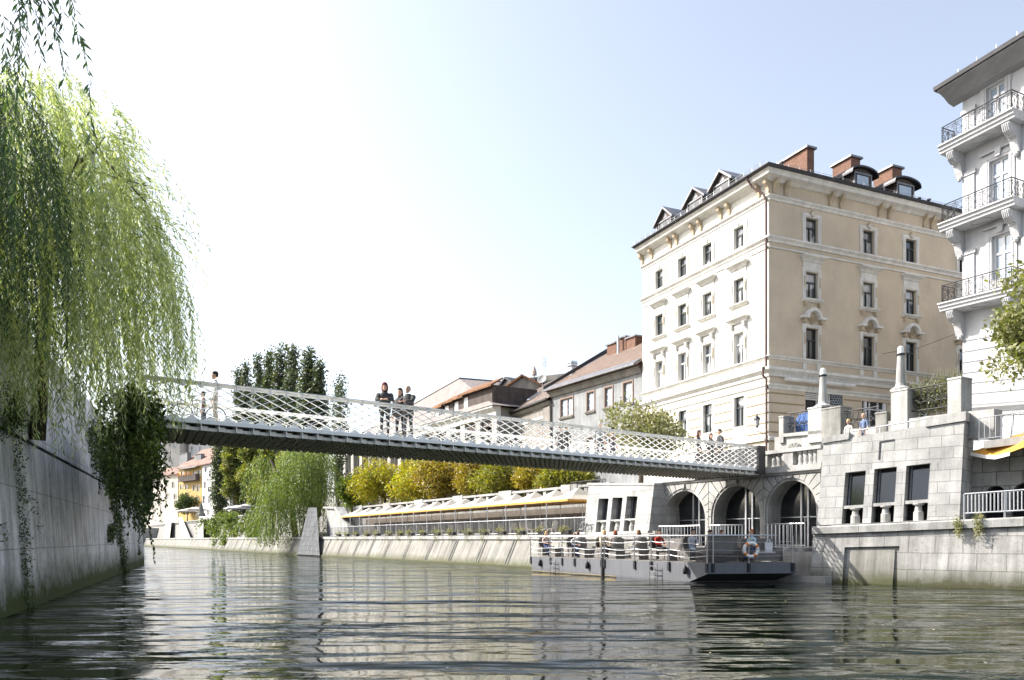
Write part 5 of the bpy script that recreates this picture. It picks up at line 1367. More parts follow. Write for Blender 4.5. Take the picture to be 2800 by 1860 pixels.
mb=MB(); mb.loft([[G.P(-.5,.8,eave),G.P(-.3,.8,eave),G.P(-.3,.8,eave+.35),G.P(-.5,.8,eave+.35)],[G.P(-.5,-dp,rdg),G.P(-.3,-dp,rdg),G.P(-.3,-dp,rdg+.45),G.P(-.5,-dp,rdg+.45)]]); mb.build('fire_wall',M['dark_metal'],rf)
mb=MB(); u=G.u(1675,-2); s=(rdg-eave)/(dp+.75); zz=eave+s*2.75
mb.loft([[G.P(u-.9,-1.6,zz-.55),G.P(u+.9,-1.6,zz-.55),G.P(u+.9,-2.6,zz+.15),G.P(u-.9,-2.6,zz+.15)],[G.P(u-.9,-1.6,zz-.4),G.P(u+.9,-1.6,zz-.4),G.P(u+.9,-2.6,zz+.3),G.P(u-.9,-2.6,zz+.3)]]); mb.build('skylight',M['pane_sky'],rf)
for a,b,yb,yt in ((1660,1684,978,942),(1694,1711,965,925),(1713,1737,960,924)): chimney(rf,G,a,b,yb,yt,-5.2,1.1)
def vent(par,fr,px,yb,yt,w0,r,mat='steel',cap=True):
    u=fr.u(px,w0); z0=fr.z(px,yb,w0); z1=fr.z(px,yt,w0); H=z1-z0; mb=MB()
    mb.lathe(fr.P(u,w0,z0-.5),[(r,0),(r,.5+H*.45),(r*1.9,.5+H*.5),(r*1.9,.5+H*.68),(r*1.2,.5+H*.7),(r*1.9,.5+H*.75),(r*1.9,.5+H*.95),(r,.5+H)] if cap else [(r,0),(r,.5+H)],10); mb.build('vent_pipe',M[mat],par)
vent(rf,G,1690,965,918,-4.8,.13,cap=False); vent(rf,G,1565,1016,988,-5.5,.3)
# old house with the round dormer
Hf=Fr(1345,95.5,1510,77.9); Hf.skew=(-.02,0)
oh=thing('old_house',Hf.P(Hf.L/2,0,STREET),'low old grey house with mossy tiled roof and a gabled dormer with oval window','house')
ev=Hf.z(1481,1095,.4)
mb=MB(); wall(mb,Hf,0,Hf.L-.02,STREET,ev,[],0,.2); mb.poly([Hf.P(0,0,5),Hf.P(0,0,ev),Hf.P(0,-9,ev),Hf.P(0,-9,5)]); mb.build('wall',M['grey_house2'],oh,recalc=False)
mb=MB()
for px,yt,yb in ((1424,1124,1136),(1463,1110,1125)):
    u=Hf.u(px); mb.box(Hf,u-.35,u+.35,.003,.05,Hf.z(px,yb),Hf.z(px,yt))
mb.box(Hf,Hf.u(1405),Hf.L-.3,.003,.06,Hf.z(1455,1152)-.1,Hf.z(1455,1148)); mb.build('wall_moulding',M['trim'],oh)
r2=ev+5.0
mb=MB(); mb.poly([Hf.P(-.4,.6,ev-.1),Hf.P(Hf.L,.6,ev-.1),Hf.P(Hf.L,-7,r2),Hf.P(-.4,-7,r2)]); mb.poly([Hf.P(-.4,.6,ev-.2),Hf.P(Hf.L,.6,ev-.2),Hf.P(Hf.L,0,ev-.25),Hf.P(-.4,0,ev-.25)]); mb.poly([Hf.P(-.4,-7,r2),Hf.P(Hf.L,-7,r2),Hf.P(Hf.L,-14,ev),Hf.P(-.4,-14,ev)]); mb.poly([Hf.P(-.4,.6,ev-.1),Hf.P(-.4,-7,r2),Hf.P(-.4,-14,ev)])
rf2=mb.build('roof',M['roof_old'],oh,recalc=False); KIDS.setdefault(rf2.name,[])
mb=MB(); mb.prof(Hf,-.3,Hf.L,[(.003,ev-.7),(.2,ev-.6),(.45,ev-.3),(.003,ev-.26)]); mb.build('cornice',M['grey_house2'],oh)
mb=MB(); mb.prof(Hf,-.4,Hf.L,[(.6,ev-.2),(.72,ev-.18),(.72,ev-.02),(.6,ev-.02)]); mb.build('gutter',M['dark_metal'],rf2)
w0=-.8; u0,u1=Hf.u(1350,w0),Hf.u(1385,w0); zb0=Hf.z(1367,1125,w0); zt0=Hf.z(1367,1060,w0); uc=(u0+u1)/2; zs=zb0+(zt0-zb0)*.52
mb=MB(); mb.box(Hf,u0+.15,u1-.15,w0-3.4,w0,zb0-.5,zs); mb.prism(Hf,[(u0+.15,zs),(u1-.15,zs),(uc,zt0-.3)],w0-3.4,w0-.002); mb.build('dormer',M['grey_house2'],rf2)
mb=MB()
for s in (-1,1): mb.prism(Hf,[(uc,zt0),(uc,zt0-.2),(uc+s*(u1-u0)*.62,zs-.55),(uc+s*(u1-u0)*.62,zs-.35)],w0-4.6,w0+.45)
mb.build('dormer_roof',M['roof_grey'] if False else tilem('grey_roof_tiles',(.22,.20,.18),.25,.3),rf2)
mb=MB(); rr=(u1-u0)*.22; zc=zb0+(zs-zb0)*.55
mb.prism(Hf,[(uc+rr*math.cos(2*PI*k/16),zc+rr*1.7*math.sin(2*PI*k/16)) for k in range(16)],w0+.003,w0+.03); mb.build('oval_window',M['pane_sky'],rf2)
mb=MB(); mb.tube([Hf.P(uc+rr*1.1*math.cos(2*PI*k/16),w0+.03,zc+rr*1.85*math.sin(2*PI*k/16)) for k in range(17)],.05,5); 
for f in (-.35,0,.35): mb.box(Hf,uc+rr*f-.02,uc+rr*f+.02,w0+.031,w0+.06,zc-rr*1.5,zc+rr*1.5)
mb.build('oval_frame',M['sash_white'],rf2)
mb=MB(); s2=5.1/7.6
for px in (1418,1330+90):
    u=Hf.u(1462 if px==1418 else 1330,-2); zz=ev+s2*2.4
    mb.loft([[Hf.P(u-.4,-1.2,zz-.35),Hf.P(u+.4,-1.2,zz-.35),Hf.P(u+.4,-2.6,zz+.6),Hf.P(u-.4,-2.6,zz+.6)],[Hf.P(u-.4,-1.2,zz-.2),Hf.P(u+.4,-1.2,zz-.2),Hf.P(u+.4,-2.6,zz+.75),Hf.P(u-.4,-2.6,zz+.75)]])
mb.build('skylight',M['pane_sky'],rf2)
# downpipe corner wall of the old house
mb=MB(); mb.box(Hf,Hf.L-1.8,Hf.L-.05,.004,.25,STREET,ev-.8); mb.build('corner_pilaster',M['grey_house2'],oh)
# houses behind the ridge
def gabled(label,px0,px1,yb,yt,Y,dpt,wallm,roofm,name='house',roofright=False):
    f=Fr(px0,Y,px1,Y-2); uc=f.L/2; z1=f.z((px0+px1)/2,yb); z2=f.z((px0+px1)/2,yt)
    t=thing(name,f.P(uc,0,STREET),label,'house')
    mb=MB(); mb.prism(f,[(0.2,STREET),(f.L-.2,STREET),(f.L-.2,z1),(uc,z2-.3),(.2,z1)],-dpt,0); mb.build('wall',wallm,t)
    mb=MB()
    for s in (-1,1):
        e=uc+s*(uc+.3); mb.prism(f,[(uc,z2),(uc,z2-.25),(e,z1-.35),(e,z1-.1)],-dpt-.3,.4)
    mb.build('roof',roofm,t); return t,f
gabled('small house with grey rendered gable and orange tiled roof behind the old mossy roof',1380,1482,1056,1025,99,9,M['grey_house2'],M['roof_orange'])
gabled('tiny grey gable end poking up at the left of the roof terrace',1372,1402,1046,1031,104,6,M['sheet'],M['dark_metal'])
# dark roofed attic block with terrace
f=Fr(1432,103,1545,100); t=thing('attic_block',f.P(f.L/2,0,STREET),'dark attic block with green tiled roof and a terrace rail behind the satellite dish','house')
mb=MB(); mb.box(f,0,f.L,-8,0,STREET,f.z(1470,1030)); mb.build('wall',M['grey_house2'],t)
z1=f.z(1500,1034); mb=MB(); u0=f.u(1466)
mb.loft([[f.P(u0,.5,z1-.6),f.P(f.L+.4,.5,z1-.6),f.P(f.L+.4,.5,z1-.4),f.P(u0,.5,z1-.4)],[f.P(u0+.6,-4.5,z1+1.0),f.P(f.L-.6,-4.5,z1+1.0),f.P(f.L-.6,-4.5,z1+1.2),f.P(u0+.6,-4.5,z1+1.2)]]); mb.build('roof',tilem('green_roof_tiles',(.10,.12,.105),.3,.35),t)
mb=MB(); mb.box(f,-.3,u0,-6,.2,z1-.3,z1+.2); mb.build('terrace_parapet',M['dark_metal'],t)
mb=MB()
zr_=f.z(1440,1030)
for k in range(8): mb.tube([f.P(-3.6+k*.9,-.5,zr_-.7+k*.12),f.P(-3.6+k*.9,-.5,zr_+.6+k*.12)],.03,4)
for h in (.1,.6): mb.tube([f.P(-3.6,-.5,zr_+h),f.P(-3.6+6.3,-.5,zr_+h+.84)],.025,4)
mb.build('terrace_rail',M['steel'],t)
# satellite dish, antenna, folded parasol
f9=Fr(1460,96,1520,95.5)
c=f9.px(1483,1038); t=thing('satellite_dish',c-Vector((0,0,1.2)),'round grey satellite dish on the roofs beside the tall antenna','satellite dish')
mb=MB(); nrm=Vector((-.45,-.8,.35)).normalized(); q=nrm.to_track_quat('Z','Y').to_matrix(); rings=[]
for r_,h in ((.03,0),(.25,.02),(.45,.09),(.58,.17),(.60,.16),(.45,.07),(.2,-.02)): rings.append([c+q@Vector((r_*math.cos(2*PI*k/18),r_*math.sin(2*PI*k/18),h)) for k in range(18)])
mb.loft(rings); mb.build('dish',surf('dish_grey',(.36,.36,.35)),t,smooth=True)
mb=MB(); mb.tube([c-nrm*.05,c-nrm*.05-Vector((0,0,1.6))],.05,6); mb.tube([c-q@Vector((0,.5,-.1)),c+nrm*.55],.02,4); mb.build('arm',M['steel'],t)
mb=MB(); a0=f9.px(1490,1052); a1=f9.px(1490,976); mb.tube([a0,a1],.05,6)
for k in range(4): h=a1-Vector((0,0,.25+.28*k)); mb.tube([h-Vector((.3,.1,0)),h+Vector((.22,.1,0))],.03,4)
tag(mb.build('antenna',M['steel']),'tall grey roof antenna beside the satellite dish','antenna')
mb=MB(); c=f9.px(1463,1018); mb.lathe(c+Vector((0,3,0)),[(.06,0),(.05,.2),(.32,.25),(.28,.7),(.12,1.2),(.04,1.3),(.06,1.35),(.02,1.4)],8); tag(mb.build('folded_parasol',plain('brown_canvas',(.32,.27,.23))),'folded beige parasol standing on the roof terrace','parasol')
# ================= long palace with hipped roof
PA=Fr(928,131,1362,87); pa=thing('palace',PA.P(PA.L/2,0,STREET),'long grey palace with tall pilasters and a big hipped roof with orange topped dormers','building')
pe=16.6; hol=[]; nb=14
for k in range(nb):
    u=PA.L*(k+.5)/nb; hol.append((u-.9,u+.9,STREET+6.2,STREET+10)); hol.append((u-.9,u+.9,STREET+1,STREET+5))
pm=surf('palace_stone',(.42,.40,.37),streak=.25,var=.15)
mb=MB(); wall(mb,PA,0,PA.L,STREET,pe,hol,0,.4); mb.poly([PA.P(0,0,5),PA.P(0,0,pe),PA.P(0,-18,pe),PA.P(0,-18,5)]); mb.poly([PA.P(PA.L,0,5),PA.P(PA.L,0,pe),PA.P(PA.L,-18,pe),PA.P(PA.L,-18,5)]); mb.build('wall',pm,pa,recalc=False)
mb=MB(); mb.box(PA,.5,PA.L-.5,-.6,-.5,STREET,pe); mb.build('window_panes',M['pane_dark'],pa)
mb=MB()
for k in range(nb+1):
    u=PA.L*k/nb; mb.box(PA,u-.55,u+.55,.003,.5,STREET,pe-1)
mb.build('pilaster',pm,pa)
mb=MB(); mb.prof(PA,-.6,PA.L+.6,[(.003,pe-1.2),(.6,pe-1.1),(.7,pe-.6),(1.1,pe-.2),(1.1,pe),(.003,pe)]); mb.build('cornice',M['trim'],pa)
pz=PA.z(1256,1036,-9); ur=PA.u(1256,-9)
R1=P(1256,1036,112); R2=P(1392,1047,122); e0=PA.P(-1,1.2,pe); e1=PA.P(PA.L+1,1.2,pe); e2=PA.P(PA.L+1,-22,pe); e3=PA.P(-1,-22,pe)
mb=MB(); mb.poly([e0,e1,R2,R1]); mb.poly([e1,e2,R2]); mb.poly([e2,e3,R1,R2]); mb.poly([e3,e0,R1])
rf=mb.build('roof',M['roof_grey'],pa,recalc=False); KIDS.setdefault(rf.name,[])
mb=MB(); mb.tube([e0,R1,R2],.2,5); mb.build('roof_ridge',M['dark_metal'],rf)
for a,b,yb,yt in ((1186,1217,1118,1103),(1212,1246,1112,1090),(1238,1274,1108,1079),(1263,1352,1122,1066)):
    w0=.2; u0,u1=PA.u(a,w0),PA.u(b-6,w0); z0=pe-.5; z1=PA.z(a+4,yt+12,w0); z2=PA.z(a+4,yt,w0); 
    mb=MB(); mb.box(PA,u0+.3,u1,w0-6,w0,z0-1.5,z1); mb.build('dormer',M['wood_dark'],rf)
    mb=MB(); mb.loft([[PA.P(u0-.3,w0+.5,z1-.3),PA.P(u1+.5,w0+.5,z1-.3),PA.P(u1+.5,w0+.5,z1-.1),PA.P(u0-.3,w0+.5,z1-.1)],[PA.P(u0+.5,w0-1.5,z2+.3),PA.P(u1-.2,w0-1.5,z2+.3),PA.P(u1-.2,w0-1.5,z2+.5),PA.P(u0+.5,w0-1.5,z2+.5)]]); mb.build('dormer_roof',M['roof_orange'],rf)
    mb=MB(); mb.box(PA,u0+.6,u0+1.5,w0+.003,w0+.05,z0-.5,z1-.5); mb.build('dormer_window',M['sash_white'],rf)
# low yellow and pink fronts behind the street trees
LF_=Fr(1150,108,1400,92)
colors=[((.62,.57,.36),'pale yellow'),((.50,.40,.37),'dusty pink'),((.60,.52,.36),'ochre'),((.45,.44,.42),'grey')]
for i,(a,b,HH) in enumerate(((1040,1150,6.8),(1152,1262,6.2),(1264,1400,4.6))):
    u0,u1=LF_.u(a),LF_.u(b)-.05; t=thing('shop_house',LF_.P((u0+u1)/2,.8,STREET),'%s two storey house front behind the yellow street trees'%colors[i][1],'house')
    hl=[]; n=max(2,int((u1-u0)/3))
    for k in range(n):
        uc=u0+(u1-u0)*(k+.5)/n; hl+= [(uc-.6,uc+.6,STREET+.9,STREET+2.7)]+([(uc-.55,uc+.55,STREET+4,STREET+5.6)] if HH>6 else [])
    mb=MB(); wall(mb,LF_,u0,u1,STREET,STREET+HH,hl,.8,.2); mb.box(LF_,u0,u1,-4,.3,STREET,STREET+HH-.01); mb.build('wall',plain('front_'+colors[i][1].replace(' ','_'),colors[i][0],streak=.2),t,recalc=False)
    for h in hl:
        mb=MB(); mb.box(LF_,h[0],h[1],.6,.63,h[2],h[3]); o=mb.build('window',M['pane'],t); KIDS.setdefault(o.name,[])
        mb=MB(); mb.box(LF_,h[0]-.12,h[0],.8,.86,h[2]-.1,h[3]+.1); mb.box(LF_,h[1],h[1]+.12,.8,.86,h[2]-.1,h[3]+.1); mb.box(LF_,(h[0]+h[1])/2-.04,(h[0]+h[1])/2+.04,.631,.68,h[2],h[3]); mb.build('window_frame',M['sash_white'],o)
    mb=MB(); mb.prof(LF_,u0-.1,u1+.03,[(1.4,STREET+HH),(1.4,STREET+HH+.15),(-4,STREET+HH+.6),(-4,STREET+HH)]); mb.build('roof',M['roof_orange'],t)
# ================= far left: houses at the bend of the river
def farhouse(label,px0,px1,Y0,Y1,ytop,wallm,wl,roofm,rise=5,dpt=16,zbase=STREET,over=.6,chim=(),balc=None,shut=False):
    f=Fr(px0,Y0,px1,Y1); t=thing('far_house',f.P(f.L/2,0,zbase),label,'house','houses at the far bend of the river')
    z1=f.z((px0+px1)/2,ytop); hl=[]
    for (a,yt,b,yb) in wl: hl.append((f.u(a),f.u(b),f.z(a,yb),f.z(a,yt)))
    mb=MB(); mb.box(f,0,f.L,-dpt,-.21,zbase,z1); wall(mb,f,0,f.L,zbase,z1,hl,0,.2); mb.build('wall',wallm,t,recalc=False)
    for h in hl:
        mb=MB(); mb.box(f,h[0],h[1],-.2,-.14,h[2],h[3]); o=mb.build('window',M['pane'],t); KIDS.setdefault(o.name,[])
        mb=MB(); uc=(h[0]+h[1])/2; 
        mb.box(f,h[0]-.12,h[0],.0,.08,h[2]-.1,h[3]+.1); mb.box(f,h[1],h[1]+.12,.0,.08,h[2]-.1,h[3]+.1); mb.box(f,uc-.05,uc+.05,-.139,-.05,h[2],h[3]); mb.build('window_frame',M['sash_white'] if not shut else M['sash_brown'],o)
    if roofm:
        mb=MB(); mb.poly([f.P(-over,over,z1),f.P(f.L+over,over,z1),f.P(f.L+over,-dpt/2,z1+rise),f.P(-over,-dpt/2,z1+rise)]); mb.poly([f.P(-over,-dpt/2,z1+rise),f.P(f.L+over,-dpt/2,z1+rise),f.P(f.L+over,-dpt,z1),f.P(-over,-dpt,z1)]); mb.box(f,-over,f.L+over,0.01,over,z1-.25,z1-.02)
        rf=mb.build('roof',roofm,t,recalc=False); KIDS.setdefault(rf.name,[])
        for (a,b,yb,yt) in chim: chimney(rf,f,a,b,yb,yt,-2.2,1.2,mat='grey_house')
    if balc:
        a,b,yt,yb=balc; u0,u1=f.u(a,1),f.u(b,1); z0=f.z(a,yb,1); zt_=f.z(a,yt,1)
        mb=MB(); mb.box(f,u0,u1,.01,1.3,z0,z0+.2); mb.box(f,u0,u1,1.2,1.3,z0+.2,zt_); mb.box(f,u0,u0+.1,.01,1.2,z0+.2,zt_); mb.box(f,u1-.1,u1,.01,1.2,z0+.2,zt_); mb.build('balcony',M['wood_dark'],t)
        mb=MB(); zc=f.z(a,1281,1); mb.loft([[f.P(u0,.01,zc+.3),f.P(u1,.01,zc+.3),f.P(u1,.01,zc+.4),f.P(u0,.01,zc+.4)],[f.P(u0,1.6,zc-.4),f.P(u1,1.6,zc-.4),f.P(u1,1.6,zc-.3),f.P(u0,1.6,zc-.3)]]); mb.build('canopy',M['sheet'],t)
        rs=np.random.RandomState(4); cl=[(tuple(f.P(u0+(u1-u0)*k/7,1.4,zt_+.1)),(.5,.3,.35)) for k in range(6)]; cen,a_,b_=clumpleaves(rs,cl,300,.22); quadcloud('flowers',cen,a_,b_,leafm('red_flowers',[(.5,.08,.03),(.6,.25,.04),(.1,.2,.04)]),t)['kind']='stuff'
yel=plain('far_yellow',(.58,.40,.14),streak=.1); whi=plain('far_white',(.62,.62,.60),streak=.1); 
farhouse('ochre yellow house with a dark wooden balcony full of red flowers',489,552,246,236,1276,yel,[(495,1290,503,1304),(509,1290,517,1303),(529,1290,537,1302),(542,1286,549,1302),(493,1326,501,1338),(506,1326,514,1338),(527,1328,533,1342),(538,1326,545,1344),(536,1360,542,1370)],tilem('far_roof',(.36,.22,.17),.4,.4),6.5,16,chim=((490,512,1262,1240),(532,549,1262,1243)),balc=(491,537,1301,1318))
farhouse('white four storey house with small shuttered balconies beside the ochre house',553,628,228,214,1264,whi,[(560,1278,566,1292),(573,1288,582,1302),(557,1318,563,1336),(569,1332,578,1346),(555,1356,561,1376),(570,1356,577,1376),(567,1395,573,1408),(600,1395,605,1408)],tilem('far_roof',(.36,.22,.17)),5,16)
farhouse('tall pale house rising behind the ochre one',446,492,285,283,1200,plain('far_pale',(.56,.53,.48),streak=.1),[(472,1216,480,1226),(452,1240,458,1250),(470,1262,478,1274)],tilem('far_roof',(.36,.22,.17)),3,10)
farhouse('narrow yellow house between two tall pale ones at the far bend',494,515,290,289,1212,yel,[(502,1228,509,1238)],tilem('far_roof',(.36,.22,.17)),2,8)
farhouse('tall white house behind the chimneys of the ochre house',516,600,285,280,1205,whi,[(522,1222,528,1240),(545,1222,551,1240)],tilem('far_roof',(.36,.22,.17)),2,8)
farhouse('low cream house left of the ochre one behind the round tree',400,487,268,256,1300,plain('far_cream',(.60,.55,.47),streak=.1),[(415,1318,422,1334),(432,1318,439,1334),(452,1318,459,1334),(470,1318,477,1334),(455,1350,462,1366),(475,1350,482,1366)],tilem('far_roof',(.36,.22,.17)),3,9)
# far quay details: balustrade, stair walls, parasols, obelisk
F2=shift(Q,-5.0)
def q2(px,py): u=F2.u(px); return u,F2.z(px,py)
t=thing('far_quay_wall',F2.P(F2.u(600),0,PROM),'pale upper quay wall with balustrade at the far bend below the parasols','wall')
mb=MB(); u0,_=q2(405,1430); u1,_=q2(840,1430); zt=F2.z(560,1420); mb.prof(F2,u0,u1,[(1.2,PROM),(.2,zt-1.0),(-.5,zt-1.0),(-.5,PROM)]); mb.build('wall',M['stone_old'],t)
mb=MB(); mb.box(F2,u0,u1,-.3,.15,zt-.18,zt); mb.box(F2,u0,u1,-.3,.15,zt-1.0,zt-.85); mb.build('coping',M['stone_plain'],t)
mb=MB(); u=u0
while u<u1: mb.box(F2,u,u+.3,-.2,.05,zt-.85,zt-.18); u+=.75
mb.build('balusters',M['stone_plain'],t)
for a,b,c,d,e,g,lb in ((455,470,446,462,1415,1492,'white sloping buttress at the left end of the far quay'),(486,498,505,530,1415,1494,'dark sided sloping stair wall on the far quay'),(545,556,540,556,1412,1478,'slender sloping stone buttress below the far obelisk')):
    mb=MB(); f=shift(Q,-1.5); mb.loft([[f.px(c,g),f.px(d,g),f.px(d,g,-5),f.px(c,g,-5)],[f.px(a,e,-3),f.px(b,e,-3),f.px(b,e,-5),f.px(a,e,-5)]]); tag(mb.build('buttress',M['stone_plain']),lb,'buttress')
mb=MB(); c=F2.px(549.5,1412); mb.lathe(c,[(1.1,0),(1.0,.6),(.8,.7),(.35,2.7),(.05,3.1)],8); tag(mb.build('stone_obelisk',M['stone_old']),'slender pointed stone obelisk on the far quay wall beside the parasols','obelisk')
def parasol(c,r,h,label,mat,grp=None):
    t=thing('parasol',c,label,'parasol',grp); mb=MB(); n=8; top=Vector(c)+Vector((0,0,h)); 
    ring=[Vector(c)+Vector((r*math.cos(2*PI*(k+.5)/n),r*math.sin(2*PI*(k+.5)/n),h-.7)) for k in range(n)]
    for k in range(n): mb.poly([ring[k],ring[(k+1)%n],top]); d=Vector((0,0,-.25)); mb.poly([ring[k],ring[(k+1)%n],ring[(k+1)%n]+d,ring[k]+d])
    mb.build('canopy',mat,t,recalc=False); mb=MB(); mb.tube([c,top],.05,6); mb.build('pole',M['steel'],t)
for px,lb in ((511,'white parasol on the far quay, left of the pair'),(536,'white parasol on the far quay beside the pointed obelisk')):
    f=shift(Q,-8); parasol(f.P(f.u(px),0,STREET+.9),2.9,4.2,lb,c_white)
for px,lb in ((648,'pale canopy under the poplars, left one'),(686,'pale canopy under the poplars beside the weeping willow')):
    f=shift(Q,-9); parasol(f.P(f.u(px),0,STREET+.6),2.8,3.4,lb,plain('grey_canvas',(.45,.45,.45)))
# stone bastion with sloping ramp beside the far willow
t=thing('stone_bastion',Q.P(QU(880),-4,0),'tall bluish stone bastion with a sloping white side wall beside the weeping willow','bastion')
f=shift(Q,-1.0)
mb=MB(); mb.loft([[f.px(812,1516,1.5),f.px(874,1519,1.5),f.px(874,1519,-5),f.px(812,1516,-5)],[f.px(843,1388),f.px(866,1388),f.px(866,1388,-4),f.px(843,1388,-4)]]); mb.build('pier',surf('dark_wet_stone',(.15,.16,.175),pits=.5,streak=.5,var=.4,brick=(1.1,.6,.03),mortar=.5),t)  # darker bluish stone carries the willow's shade in its colour
mb=MB(); mb.pp(f,[(872,1388),(898,1390),(930,1440),(930,1466),(872,1466)],-1.6,-1.0); mb.build('ramp_wall',M['stone_plain'],t)
mb=MB(); mb.pp(f,[(866,1385),(899,1386),(932,1438),(928,1441),(896,1391),(866,1390)],-1.9,-.8); mb.build('coping',M['stone_plain'],t)
# ================= vegetation
G1=[(.045,.075,.018),(.07,.11,.025),(.11,.15,.035),(.16,.19,.05)]
poplar_m=leafm('poplar_leaves',[(.035,.055,.035),(.055,.08,.045),(.09,.115,.05),(.17,.17,.07)],trans=.2,huge=.5)
yellow_m=leafm('autumn_leaves',[(.12,.10,.01),(.26,.20,.012),(.40,.32,.02),(.24,.30,.02),(.50,.44,.08)],trans=.35,huge=.5)
gold_m=leafm('brown_gold_leaves',[(.10,.07,.012),(.21,.14,.015),(.33,.24,.02),(.16,.15,.02),(.44,.36,.06)],trans=.3,huge=.4)
olive_m=leafm('olive_gold_leaves',[(.08,.08,.012),(.16,.15,.015),(.28,.25,.025),(.13,.16,.02),(.36,.34,.07)],trans=.3,huge=.4)
green_m=leafm('green_leaves',[(.05,.09,.015),(.09,.15,.02),(.16,.23,.03),(.22,.22,.03)],trans=.35)
pale_m=leafm('pale_olive_leaves',[(.10,.11,.05),(.17,.17,.08),(.26,.25,.14),(.36,.35,.24)],trans=.3,huge=1.2)
tuft_m=leafm('tree_right_leaves',[(.09,.10,.035),(.16,.17,.06),(.27,.26,.12),(.12,.16,.03)],trans=.3,huge=1.0)
TWp=shift(Q,-10.5)
plab=['slim dark poplar, far left of the group behind the bridge','dark poplar second from the left behind the bridge','dark poplar third from the left with a tall pointed tip','narrow poplar in the gap left of the tallest pair','tallest poplar of the group, left one of the pair','tallest poplar of the group, right one of the pair','broad poplar right of the tallest pair','poplar at the right edge of the group']
for i,(px,yt,hw) in enumerate(((652,1006,16),(672,990,18),(708,968,20),(735,960,17),(766,946,24),(796,945,24),(840,957,28),(870,992,22))):
    Yi=TWp.Y(TWp.u(px))+(i%3)*4; kk=Yi/FO; base=P(px,1400,Yi); base.z=STREET; h=CAMH+(HZ-yt)*kk-STREET; crz=h*.47
    tree('poplar',base,h,hw*kk*1.25,crz,poplar_m,plab[i],'poplar','poplars behind the bridge',nl=9000,leaf=.5,ncl=38,trunk_r=.4,seed=10+i,cz=h-crz*1.02,shape='poplar')
tree('poplar',Vector((P(925,1400,118).x,118,STREET)),21,1.7,9,poplar_m,'small poplar seen through the bridge lattice right of the group','poplar',nl=3500,leaf=.4,ncl=20,seed=31,cz=12,shape='poplar')
mix_m=leafm('poplar_light_leaves',[(.06,.09,.025),(.10,.13,.03),(.20,.20,.04),(.34,.32,.10)],trans=.35,huge=.5)
for i,(px,yt,hw,Yi) in enumerate(((603,1215,18,138),(640,1180,24,132),(690,1190,26,126),(735,1210,26,122),(780,1225,24,118))):
    Yi=TWp.Y(TWp.u(px))-6; kk=Yi/FO; base=P(px,1400,Yi); base.z=STREET; h=CAMH+(HZ-yt)*kk-STREET
    tree('river_tree',base,h,hw*kk*(1.5 if i else 1.75),h*.46,mix_m if i else poplar_m,['dark upright tree at the left end of the tree group under the bridge','yellow green tree second from the left under the bridge','yellow green tree in the middle under the bridge','yellow green tree behind the weeping willow','yellow green tree behind the right side of the weeping willow'][i],'tree','trees on the far quay under the bridge',nl=11000,leaf=.5,ncl=36,trunk_r=.3,seed=50+i,cz=h*.56,shape='poplar' if i==0 else 'round')
b=P(512,1400,238); b.z=STREET; tree('round_tree',b,10.4,4.2,3.2,leafm('dark_green_leaves',[(.03,.055,.02),(.05,.08,.025),(.09,.12,.03)],trans=.25),'small round dark green tree in front of the ochre house','tree',nl=4500,leaf=.5,ncl=18,seed=70,cz=7.2)
# street trees in autumn colour
tl=['small green tree at the far end of the autumn row','second tree of the autumn row, golden yellow','third tree of the autumn row, golden with green','fourth tree of the autumn row, brown gold','fifth tree of the autumn row, brown gold','sixth tree of the autumn row, olive gold','seventh tree of the autumn row, dark olive gold','nearest tree of the autumn row, behind the metal street railing']
TR=shift(Q,-11.0)
for i,(px,yt,yb,hwp) in enumerate(((962,1300,1390,26),(1052,1272,1375,50),(1146,1262,1372,52),(1215,1262,1352,50),(1300,1258,1345,52),(1385,1268,1345,54),(1468,1268,1345,50),(1545,1280,1340,46))):
    u=TR.u(px); Yi=TR.Y(u); kk=Yi/FO; base=TR.P(u,0,STREET); zt=CAMH+(HZ-yt)*kk; zb_=CAMH+(HZ-yb)*kk
    hh=(zt-zb_)/2
    tree('street_tree',base,zt-STREET,hwp*kk*(1.75+.25*(i%2)),hh*(1.1+.15*((i+1)%2)),(green_m,yellow_m,yellow_m,gold_m,gold_m,olive_m,gold_m,olive_m)[i],tl[i],'tree','autumn trees along the upper quay',nl=10000,leaf=.30,ncl=40,trunk_r=.17,seed=80+i,cz=(zt+zb_)/2-STREET)
# pale tree behind the bridge near the cream building
b=P(1752,1400,53); b.z=STREET; tree('plane_tree',b,6.0,3.4,2.1,pale_m,'broad pale olive plane tree behind the bridge in front of the cream building','tree',nl=9000,leaf=.22,ncl=30,trunk_r=.16,seed=101,cz=3.6)
# tree at the right edge
b=Vector((23.5,34.6,zct)); tree('plane_tree',b,11,3.0,3.0,tuft_m,'olive leaved plane tree reaching in at the right edge before the white building','tree',nl=9000,leaf=.24,ncl=34,trunk_r=.2,seed=112,cz=8.6)
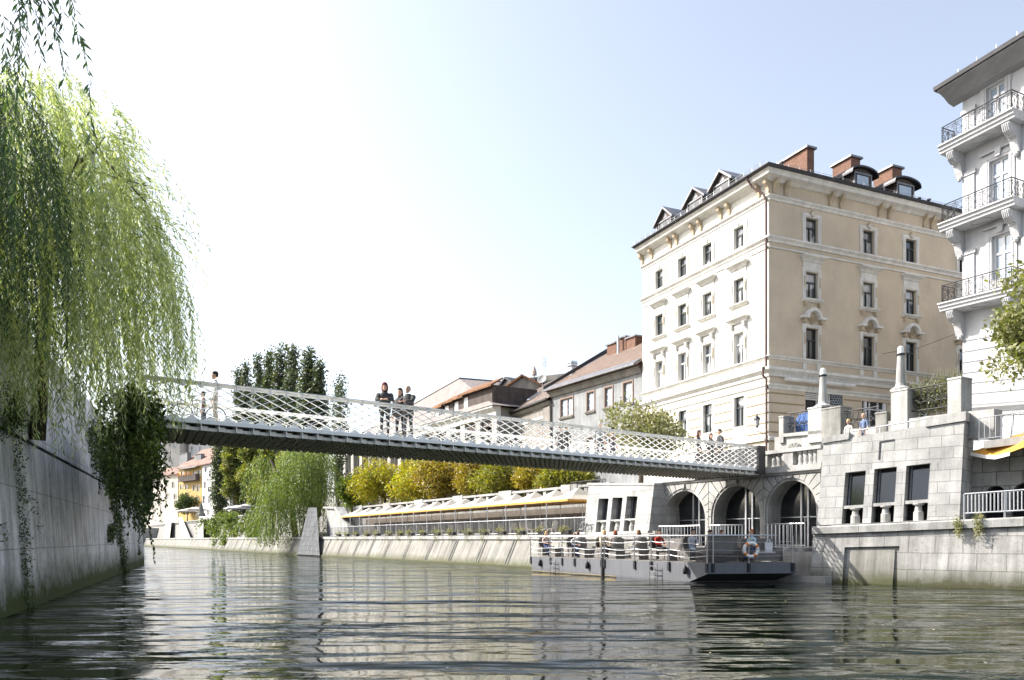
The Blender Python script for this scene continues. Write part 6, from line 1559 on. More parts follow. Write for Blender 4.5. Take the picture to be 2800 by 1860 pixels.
# hedge behind the right iron railing with wild stalks
rs=np.random.RandomState(3); cl=[]
for px in range(2492,2600,9):
    for w_ in (-.7,-1.2): u=T.u(px,w_); cl.append((tuple(T.P(u,w_,T.z(px,1095-(px-2492)*.12,w_))),(.4,.4,.62)))
cen,a_,b_=clumpleaves(rs,cl,7000,.15,asp=.3); 
N=120; s_=np.array([tuple(T.P(T.u(px),-.9,T.z(px,1052-(px-2492)*.1))) for px in rs.uniform(2492,2596,N)]); dd=rdir(rs,N)*.25+np.array([0,0,.55]); 
cen=np.vstack([cen,s_+dd*.4]); a_=np.vstack([a_,dd*.8]); sidev=np.cross(dd,rdir(rs,N)); sidev/=np.linalg.norm(sidev,axis=1)[:,None]; b_=np.vstack([b_,sidev*.012])
o=quadcloud('hedge',cen,a_,b_,leafm('hedge_leaves',[(.06,.07,.03),(.13,.13,.07),(.30,.29,.20),(.08,.10,.03)],trans=.25,huge=2)); tag(o,'clipped grey green hedge with wild stalks behind the ornate iron railing','hedge')
# trailing weeds on the right coping
for i,(px,y0,y1,r_,lb) in enumerate(((2621,1424,1462,.16,'tuft of grey weeds hanging from the coping at the foot of the tall pier'),(2675,1414,1465,.2,'larger tuft of weeds hanging over the coping below the white railing'))):
    cl=[(tuple(W.px(px+rnd.uniform(-3,3),y0+(y1-y0)*k/6,.2+.02*k)),(r_*(1-k*.1),.1,.14)) for k in range(7)]
    cen,a_,b_=clumpleaves(np.random.RandomState(i),cl,500,.07); tag(quadcloud('hanging_weeds',cen,a_,b_,pl_leaf),lb,'weeds')
# ivy wall at the far quay
ivy_m=leafm('ivy_leaves',[(.035,.06,.012),(.07,.11,.018),(.14,.19,.03),(.26,.28,.05)],trans=.25,huge=.8)
cl=[]
for j in range(46):
    px=rs.uniform(560,720); py=rs.uniform(1412,1466); cl.append((tuple(F2.px(px,py,.7)),(1.8,.5,1.0)))
for j in range(6): cl.append((tuple(Q.px(rs.uniform(592,625),1470+j*4,-.6)),(.9,.3,.6)))
cen,a_,b_=clumpleaves(rs,cl,14000,.42); tag(quadcloud('ivy',cen,a_,b_,ivy_m),'bright green ivy covering the far upper quay wall left of the weeping willow','ivy')
# ---- hanging strands
def strands(rs,st,ln,out,lean,leaf,gap,spread=.5,sway=.25,asp=.16,stem=.006):
    C=[];A=[];B=[]
    for p,L,o in zip(st,ln,out):
        n=max(4,int(L/gap)); t=np.linspace(0,L,n); a=rs.uniform(.3,1.0)*spread
        ph=rs.uniform(0,6.28,2); fq=rs.uniform(.5,1.1,2)
        x=np.outer(1-np.exp(-t/1.1),o*a*2)+np.outer(t,lean)
        x[:,0]+=sway*.3*np.sin(fq[0]*t+ph[0])-sway*.3*math.sin(ph[0]); x[:,1]+=sway*.3*np.sin(fq[1]*t+ph[1])-sway*.3*math.sin(ph[1])
        z=-(t-1.0*(1-np.exp(-t/1.0))*.75)
        pts=p+np.column_stack([x[:,0],x[:,1],z])
        d=np.gradient(pts,axis=0); d/=np.linalg.norm(d,axis=1)[:,None]
        s=rdir(rs,n); s-=d*np.sum(s*d,axis=1)[:,None]; s/=np.linalg.norm(s,axis=1)[:,None]
        ax=d*.86+s*.5; ax/=np.linalg.norm(ax,axis=1)[:,None]
        sz=leaf*rs.uniform(.6,1.25,n)[:,None]
        b=np.cross(ax,rdir(rs,n)); b/=np.linalg.norm(b,axis=1)[:,None]
        C.append(pts+ax*sz*.5); A.append(ax*sz*.5); B.append(b*sz*.5*asp)
        if stem:
            m=max(2,n//6); q=pts[::6]
            if len(q)>1:
                mid=(q[1:]+q[:-1])/2; ha=(q[1:]-q[:-1])*.55; sb=np.cross(ha,rdir(rs,len(ha))); sb/=np.linalg.norm(sb,axis=1)[:,None]+1e-9
                C.append(mid);A.append(ha);B.append(sb*stem)
    return np.vstack(C),np.vstack(A),np.vstack(B)
def dome(rs,N,c,Rx,Ry,ztop,drop,pw,zend,lean,jit=.5):
    an=rs.uniform(0,2*PI,N); r=np.sqrt(rs.uniform(0,1,N)); 
    ox,oy=np.cos(an),np.sin(an)
    z=ztop-(r**pw)*drop-np.abs(rs.normal(0,jit,N))*1.2
    st=np.column_stack([c[0]+ox*r*Rx*.85,c[1]+oy*r*Ry*.85,z])
    # strands start on a handful of boughs, which gives the crown its curtains
    nb=38; ba=rs.uniform(0,2*PI,nb); br_=np.sqrt(rs.uniform(.05,1,nb)); B=np.column_stack([c[0]+np.cos(ba)*br_*Rx*.85,c[1]+np.sin(ba)*br_*Ry*.85])
    k=np.argmin((st[:,None,0]-B[None,:,0])**2+(st[:,None,1]-B[None,:,1])**2,axis=1)
    st[:,:2]=st[:,:2]*.68+B[k]*.32
    out=np.column_stack([ox,oy,np.zeros(N)])*r[:,None]
    ze=zend(st,k,rs)
    return st,np.maximum(.8,z-ze),out
wil_m=leafm('willow_leaves',[(.11,.16,.07),(.26,.31,.16),(.46,.49,.32),(.76,.76,.60)],trans=.5,huge=.7)
rs=np.random.RandomState(21); c=(-12.9,21.6)
bend=rs.uniform(-.9,.9,60)
def zend(st,k,rs):
    u=(st[:,0]-c[0])/3.9
    return 5.0+.5*u+bend[k]+rs.uniform(-.6,2.6,len(st))-np.where((u>.0)&(u<.55),.6,0)
t=thing('weeping_willow',Vector((-14.4,24.2,GZ+.3)),'large sunlit weeping willow hanging over the embankment wall at the left','willow')
st,ln,out=dome(rs,960,c,3.95,3.2,14.4,4.6,2.4,zend,None)
C,A_,B_=strands(rs,st,ln,out,np.array([.07,-.01,0]),.20,.085,spread=.55,sway=.35,asp=.17)
# upper sprays that rise and arch over
st2,ln2,out2=dome(rs,500,c,4.0,3.0,14.8,4.0,2.6,lambda s,k,r:s[:,2]-r.uniform(.8,2.2,len(s)),None,jit=.15)
C2,A2,B2=strands(rs,st2,ln2,out2*1.2+np.array([.1,0,0]),np.array([.1,0,0]),.19,.08,spread=.7,sway=.3,asp=.17)
quadcloud('crown',np.vstack([C,C2]),np.vstack([A_,A2]),np.vstack([B_,B2]),wil_m,t)
mb=MB(); mb.tube([(-14.6,24.3,GZ),(-14.3,24.1,8),(-13.8,23.5,11),(-13.2,22.6,13.2)],[.24,.21,.17,.10],9)
for k in range(14):
    a=rs.uniform(0,2*PI); r=rs.uniform(1.5,3.6); z0=rs.uniform(8.5,12.5); f_=(z0-8)/5.2
    s0=Vector((-14.3+1.0*f_,24.1-1.4*f_,z0)); e=Vector((c[0]+r*math.cos(a),c[1]+r*math.sin(a)*.8,14.0-(r/4.2)**2.4*4.0)); m1=(s0+e)/2+Vector((0,0,1.0))
    mb.tube([s0,m1,e-Vector((0,0,.5))],[.08,.05,.015],6)
mb.build('trunk',M['bark'],t,smooth=True)
# darker willow in the shade at the very left
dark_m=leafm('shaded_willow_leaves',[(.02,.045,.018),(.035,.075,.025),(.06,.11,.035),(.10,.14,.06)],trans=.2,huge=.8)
rs=np.random.RandomState(33)
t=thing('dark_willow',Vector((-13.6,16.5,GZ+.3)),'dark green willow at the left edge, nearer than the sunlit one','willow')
st,ln,out=dome(rs,600,(-12.2,17.2),2.5,2.8,13.6,3.0,2.2,lambda s,k,r:6.0+r.uniform(-.5,2.5,len(s))+np.where(s[:,0]>-10.6,1.2,0),None,jit=1.2)
C,A_,B_=strands(rs,st,ln,out,np.array([.0,0,0]),.15,.07,spread=.35,sway=.3,asp=.2)
# near sprays at the top
N=26; st=np.column_stack([rs.uniform(-8.9,-7.3,N)-.0,rs.uniform(12.5,13.5,N),rs.uniform(10.6,12.4,N)]); ln=rs.uniform(1.2,3.4,N)+np.where(st[:,0]<-8.3,1.5,0); out=np.column_stack([rs.uniform(-.2,.5,N),np.zeros(N),np.zeros(N)])
D_=strands(rs,st,ln,out,np.array([.05,0,0]),.20,.075,spread=.4,sway=.4,asp=.2,stem=.01)
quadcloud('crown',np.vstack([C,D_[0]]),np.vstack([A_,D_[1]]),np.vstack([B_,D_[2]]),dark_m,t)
mb=MB(); mb.tube([(-14.6,16.5,GZ),(-14.2,16.6,9),(-13.2,16.2,12),(-11.5,14.6,13.6)],[.4,.34,.25,.14],8); mb.tube([(-13.2,16.2,12),(-10.5,13.6,13.2),(-8.6,13,12.6),(-7.6,13,12.0)],[.16,.1,.05,.02],7); mb.tube([(-10.2,13.8,13.2),(-9.2,13.4,11.8),(-8.9,13.2,10.4)],[.08,.05,.02],6)
mb.build('trunk',M['bark'],t,smooth=True)
# far weeping willow dipping into the river
rs=np.random.RandomState(44); b=P(792,1500,109)
fw_m=leafm('far_willow_leaves',[(.05,.08,.025),(.10,.15,.035),(.19,.24,.06),(.32,.35,.12)],trans=.3,huge=.25)
t=thing('weeping_willow',Vector((b.x,112,PROM)),'weeping willow on the far quay trailing down to the water under the bridge','willow')
C=[];A_=[];B_=[]
for (px,Yc,rx,zt,ze,n) in ((712,108,1.9,8.2,.4,110),(738,106,1.7,10.4,.25,120),(775,107,2.2,12.6,1.6,120),(765,105,1.5,7.5,.2,80),(806,109,2.6,15.8,3.4,160),(842,108,2.2,14.2,1.0,130),(874,110,2.6,16.2,5.0,170),(850,112,3.2,17,6,170),(820,113,4.2,16.6,7,190),(720,112,3.0,14.6,6,120)):
    cc_=P(px,1475,Yc); st,ln,out=dome(rs,n,(cc_.x,cc_.y),rx,rx,zt,3.5,2.2,lambda s,k,r:ze+r.uniform(0,2.0,len(s)),None,jit=.8)
    a,b1,b2=strands(rs,st,ln,out,np.array([.0,0,0]),.42,.30,spread=.5,sway=.5,asp=.22,stem=0); C.append(a);A_.append(b1);B_.append(b2)
quadcloud('crown',np.vstack(C),np.vstack(A_),np.vstack(B_),fw_m,t)
mb=MB(); q0=Vector((b.x,112,PROM-.2)); mb.tube([q0,q0+Vector((-.5,0,4)),q0+Vector((-1.5,-1,8)),q0+Vector((-3,-2,11))],[.5,.4,.3,.1],8); mb.tube([q0+Vector((-.5,0,4)),q0+Vector((1,-1,9)),q0+Vector((1.5,-1,13))],[.3,.2,.08],7); mb.build('trunk',M['bark'],t,smooth=True)
# ---- ivy on the left bank
ivyd=leafm('dark_ivy_leaves',[(.015,.035,.008),(.03,.06,.012),(.055,.10,.02),(.12,.17,.03)],trans=.2,huge=1.2)
rs=np.random.RandomState(61); cl=[]
def lp(px,py,w_): return tuple(LW.px(px,py,w_*.5))
# mass hanging off the landing and wall
for j in range(190):
    f_=rs.uniform(0,1); px=312+100*f_+rs.uniform(-20,12)
    py=rs.uniform(1160-f_*10,1300+f_*120)
    Yc=25.5+9*(1-f_)+rs.uniform(-1,1)+(6 if py>1330 else 0)
    p_=P(px,py,Yc); s_=rs.uniform(.22,.5); cl.append((tuple(p_),(s_,s_,s_*rs.uniform(.7,1.6))))
for j in range(46):
    cl.append((tuple(P(rs.uniform(325,432),rs.uniform(1085,1195),rs.uniform(22.0,23.2))),(.36,.3,.34)))
for j in range(60):
    px=rs.uniform(250,330); py=1190+ (px-250)*.9+rs.uniform(-50,90); cl.append((lp(px,py,-.4),(.25,.4,.45)))
cen,a_,b_=clumpleaves(rs,cl,17000,.15)
sel=cen[rs.choice(len(cen),260)]; q_=strands(rs,sel,rs.uniform(.5,2.6,260),rdir(rs,260)*np.array([1,1,0])*.4,np.array([0,0,0]),.13,.055,spread=.3,sway=.3,asp=.7)
cen=np.vstack([cen,q_[0]]); a_=np.vstack([a_,q_[1]]); b_=np.vstack([b_,q_[2]])

t=tag(quadcloud('ivy',cen,a_,b_,ivyd),'dense dark ivy hanging from the left end of the bridge over the embankment wall','ivy')
cl=[]
for j in range(34):
    f_=j/33; px=40+38*f_+rs.uniform(-3,3); py=1130+540*f_
    cl.append((lp(px,py,-.55*(1-f_)+.1),(.10+.06*rs.rand(),.16,.22)))
for j in range(30): cl.append((lp(rs.uniform(0,60),rs.uniform(1060,1180),-.4),(.2,.3,.25)))
for j in range(14): cl.append((lp(*[(66,1350),(80,1370),(92,1395),(105,1440),(70,1455),(8,1440),(3,1470)][j%7],-.05),(.08,.10,.10)))
cen,a_,b_=clumpleaves(rs,cl,4200,.07); tag(quadcloud('climbing_ivy',cen,a_,b_,ivyd),'thin ivy climbing the vertical joint near the left edge of the embankment wall','ivy')
cl=[]
for j in range(26):
    f_=j/25; px=296+44*f_+rs.uniform(-4,4); py=1260+300*f_; cl.append((lp(px,py,-.5*(1-f_)+.12),(.16,.4,.4*(1-.4*f_))))
for j in range(10): cl.append((lp(302+rs.uniform(-3,5),1440+j*4,.0),(.1,.25,.2)))
cen,a_,b_=clumpleaves(rs,cl,5000,.11); tag(quadcloud('climbing_ivy',cen,a_,b_,ivyd),'ivy trailing down the second joint of the embankment wall below the bridge end','ivy')

# floating leaves and specks on the river
rs=np.random.RandomState(77); N=170; yy=rs.uniform(11.5,34,N)**1.0; xx=rs.uniform(-.45,.62,N)*yy
cen=np.column_stack([xx,yy,np.full(N,.035)]); an=rs.uniform(0,2*PI,N); sz=rs.uniform(.015,.045,N)[:,None]
a_=np.column_stack([np.cos(an),np.sin(an),rs.uniform(-.1,.1,N)])*sz; b_=np.column_stack([-np.sin(an),np.cos(an),rs.uniform(-.1,.1,N)])*sz*.6
tag(quadcloud('floating_leaves',cen,a_,b_,leafm('fallen_leaves',[(.4,.32,.1),(.6,.55,.4),(.3,.2,.05)],trans=.1)),'small yellow and pale leaves floating scattered on the river','leaves',kind='stuff')
a=CR.P(CR.u(2404),.3,CR.z(2404,970)); b=BB.P(.2,.3,BB.z(2632,910)); mb=MB(); mb.tube([a,(a+b)/2-Vector((0,0,.25)),b],.012,4); tag(mb.build('overhead_wire',M['iron']),'thin overhead wire strung between the cream building and the balcony building','wire')

cl=[(tuple(P(rs.uniform(372,428),rs.uniform(1170,1275),rs.uniform(21.8,22.8))),(.22,.2,.2)) for k in range(16)]
cen,a_,b_=clumpleaves(rs,cl,1800,.11); tag(quadcloud('ivy',cen,a_,b_,ivy_m),'sunlit yellow green shoots in the dark ivy just below the left bridge end','ivy')
# ================= people
def skinmesh(J,E,root):
    me=bpy.data.meshes.new('tmp'); names=list(J); idx={n:i for i,n in enumerate(names)}
    me.from_pydata([J[n][0] for n in names],[(idx[a],idx[b]) for a,b in E],[])
    ob=bpy.data.objects.new('tmp',me); COL.objects.link(ob)
    md=ob.modifiers.new('s','SKIN'); md.use_smooth_shade=True; md.branch_smoothing=.6
    sv=me.skin_vertices[0].data
    for n in names: r=J[n][1]; sv[idx[n]].radius=(r if isinstance(r,tuple) else (r,r)); sv[idx[n]].use_root=(n==root)
    m2=ob.modifiers.new('u','SUBSURF'); m2.levels=1; m2.render_levels=1
    dg=bpy.context.evaluated_depsgraph_get(); dg.update(); ev=ob.evaluated_get(dg)
    out=bpy.data.meshes.new_from_object(ev)
    V=[tuple(v.co) for v in out.vertices]; F=[tuple(p.vertices) for p in out.polygons]
    bpy.data.objects.remove(ob); bpy.data.meshes.remove(me); bpy.data.meshes.remove(out)
    return V,F
SK=surf('skin',(.52,.33,.24),rough=.6,var=.08,bump=0)
def joints(pose):
    """facing -Y, feet at z 0 (standing) or seat at z .45 (sitting)"""
    J={}
    if pose=='stand':
        pz=.93; J['pel']=((0,0,pz),(.15,.105)); J['waist']=((0,0,pz+.16),(.135,.10)); J['chest']=((0,.01,pz+.36),(.165,.115)); J['neckb']=((0,.015,pz+.52),(.085,.075)); J['neck']=((0,0,pz+.59),.052); 
        for s,n in ((-1,'l'),(1,'r')):
            J['hip'+n]=((.09*s,0,pz-.07),.088); J['knee'+n]=((.10*s,-.01+.03*s,.49),.056); J['ank'+n]=((.10*s,.03+.05*s,.09),.04); J['toe'+n]=((.11*s,-.11+.05*s,.035),.035)
            J['sh'+n]=((.185*s,.015,pz+.46),.062); J['el'+n]=((.235*s,.03,pz+.17),.044); J['wr'+n]=((.22*s,-.07,pz-.06),.030); J['palm'+n]=((.215*s,-.09,pz-.13),.034)
    elif pose=='lean':   # standing, arms resting on a rail in front
        J=joints('stand')
        for s,n in ((-1,'l'),(1,'r')):
            J['el'+n]=((.24*s,-.14,1.22),.044); J['wr'+n]=((.10*s,-.34,1.20),.030); J['palm'+n]=((.06*s,-.40,1.20),.034)
    else:
        pz=.55; J['pel']=((0,0.02,pz),(.16,.12)); J['waist']=((0,.03,pz+.15),(.14,.105)); ly=-.03 if pose=='sit' else -.16
        J['chest']=((0,.02+ly,pz+.36),(.165,.115)); J['neckb']=((0,ly,pz+.52),(.085,.075)); J['neck']=((0,ly-.03,pz+.585),.052)
        for s,n in ((-1,'l'),(1,'r')):
            J['hip'+n]=((.10*s,-.03,pz-.03),.09); J['knee'+n]=((.13*s,-.45,pz+.0),.062); J['ank'+n]=((.12*s,-.45,.10),.042); J['toe'+n]=((.12*s,-.59,.04),.035)
            J['sh'+n]=((.19*s,.0+ly,pz+.46),.062); J['el'+n]=((.25*s,-.10+ly,pz+.20),.044); J['wr'+n]=((.10*s,-.32+ly,pz+.17),.030); J['palm'+n]=((.07*s,-.38+ly,pz+.16),.034)
    return J
ED=[('pel','waist'),('waist','chest'),('chest','neckb'),('neckb','neck')]+[(a+n,b+n) for n in 'lr' for a,b in (('hip','knee'),('knee','ank'),('ank','toe'),('sh','el'),('el','wr'),('wr','palm'))]+[('pel','hipl'),('pel','hipr'),('chest','shl'),('chest','shr')]
SEG={('pel','waist'):1,('waist','chest'):0,('chest','neckb'):0,('neckb','neck'):2,('pel','hipl'):1,('pel','hipr'):1,('chest','shl'):0,('chest','shr'):0}
for n in 'lr': SEG.update({('hip'+n,'knee'+n):1,('knee'+n,'ank'+n):1,('ank'+n,'toe'+n):3,('sh'+n,'el'+n):0,('el'+n,'wr'+n):0,('wr'+n,'palm'+n):2})
CACHE={}
def body(pose,fem,short):
    key=(pose,fem,short)
    if key in CACHE: return CACHE[key]
    J=joints(pose)
    if fem:
        J['chest']=(J['chest'][0],(.145,.115)); J['waist']=(J['waist'][0],(.115,.09))
    V,F=skinmesh(J,ED,'pel'); V=[Vector(v) for v in V]
    lab=[]
    segs=[(Vector(J[a][0]),Vector(J[b][0]),SEG[(a,b)],(a,b)) for a,b in ED]
    for f in F:
        c=sum((V[i] for i in f),Vector())/len(f); best=9;l=0
        for a,b,k,nm in segs:
            d=b-a; t_=max(0,min(1,(c-a).dot(d)/d.length_squared)); q=(c-(a+d*t_)).length
            if q<best:
                best=q; l=k
                if short and nm[0][:2]=='el' : l=2
        lab.append(l)
    mb=MB(); mb.v=[tuple(v) for v in V]; mb.f=list(F); mb.m=lab
    # head: skull, jaw, nose, ears, brows, lips
    nk=Vector(J['neck'][0]); hc=nk+Vector((0,-.015,.125)); mb.mi=2
    rings=[]
    for z,rx,ry,oy in ((-.125,.030,.035,-.045),(-.105,.045,.06,-.035),(-.075,.058,.078,-.02),(-.04,.068,.09,-.005),(0,.074,.097,0),(.04,.076,.10,.004),(.08,.068,.09,.008),(.108,.048,.065,.01),(.122,.015,.02,.01)):
        rings.append([hc+Vector((rx*math.cos(2*PI*k/14),oy+ry*math.sin(2*PI*k/14),z)) for k in range(14)])
    mb.loft(rings)
    mb.loft([[hc+Vector((x*.6,y+.02,z)) for x,y,z in ((-.012,-.095,.03),(.012,-.095,.03),(.012,-.09,.03),(-.012,-.09,.03))],[hc+Vector((x,y,z)) for x,y,z in ((-.018,-.122,-.03),(.018,-.122,-.03),(.016,-.08,-.035),(-.016,-.08,-.035))]])
    for s in (-1,1): mb.ball(hc+Vector((.078*s,.01,-.005)),.012,.022,.034,6,5)
    mb.mi=4
    for s in (-1,1): mb.ball(hc+Vector((.028*s,-.088,.012)),.013,.008,.007,6,4)
    mb.mi=5; mb.ball(hc+Vector((0,-.088,-.062)),.025,.010,.008,6,4)
    mb.mi=2
    for n,s in (('l',-1),('r',1)):   # four fingers and a thumb rooted in the palm
        pm=Vector(J['palm'+n][0]); d=(pm-Vector(J['wr'+n][0])).normalized(); side=d.cross(Vector((0,0,1))); 
        if side.length<.2: side=Vector((0,1,0))
        side.normalize(); cu=Vector((0,0,-1)) if abs(d.z)<.6 else Vector((0,-1,0))
        for k,L in enumerate((.070,.080,.075,.058)):
            r0=pm+side*(.018*(k-1.5)); mb.tube([r0,r0+d*L*.5,r0+d*L*.85+cu*L*.25,r0+d*L+cu*L*.5],[.010,.009,.008,.006],5)
        r0=pm-side*.028*s; mb.tube([r0,r0-side*.03*s+d*.02,r0-side*.035*s+d*.05],[.011,.010,.007],5)
    CACHE[key]=(mb.v,mb.f,mb.m,hc); return CACHE[key]
EYE=surf('dark_eye',(.03,.02,.02),var=.1,bump=0); LIP=surf('lip',(.42,.17,.14),var=.1,bump=0)
def person(loc,face,pose,top,legs,hair,label,style='short',fem=False,short=False,sc=1.0,head=1.0,shoes=(.03,.03,.03),group=None,bald=False,glasses=False,jacket=None,z_seat=0):
    """face: direction the person looks to, as an angle from -Y turned anticlockwise"""
    v,f,m,hc=body(pose,fem,short)
    t=thing('person',Vector(loc),label,'person',group)
    R_=Matrix.Rotation(face,3,'Z'); o=Vector(loc)
    def T_(p): return o+R_@(Vector(p)*sc)
    mk=lambda nm,c: plain('%s_%02d_%02d_%02d'%(nm,c[0]*99,c[1]*99,c[2]*99),c,bump=.1,scale=6)
    mats=[mk('cloth',top),mk('cloth',legs),SK,mk('leather',shoes),EYE,LIP]
    mb=MB(); mb.v=[tuple(T_(p)) for p in v]; mb.f=list(f); mb.m=list(m)
    mb.build('body',mats,t,smooth=True)
    hm=mk('hair',hair); mb=MB(); rings=[]
    def hr(z,rx,ry,oy,a0=None): return [T_(hc+Vector((rx*math.cos(2*PI*k/16),oy+ry*math.sin(2*PI*k/16),z))) for k in range(16)]
    if bald: 
        mb.loft([hr(-.05,.070,.07,.035),hr(-.01,.080,.08,.030),hr(.03,.081,.078,.036),hr(.05,.074,.07,.042)])
    elif style=='short':
        mb.loft([hr(-.05,.066,.062,.045),hr(.0,.079,.080,.030),hr(.045,.084,.098,.016),hr(.09,.080,.098,.008),hr(.125,.06,.075,.01),hr(.142,.02,.03,.012)])
    elif style=='bob':
        mb.loft([hr(-.14,.085,.07,.05),hr(-.08,.108,.09,.045),hr(0,.112,.10,.035),hr(.05,.102,.108,.018),hr(.10,.090,.105,.01),hr(.14,.062,.075,.01),hr(.158,.02,.03,.012)])
    elif style=='long':
        mb.loft([hr(-.30,.07,.03,.09),hr(-.2,.09,.05,.08),hr(-.08,.10,.07,.055),hr(0,.095,.085,.036),hr(.05,.09,.102,.018),hr(.10,.082,.10,.008),hr(.135,.055,.07,.01),hr(.15,.02,.03,.012)])
    elif style=='bun':
        mb.loft([hr(-.05,.07,.065,.04),hr(.0,.082,.083,.028),hr(.05,.085,.1,.014),hr(.10,.08,.098,.008),hr(.135,.05,.07,.01),hr(.148,.02,.03,.012)]); mb.ball(T_(hc+Vector((0,.13,.06))),.045*sc,.045*sc,.045*sc)
    mb.build('hair',hm,t,smooth=True)
    if glasses:
        mb=MB()
        for s in (-1,1): mb.ball(T_(hc+Vector((.030*s,-.098,.012))),.024*sc,.012*sc,.017*sc,8,5)
        mb.build('sunglasses',M['black'],t)
    if jacket:
        # open jacket: a slightly larger shell round the trunk with collar
        J=joints(pose); pz=J['pel'][0][2]; c=J['chest'][0]; w_=J['waist'][0]
        mb=MB(); rr=[]
        for (cx_,cy_,z,rx,ry) in ((0,w_[1],pz-.10,.195,.145),(0,w_[1],w_[2]+.02,.185,.14),(0,c[1],c[2],.205,.15),(0,c[1],c[2]+.10,.20,.14),(0,c[1]-.0,c[2]+.17,.11,.10),(0,c[1]-.01,c[2]+.20,.085,.085)):
            rr.append([T_((cx_+rx*math.cos(2*PI*k/18),cy_+ry*math.sin(2*PI*k/18),z)) for k in range(18)])
        mb.loft(rr,True,True,False)
        for s in 'lr':
            a,b,c2=[J[x+s][0] for x in ('sh','el','wr')]; mb.tube([T_(a),T_(b),T_(Vector(b)+(Vector(c2)-Vector(b))*.92)],[.088*sc,.068*sc,.05*sc],9)
        mb.build('jacket',mk('cloth',jacket),t,smooth=True)
    return t
DKZ=BT0+.1
def onbridge(px,w_): 
    u=BR.u(px,w_); return BR.P(u,w_,DKZ)
FB=math.atan2(BR.n.y,BR.n.x)+PI/2   # facing the river side rail
def facing(deg): return R(deg)
person(onbridge(589,-1.0),facing(-75),'stand',(.62,.62,.60),(.30,.28,.24),(.02,.017,.015),'dark haired man looking left behind the parapet near the left end of the bridge',sc=.98)
person(onbridge(1052,-.55),facing(5),'lean',(.035,.033,.035),(.03,.03,.035),(.14,.02,.02),'woman with dark red bobbed hair and glasses looking down from the middle of the bridge',style='bob',fem=True,sc=1.12,jacket=(.04,.04,.042))
person(onbridge(1094,-.95),facing(-15),'stand',(.03,.03,.035),(.03,.03,.04),(.02,.018,.018),'woman with long dark hair half hidden behind the older man on the bridge',style='long',fem=True,sc=1.1,jacket=(.05,.05,.055))
person(onbridge(1116,-.5),facing(-25),'lean',(.04,.038,.038),(.04,.04,.05),(.45,.44,.42),'older balding man in a dark jacket at the parapet in the middle of the bridge',bald=True,sc=1.13,jacket=(.055,.05,.05))
person(onbridge(1532,-3.0),facing(170),'stand',(.10,.09,.08),(.05,.05,.06),(.08,.05,.03),'brown haired passer-by behind the parapet, left of a low pair on the bridge',sc=.95)
person(onbridge(1548,-2.8),facing(150),'stand',(.06,.05,.05),(.05,.05,.06),(.03,.02,.02),'dark haired passer-by behind the parapet, right of a low pair on the bridge',sc=.95)
person(onbridge(1641,-2.2),facing(160),'stand',(.18,.20,.22),(.06,.06,.08),(.40,.39,.37),'grey haired passer-by in a grey shirt behind the parapet before the plane tree',sc=1.08,bald=True)
person(onbridge(1675,-2.6),facing(120),'stand',(.10,.07,.06),(.05,.05,.07),(.03,.025,.02),'dark haired passer-by barely showing above the parapet before the plane tree',sc=1.0)
person(onbridge(1911,-1.2),facing(60),'stand',(.07,.06,.06),(.04,.04,.05),(.09,.04,.03),'woman with brown hair facing the pair at the right end of the bridge',style='long',fem=True,sc=1.05)
person(onbridge(1944,-1.6),facing(25),'stand',(.16,.16,.16),(.04,.04,.05),(.11,.06,.04),'woman in a grey jacket between two others at the right end of the bridge',style='long',fem=True,sc=1.05,jacket=(.09,.09,.09))
person(onbridge(1968,-.9),facing(-80),'stand',(.05,.05,.06),(.03,.03,.04),(.05,.035,.03),'man in a dark suit seen from the side at the right end of the bridge',sc=1.12,jacket=(.05,.05,.06))
# bicycle and rider behind the parapet at the left end
bicycle(onbridge(545,-1.4),math.atan2(Bd.y,Bd.x),'bicycle standing behind the parapet at the left end of the bridge')
p=onbridge(556,-2.2); person(p,facing(-60),'stand',(.10,.03,.04),(.05,.06,.08),(.03,.03,.03),'cyclist in dark clothes behind the lattice at the left end of the bridge',sc=.72)
# guests on the boat
za=DK+.03
def guest(i,dz=0,**k):
    loc,rz=CHPOS[i]; d=Vector((math.sin(rz),-math.cos(rz),0)); return loc+Vector((0,0,.0))+d*.02, rz
def seat(i,*a,**k):
    l,rz=guest(i); l=l+Vector((0,0,.0)); k['sc']=k.get('sc',1.0)*1.13; return person(l,rz,*a,**k)
seat(0,'sit',(.55,.45,.40),(.05,.08,.18),(.45,.30,.12),'woman with long fair hair and blue jeans sitting at the far end of the boat',style='long',fem=True,short=True)
seat(1,'sitlean',(.5,.5,.5),(.10,.12,.16),(.10,.06,.04),'guest in a white shirt leaning forward on the boat, second from the far end',short=True)
seat(2,'sit',(.5,.5,.52),(.06,.09,.18),(.20,.12,.06),'small guest in a white shirt and jeans near the far end of the boat',fem=True,sc=.92)
seat(4,'sit',(.06,.06,.06),(.05,.05,.06),(.50,.34,.10),'guest with fair hair in an open beige jacket on the boat',jacket=(.50,.42,.28))
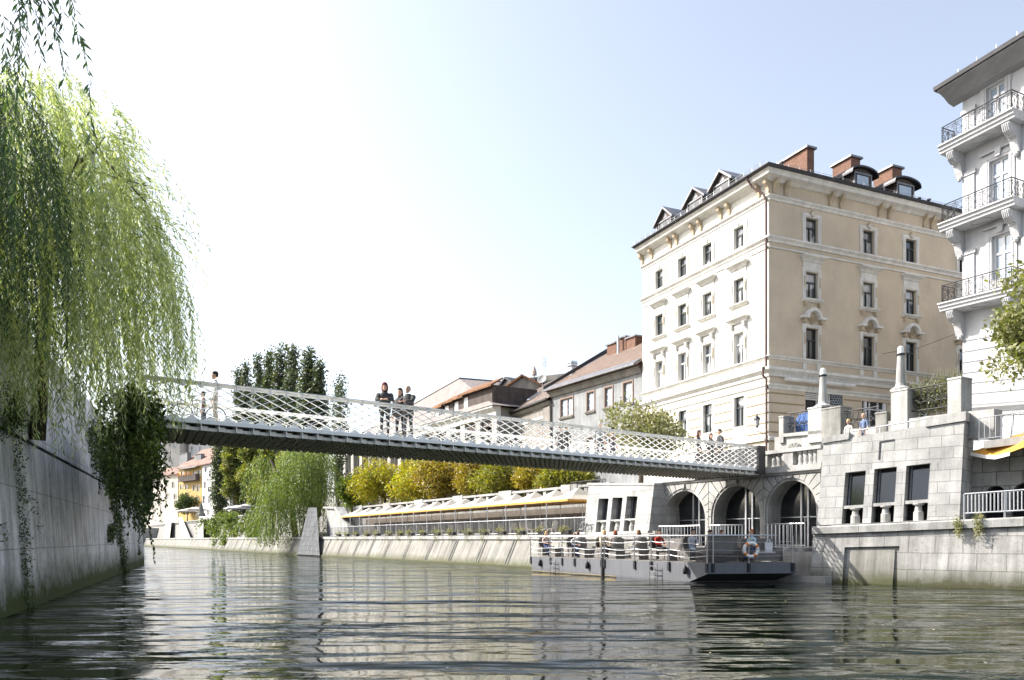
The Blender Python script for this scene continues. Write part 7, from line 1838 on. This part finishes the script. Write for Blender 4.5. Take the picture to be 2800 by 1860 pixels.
seat(3,'sit',(.12,.05,.04),(.10,.08,.07),(.22,.07,.03),'red brown haired guest mostly hidden behind the fair haired one in the beige jacket',fem=True,style='bob')
seat(5,'sit',(.22,.22,.23),(.07,.08,.10),(.16,.08,.04),'guest with thick brown hair and a grey pullover on the boat',style='bob')
seat(7,'sit',(.36,.035,.02),(.03,.03,.035),(.02,.015,.015),'dark haired guest in a bright red jumper in the middle of the boat')
b=BO.P(.77,.72,DK+.03); person(b,ang+PI/2,'sit',(.25,.24,.22),(.08,.08,.09),(.20,.17,.13),'guest in a grey beige top behind the tall chair right of the red jumper')
seat(9,'sit',(.55,.56,.57),(.45,.55,.65),(.04,.03,.025),'dark haired guest in a white shirt beside the tall rail post near the boat corner')
for w_,top,hair,lb,sty in ((.17,(.06,.10,.25),(.04,.03,.02),'guest with tied dark hair and a blue and yellow top behind the tall sofa back','bun'),(.30,(.75,.27,.03),(.10,.05,.03),'guest in a bright orange top behind the tall sofa back','short')):
    person(BO.P(.945,w_,DK+.06),ang-PI/2+PI if False else ang+PI/2+PI*0+.2,'sit',top,(.06,.07,.12),hair,lb,style=sty,fem=(sty=='bun'),sc=1.06)
person(BO.P(.972,.62,DK+.04),R(-65),'sitlean',(.40,.56,.66),(.04,.06,.14),(.42,.13,.04),'woman with short red hair, sunglasses and a light blue shirt behind the lifebuoy',fem=True,glasses=True,short=True,sc=1.1)
# terrace people
u,z=T.uz(2362,1190,.9); person(T.P(u,.9,z-.72),R(-70),'stand',(.12,.17,.28),(.10,.10,.12),(.50,.48,.45),'balding man in a blue and white striped shirt walking along the terrace',bald=True,short=True,sc=1.0)
u,z=T.uz(2320,1185,.9); person(T.P(u,.9,z-.95),R(-60),'stand',(.65,.62,.55),(.10,.10,.12),(.60,.42,.15),'small fair haired figure left of the man in the striped shirt on the terrace',sc=.92,fem=True)
u,z=Q.uz(1474,1345,-8.6); person(Q.P(u,-8.7,STREET),R(10),'stand',(.45,.28,.06),(.10,.08,.07),(.10,.07,.05),'passer-by in a yellow brown top on the upper quay under the trees')
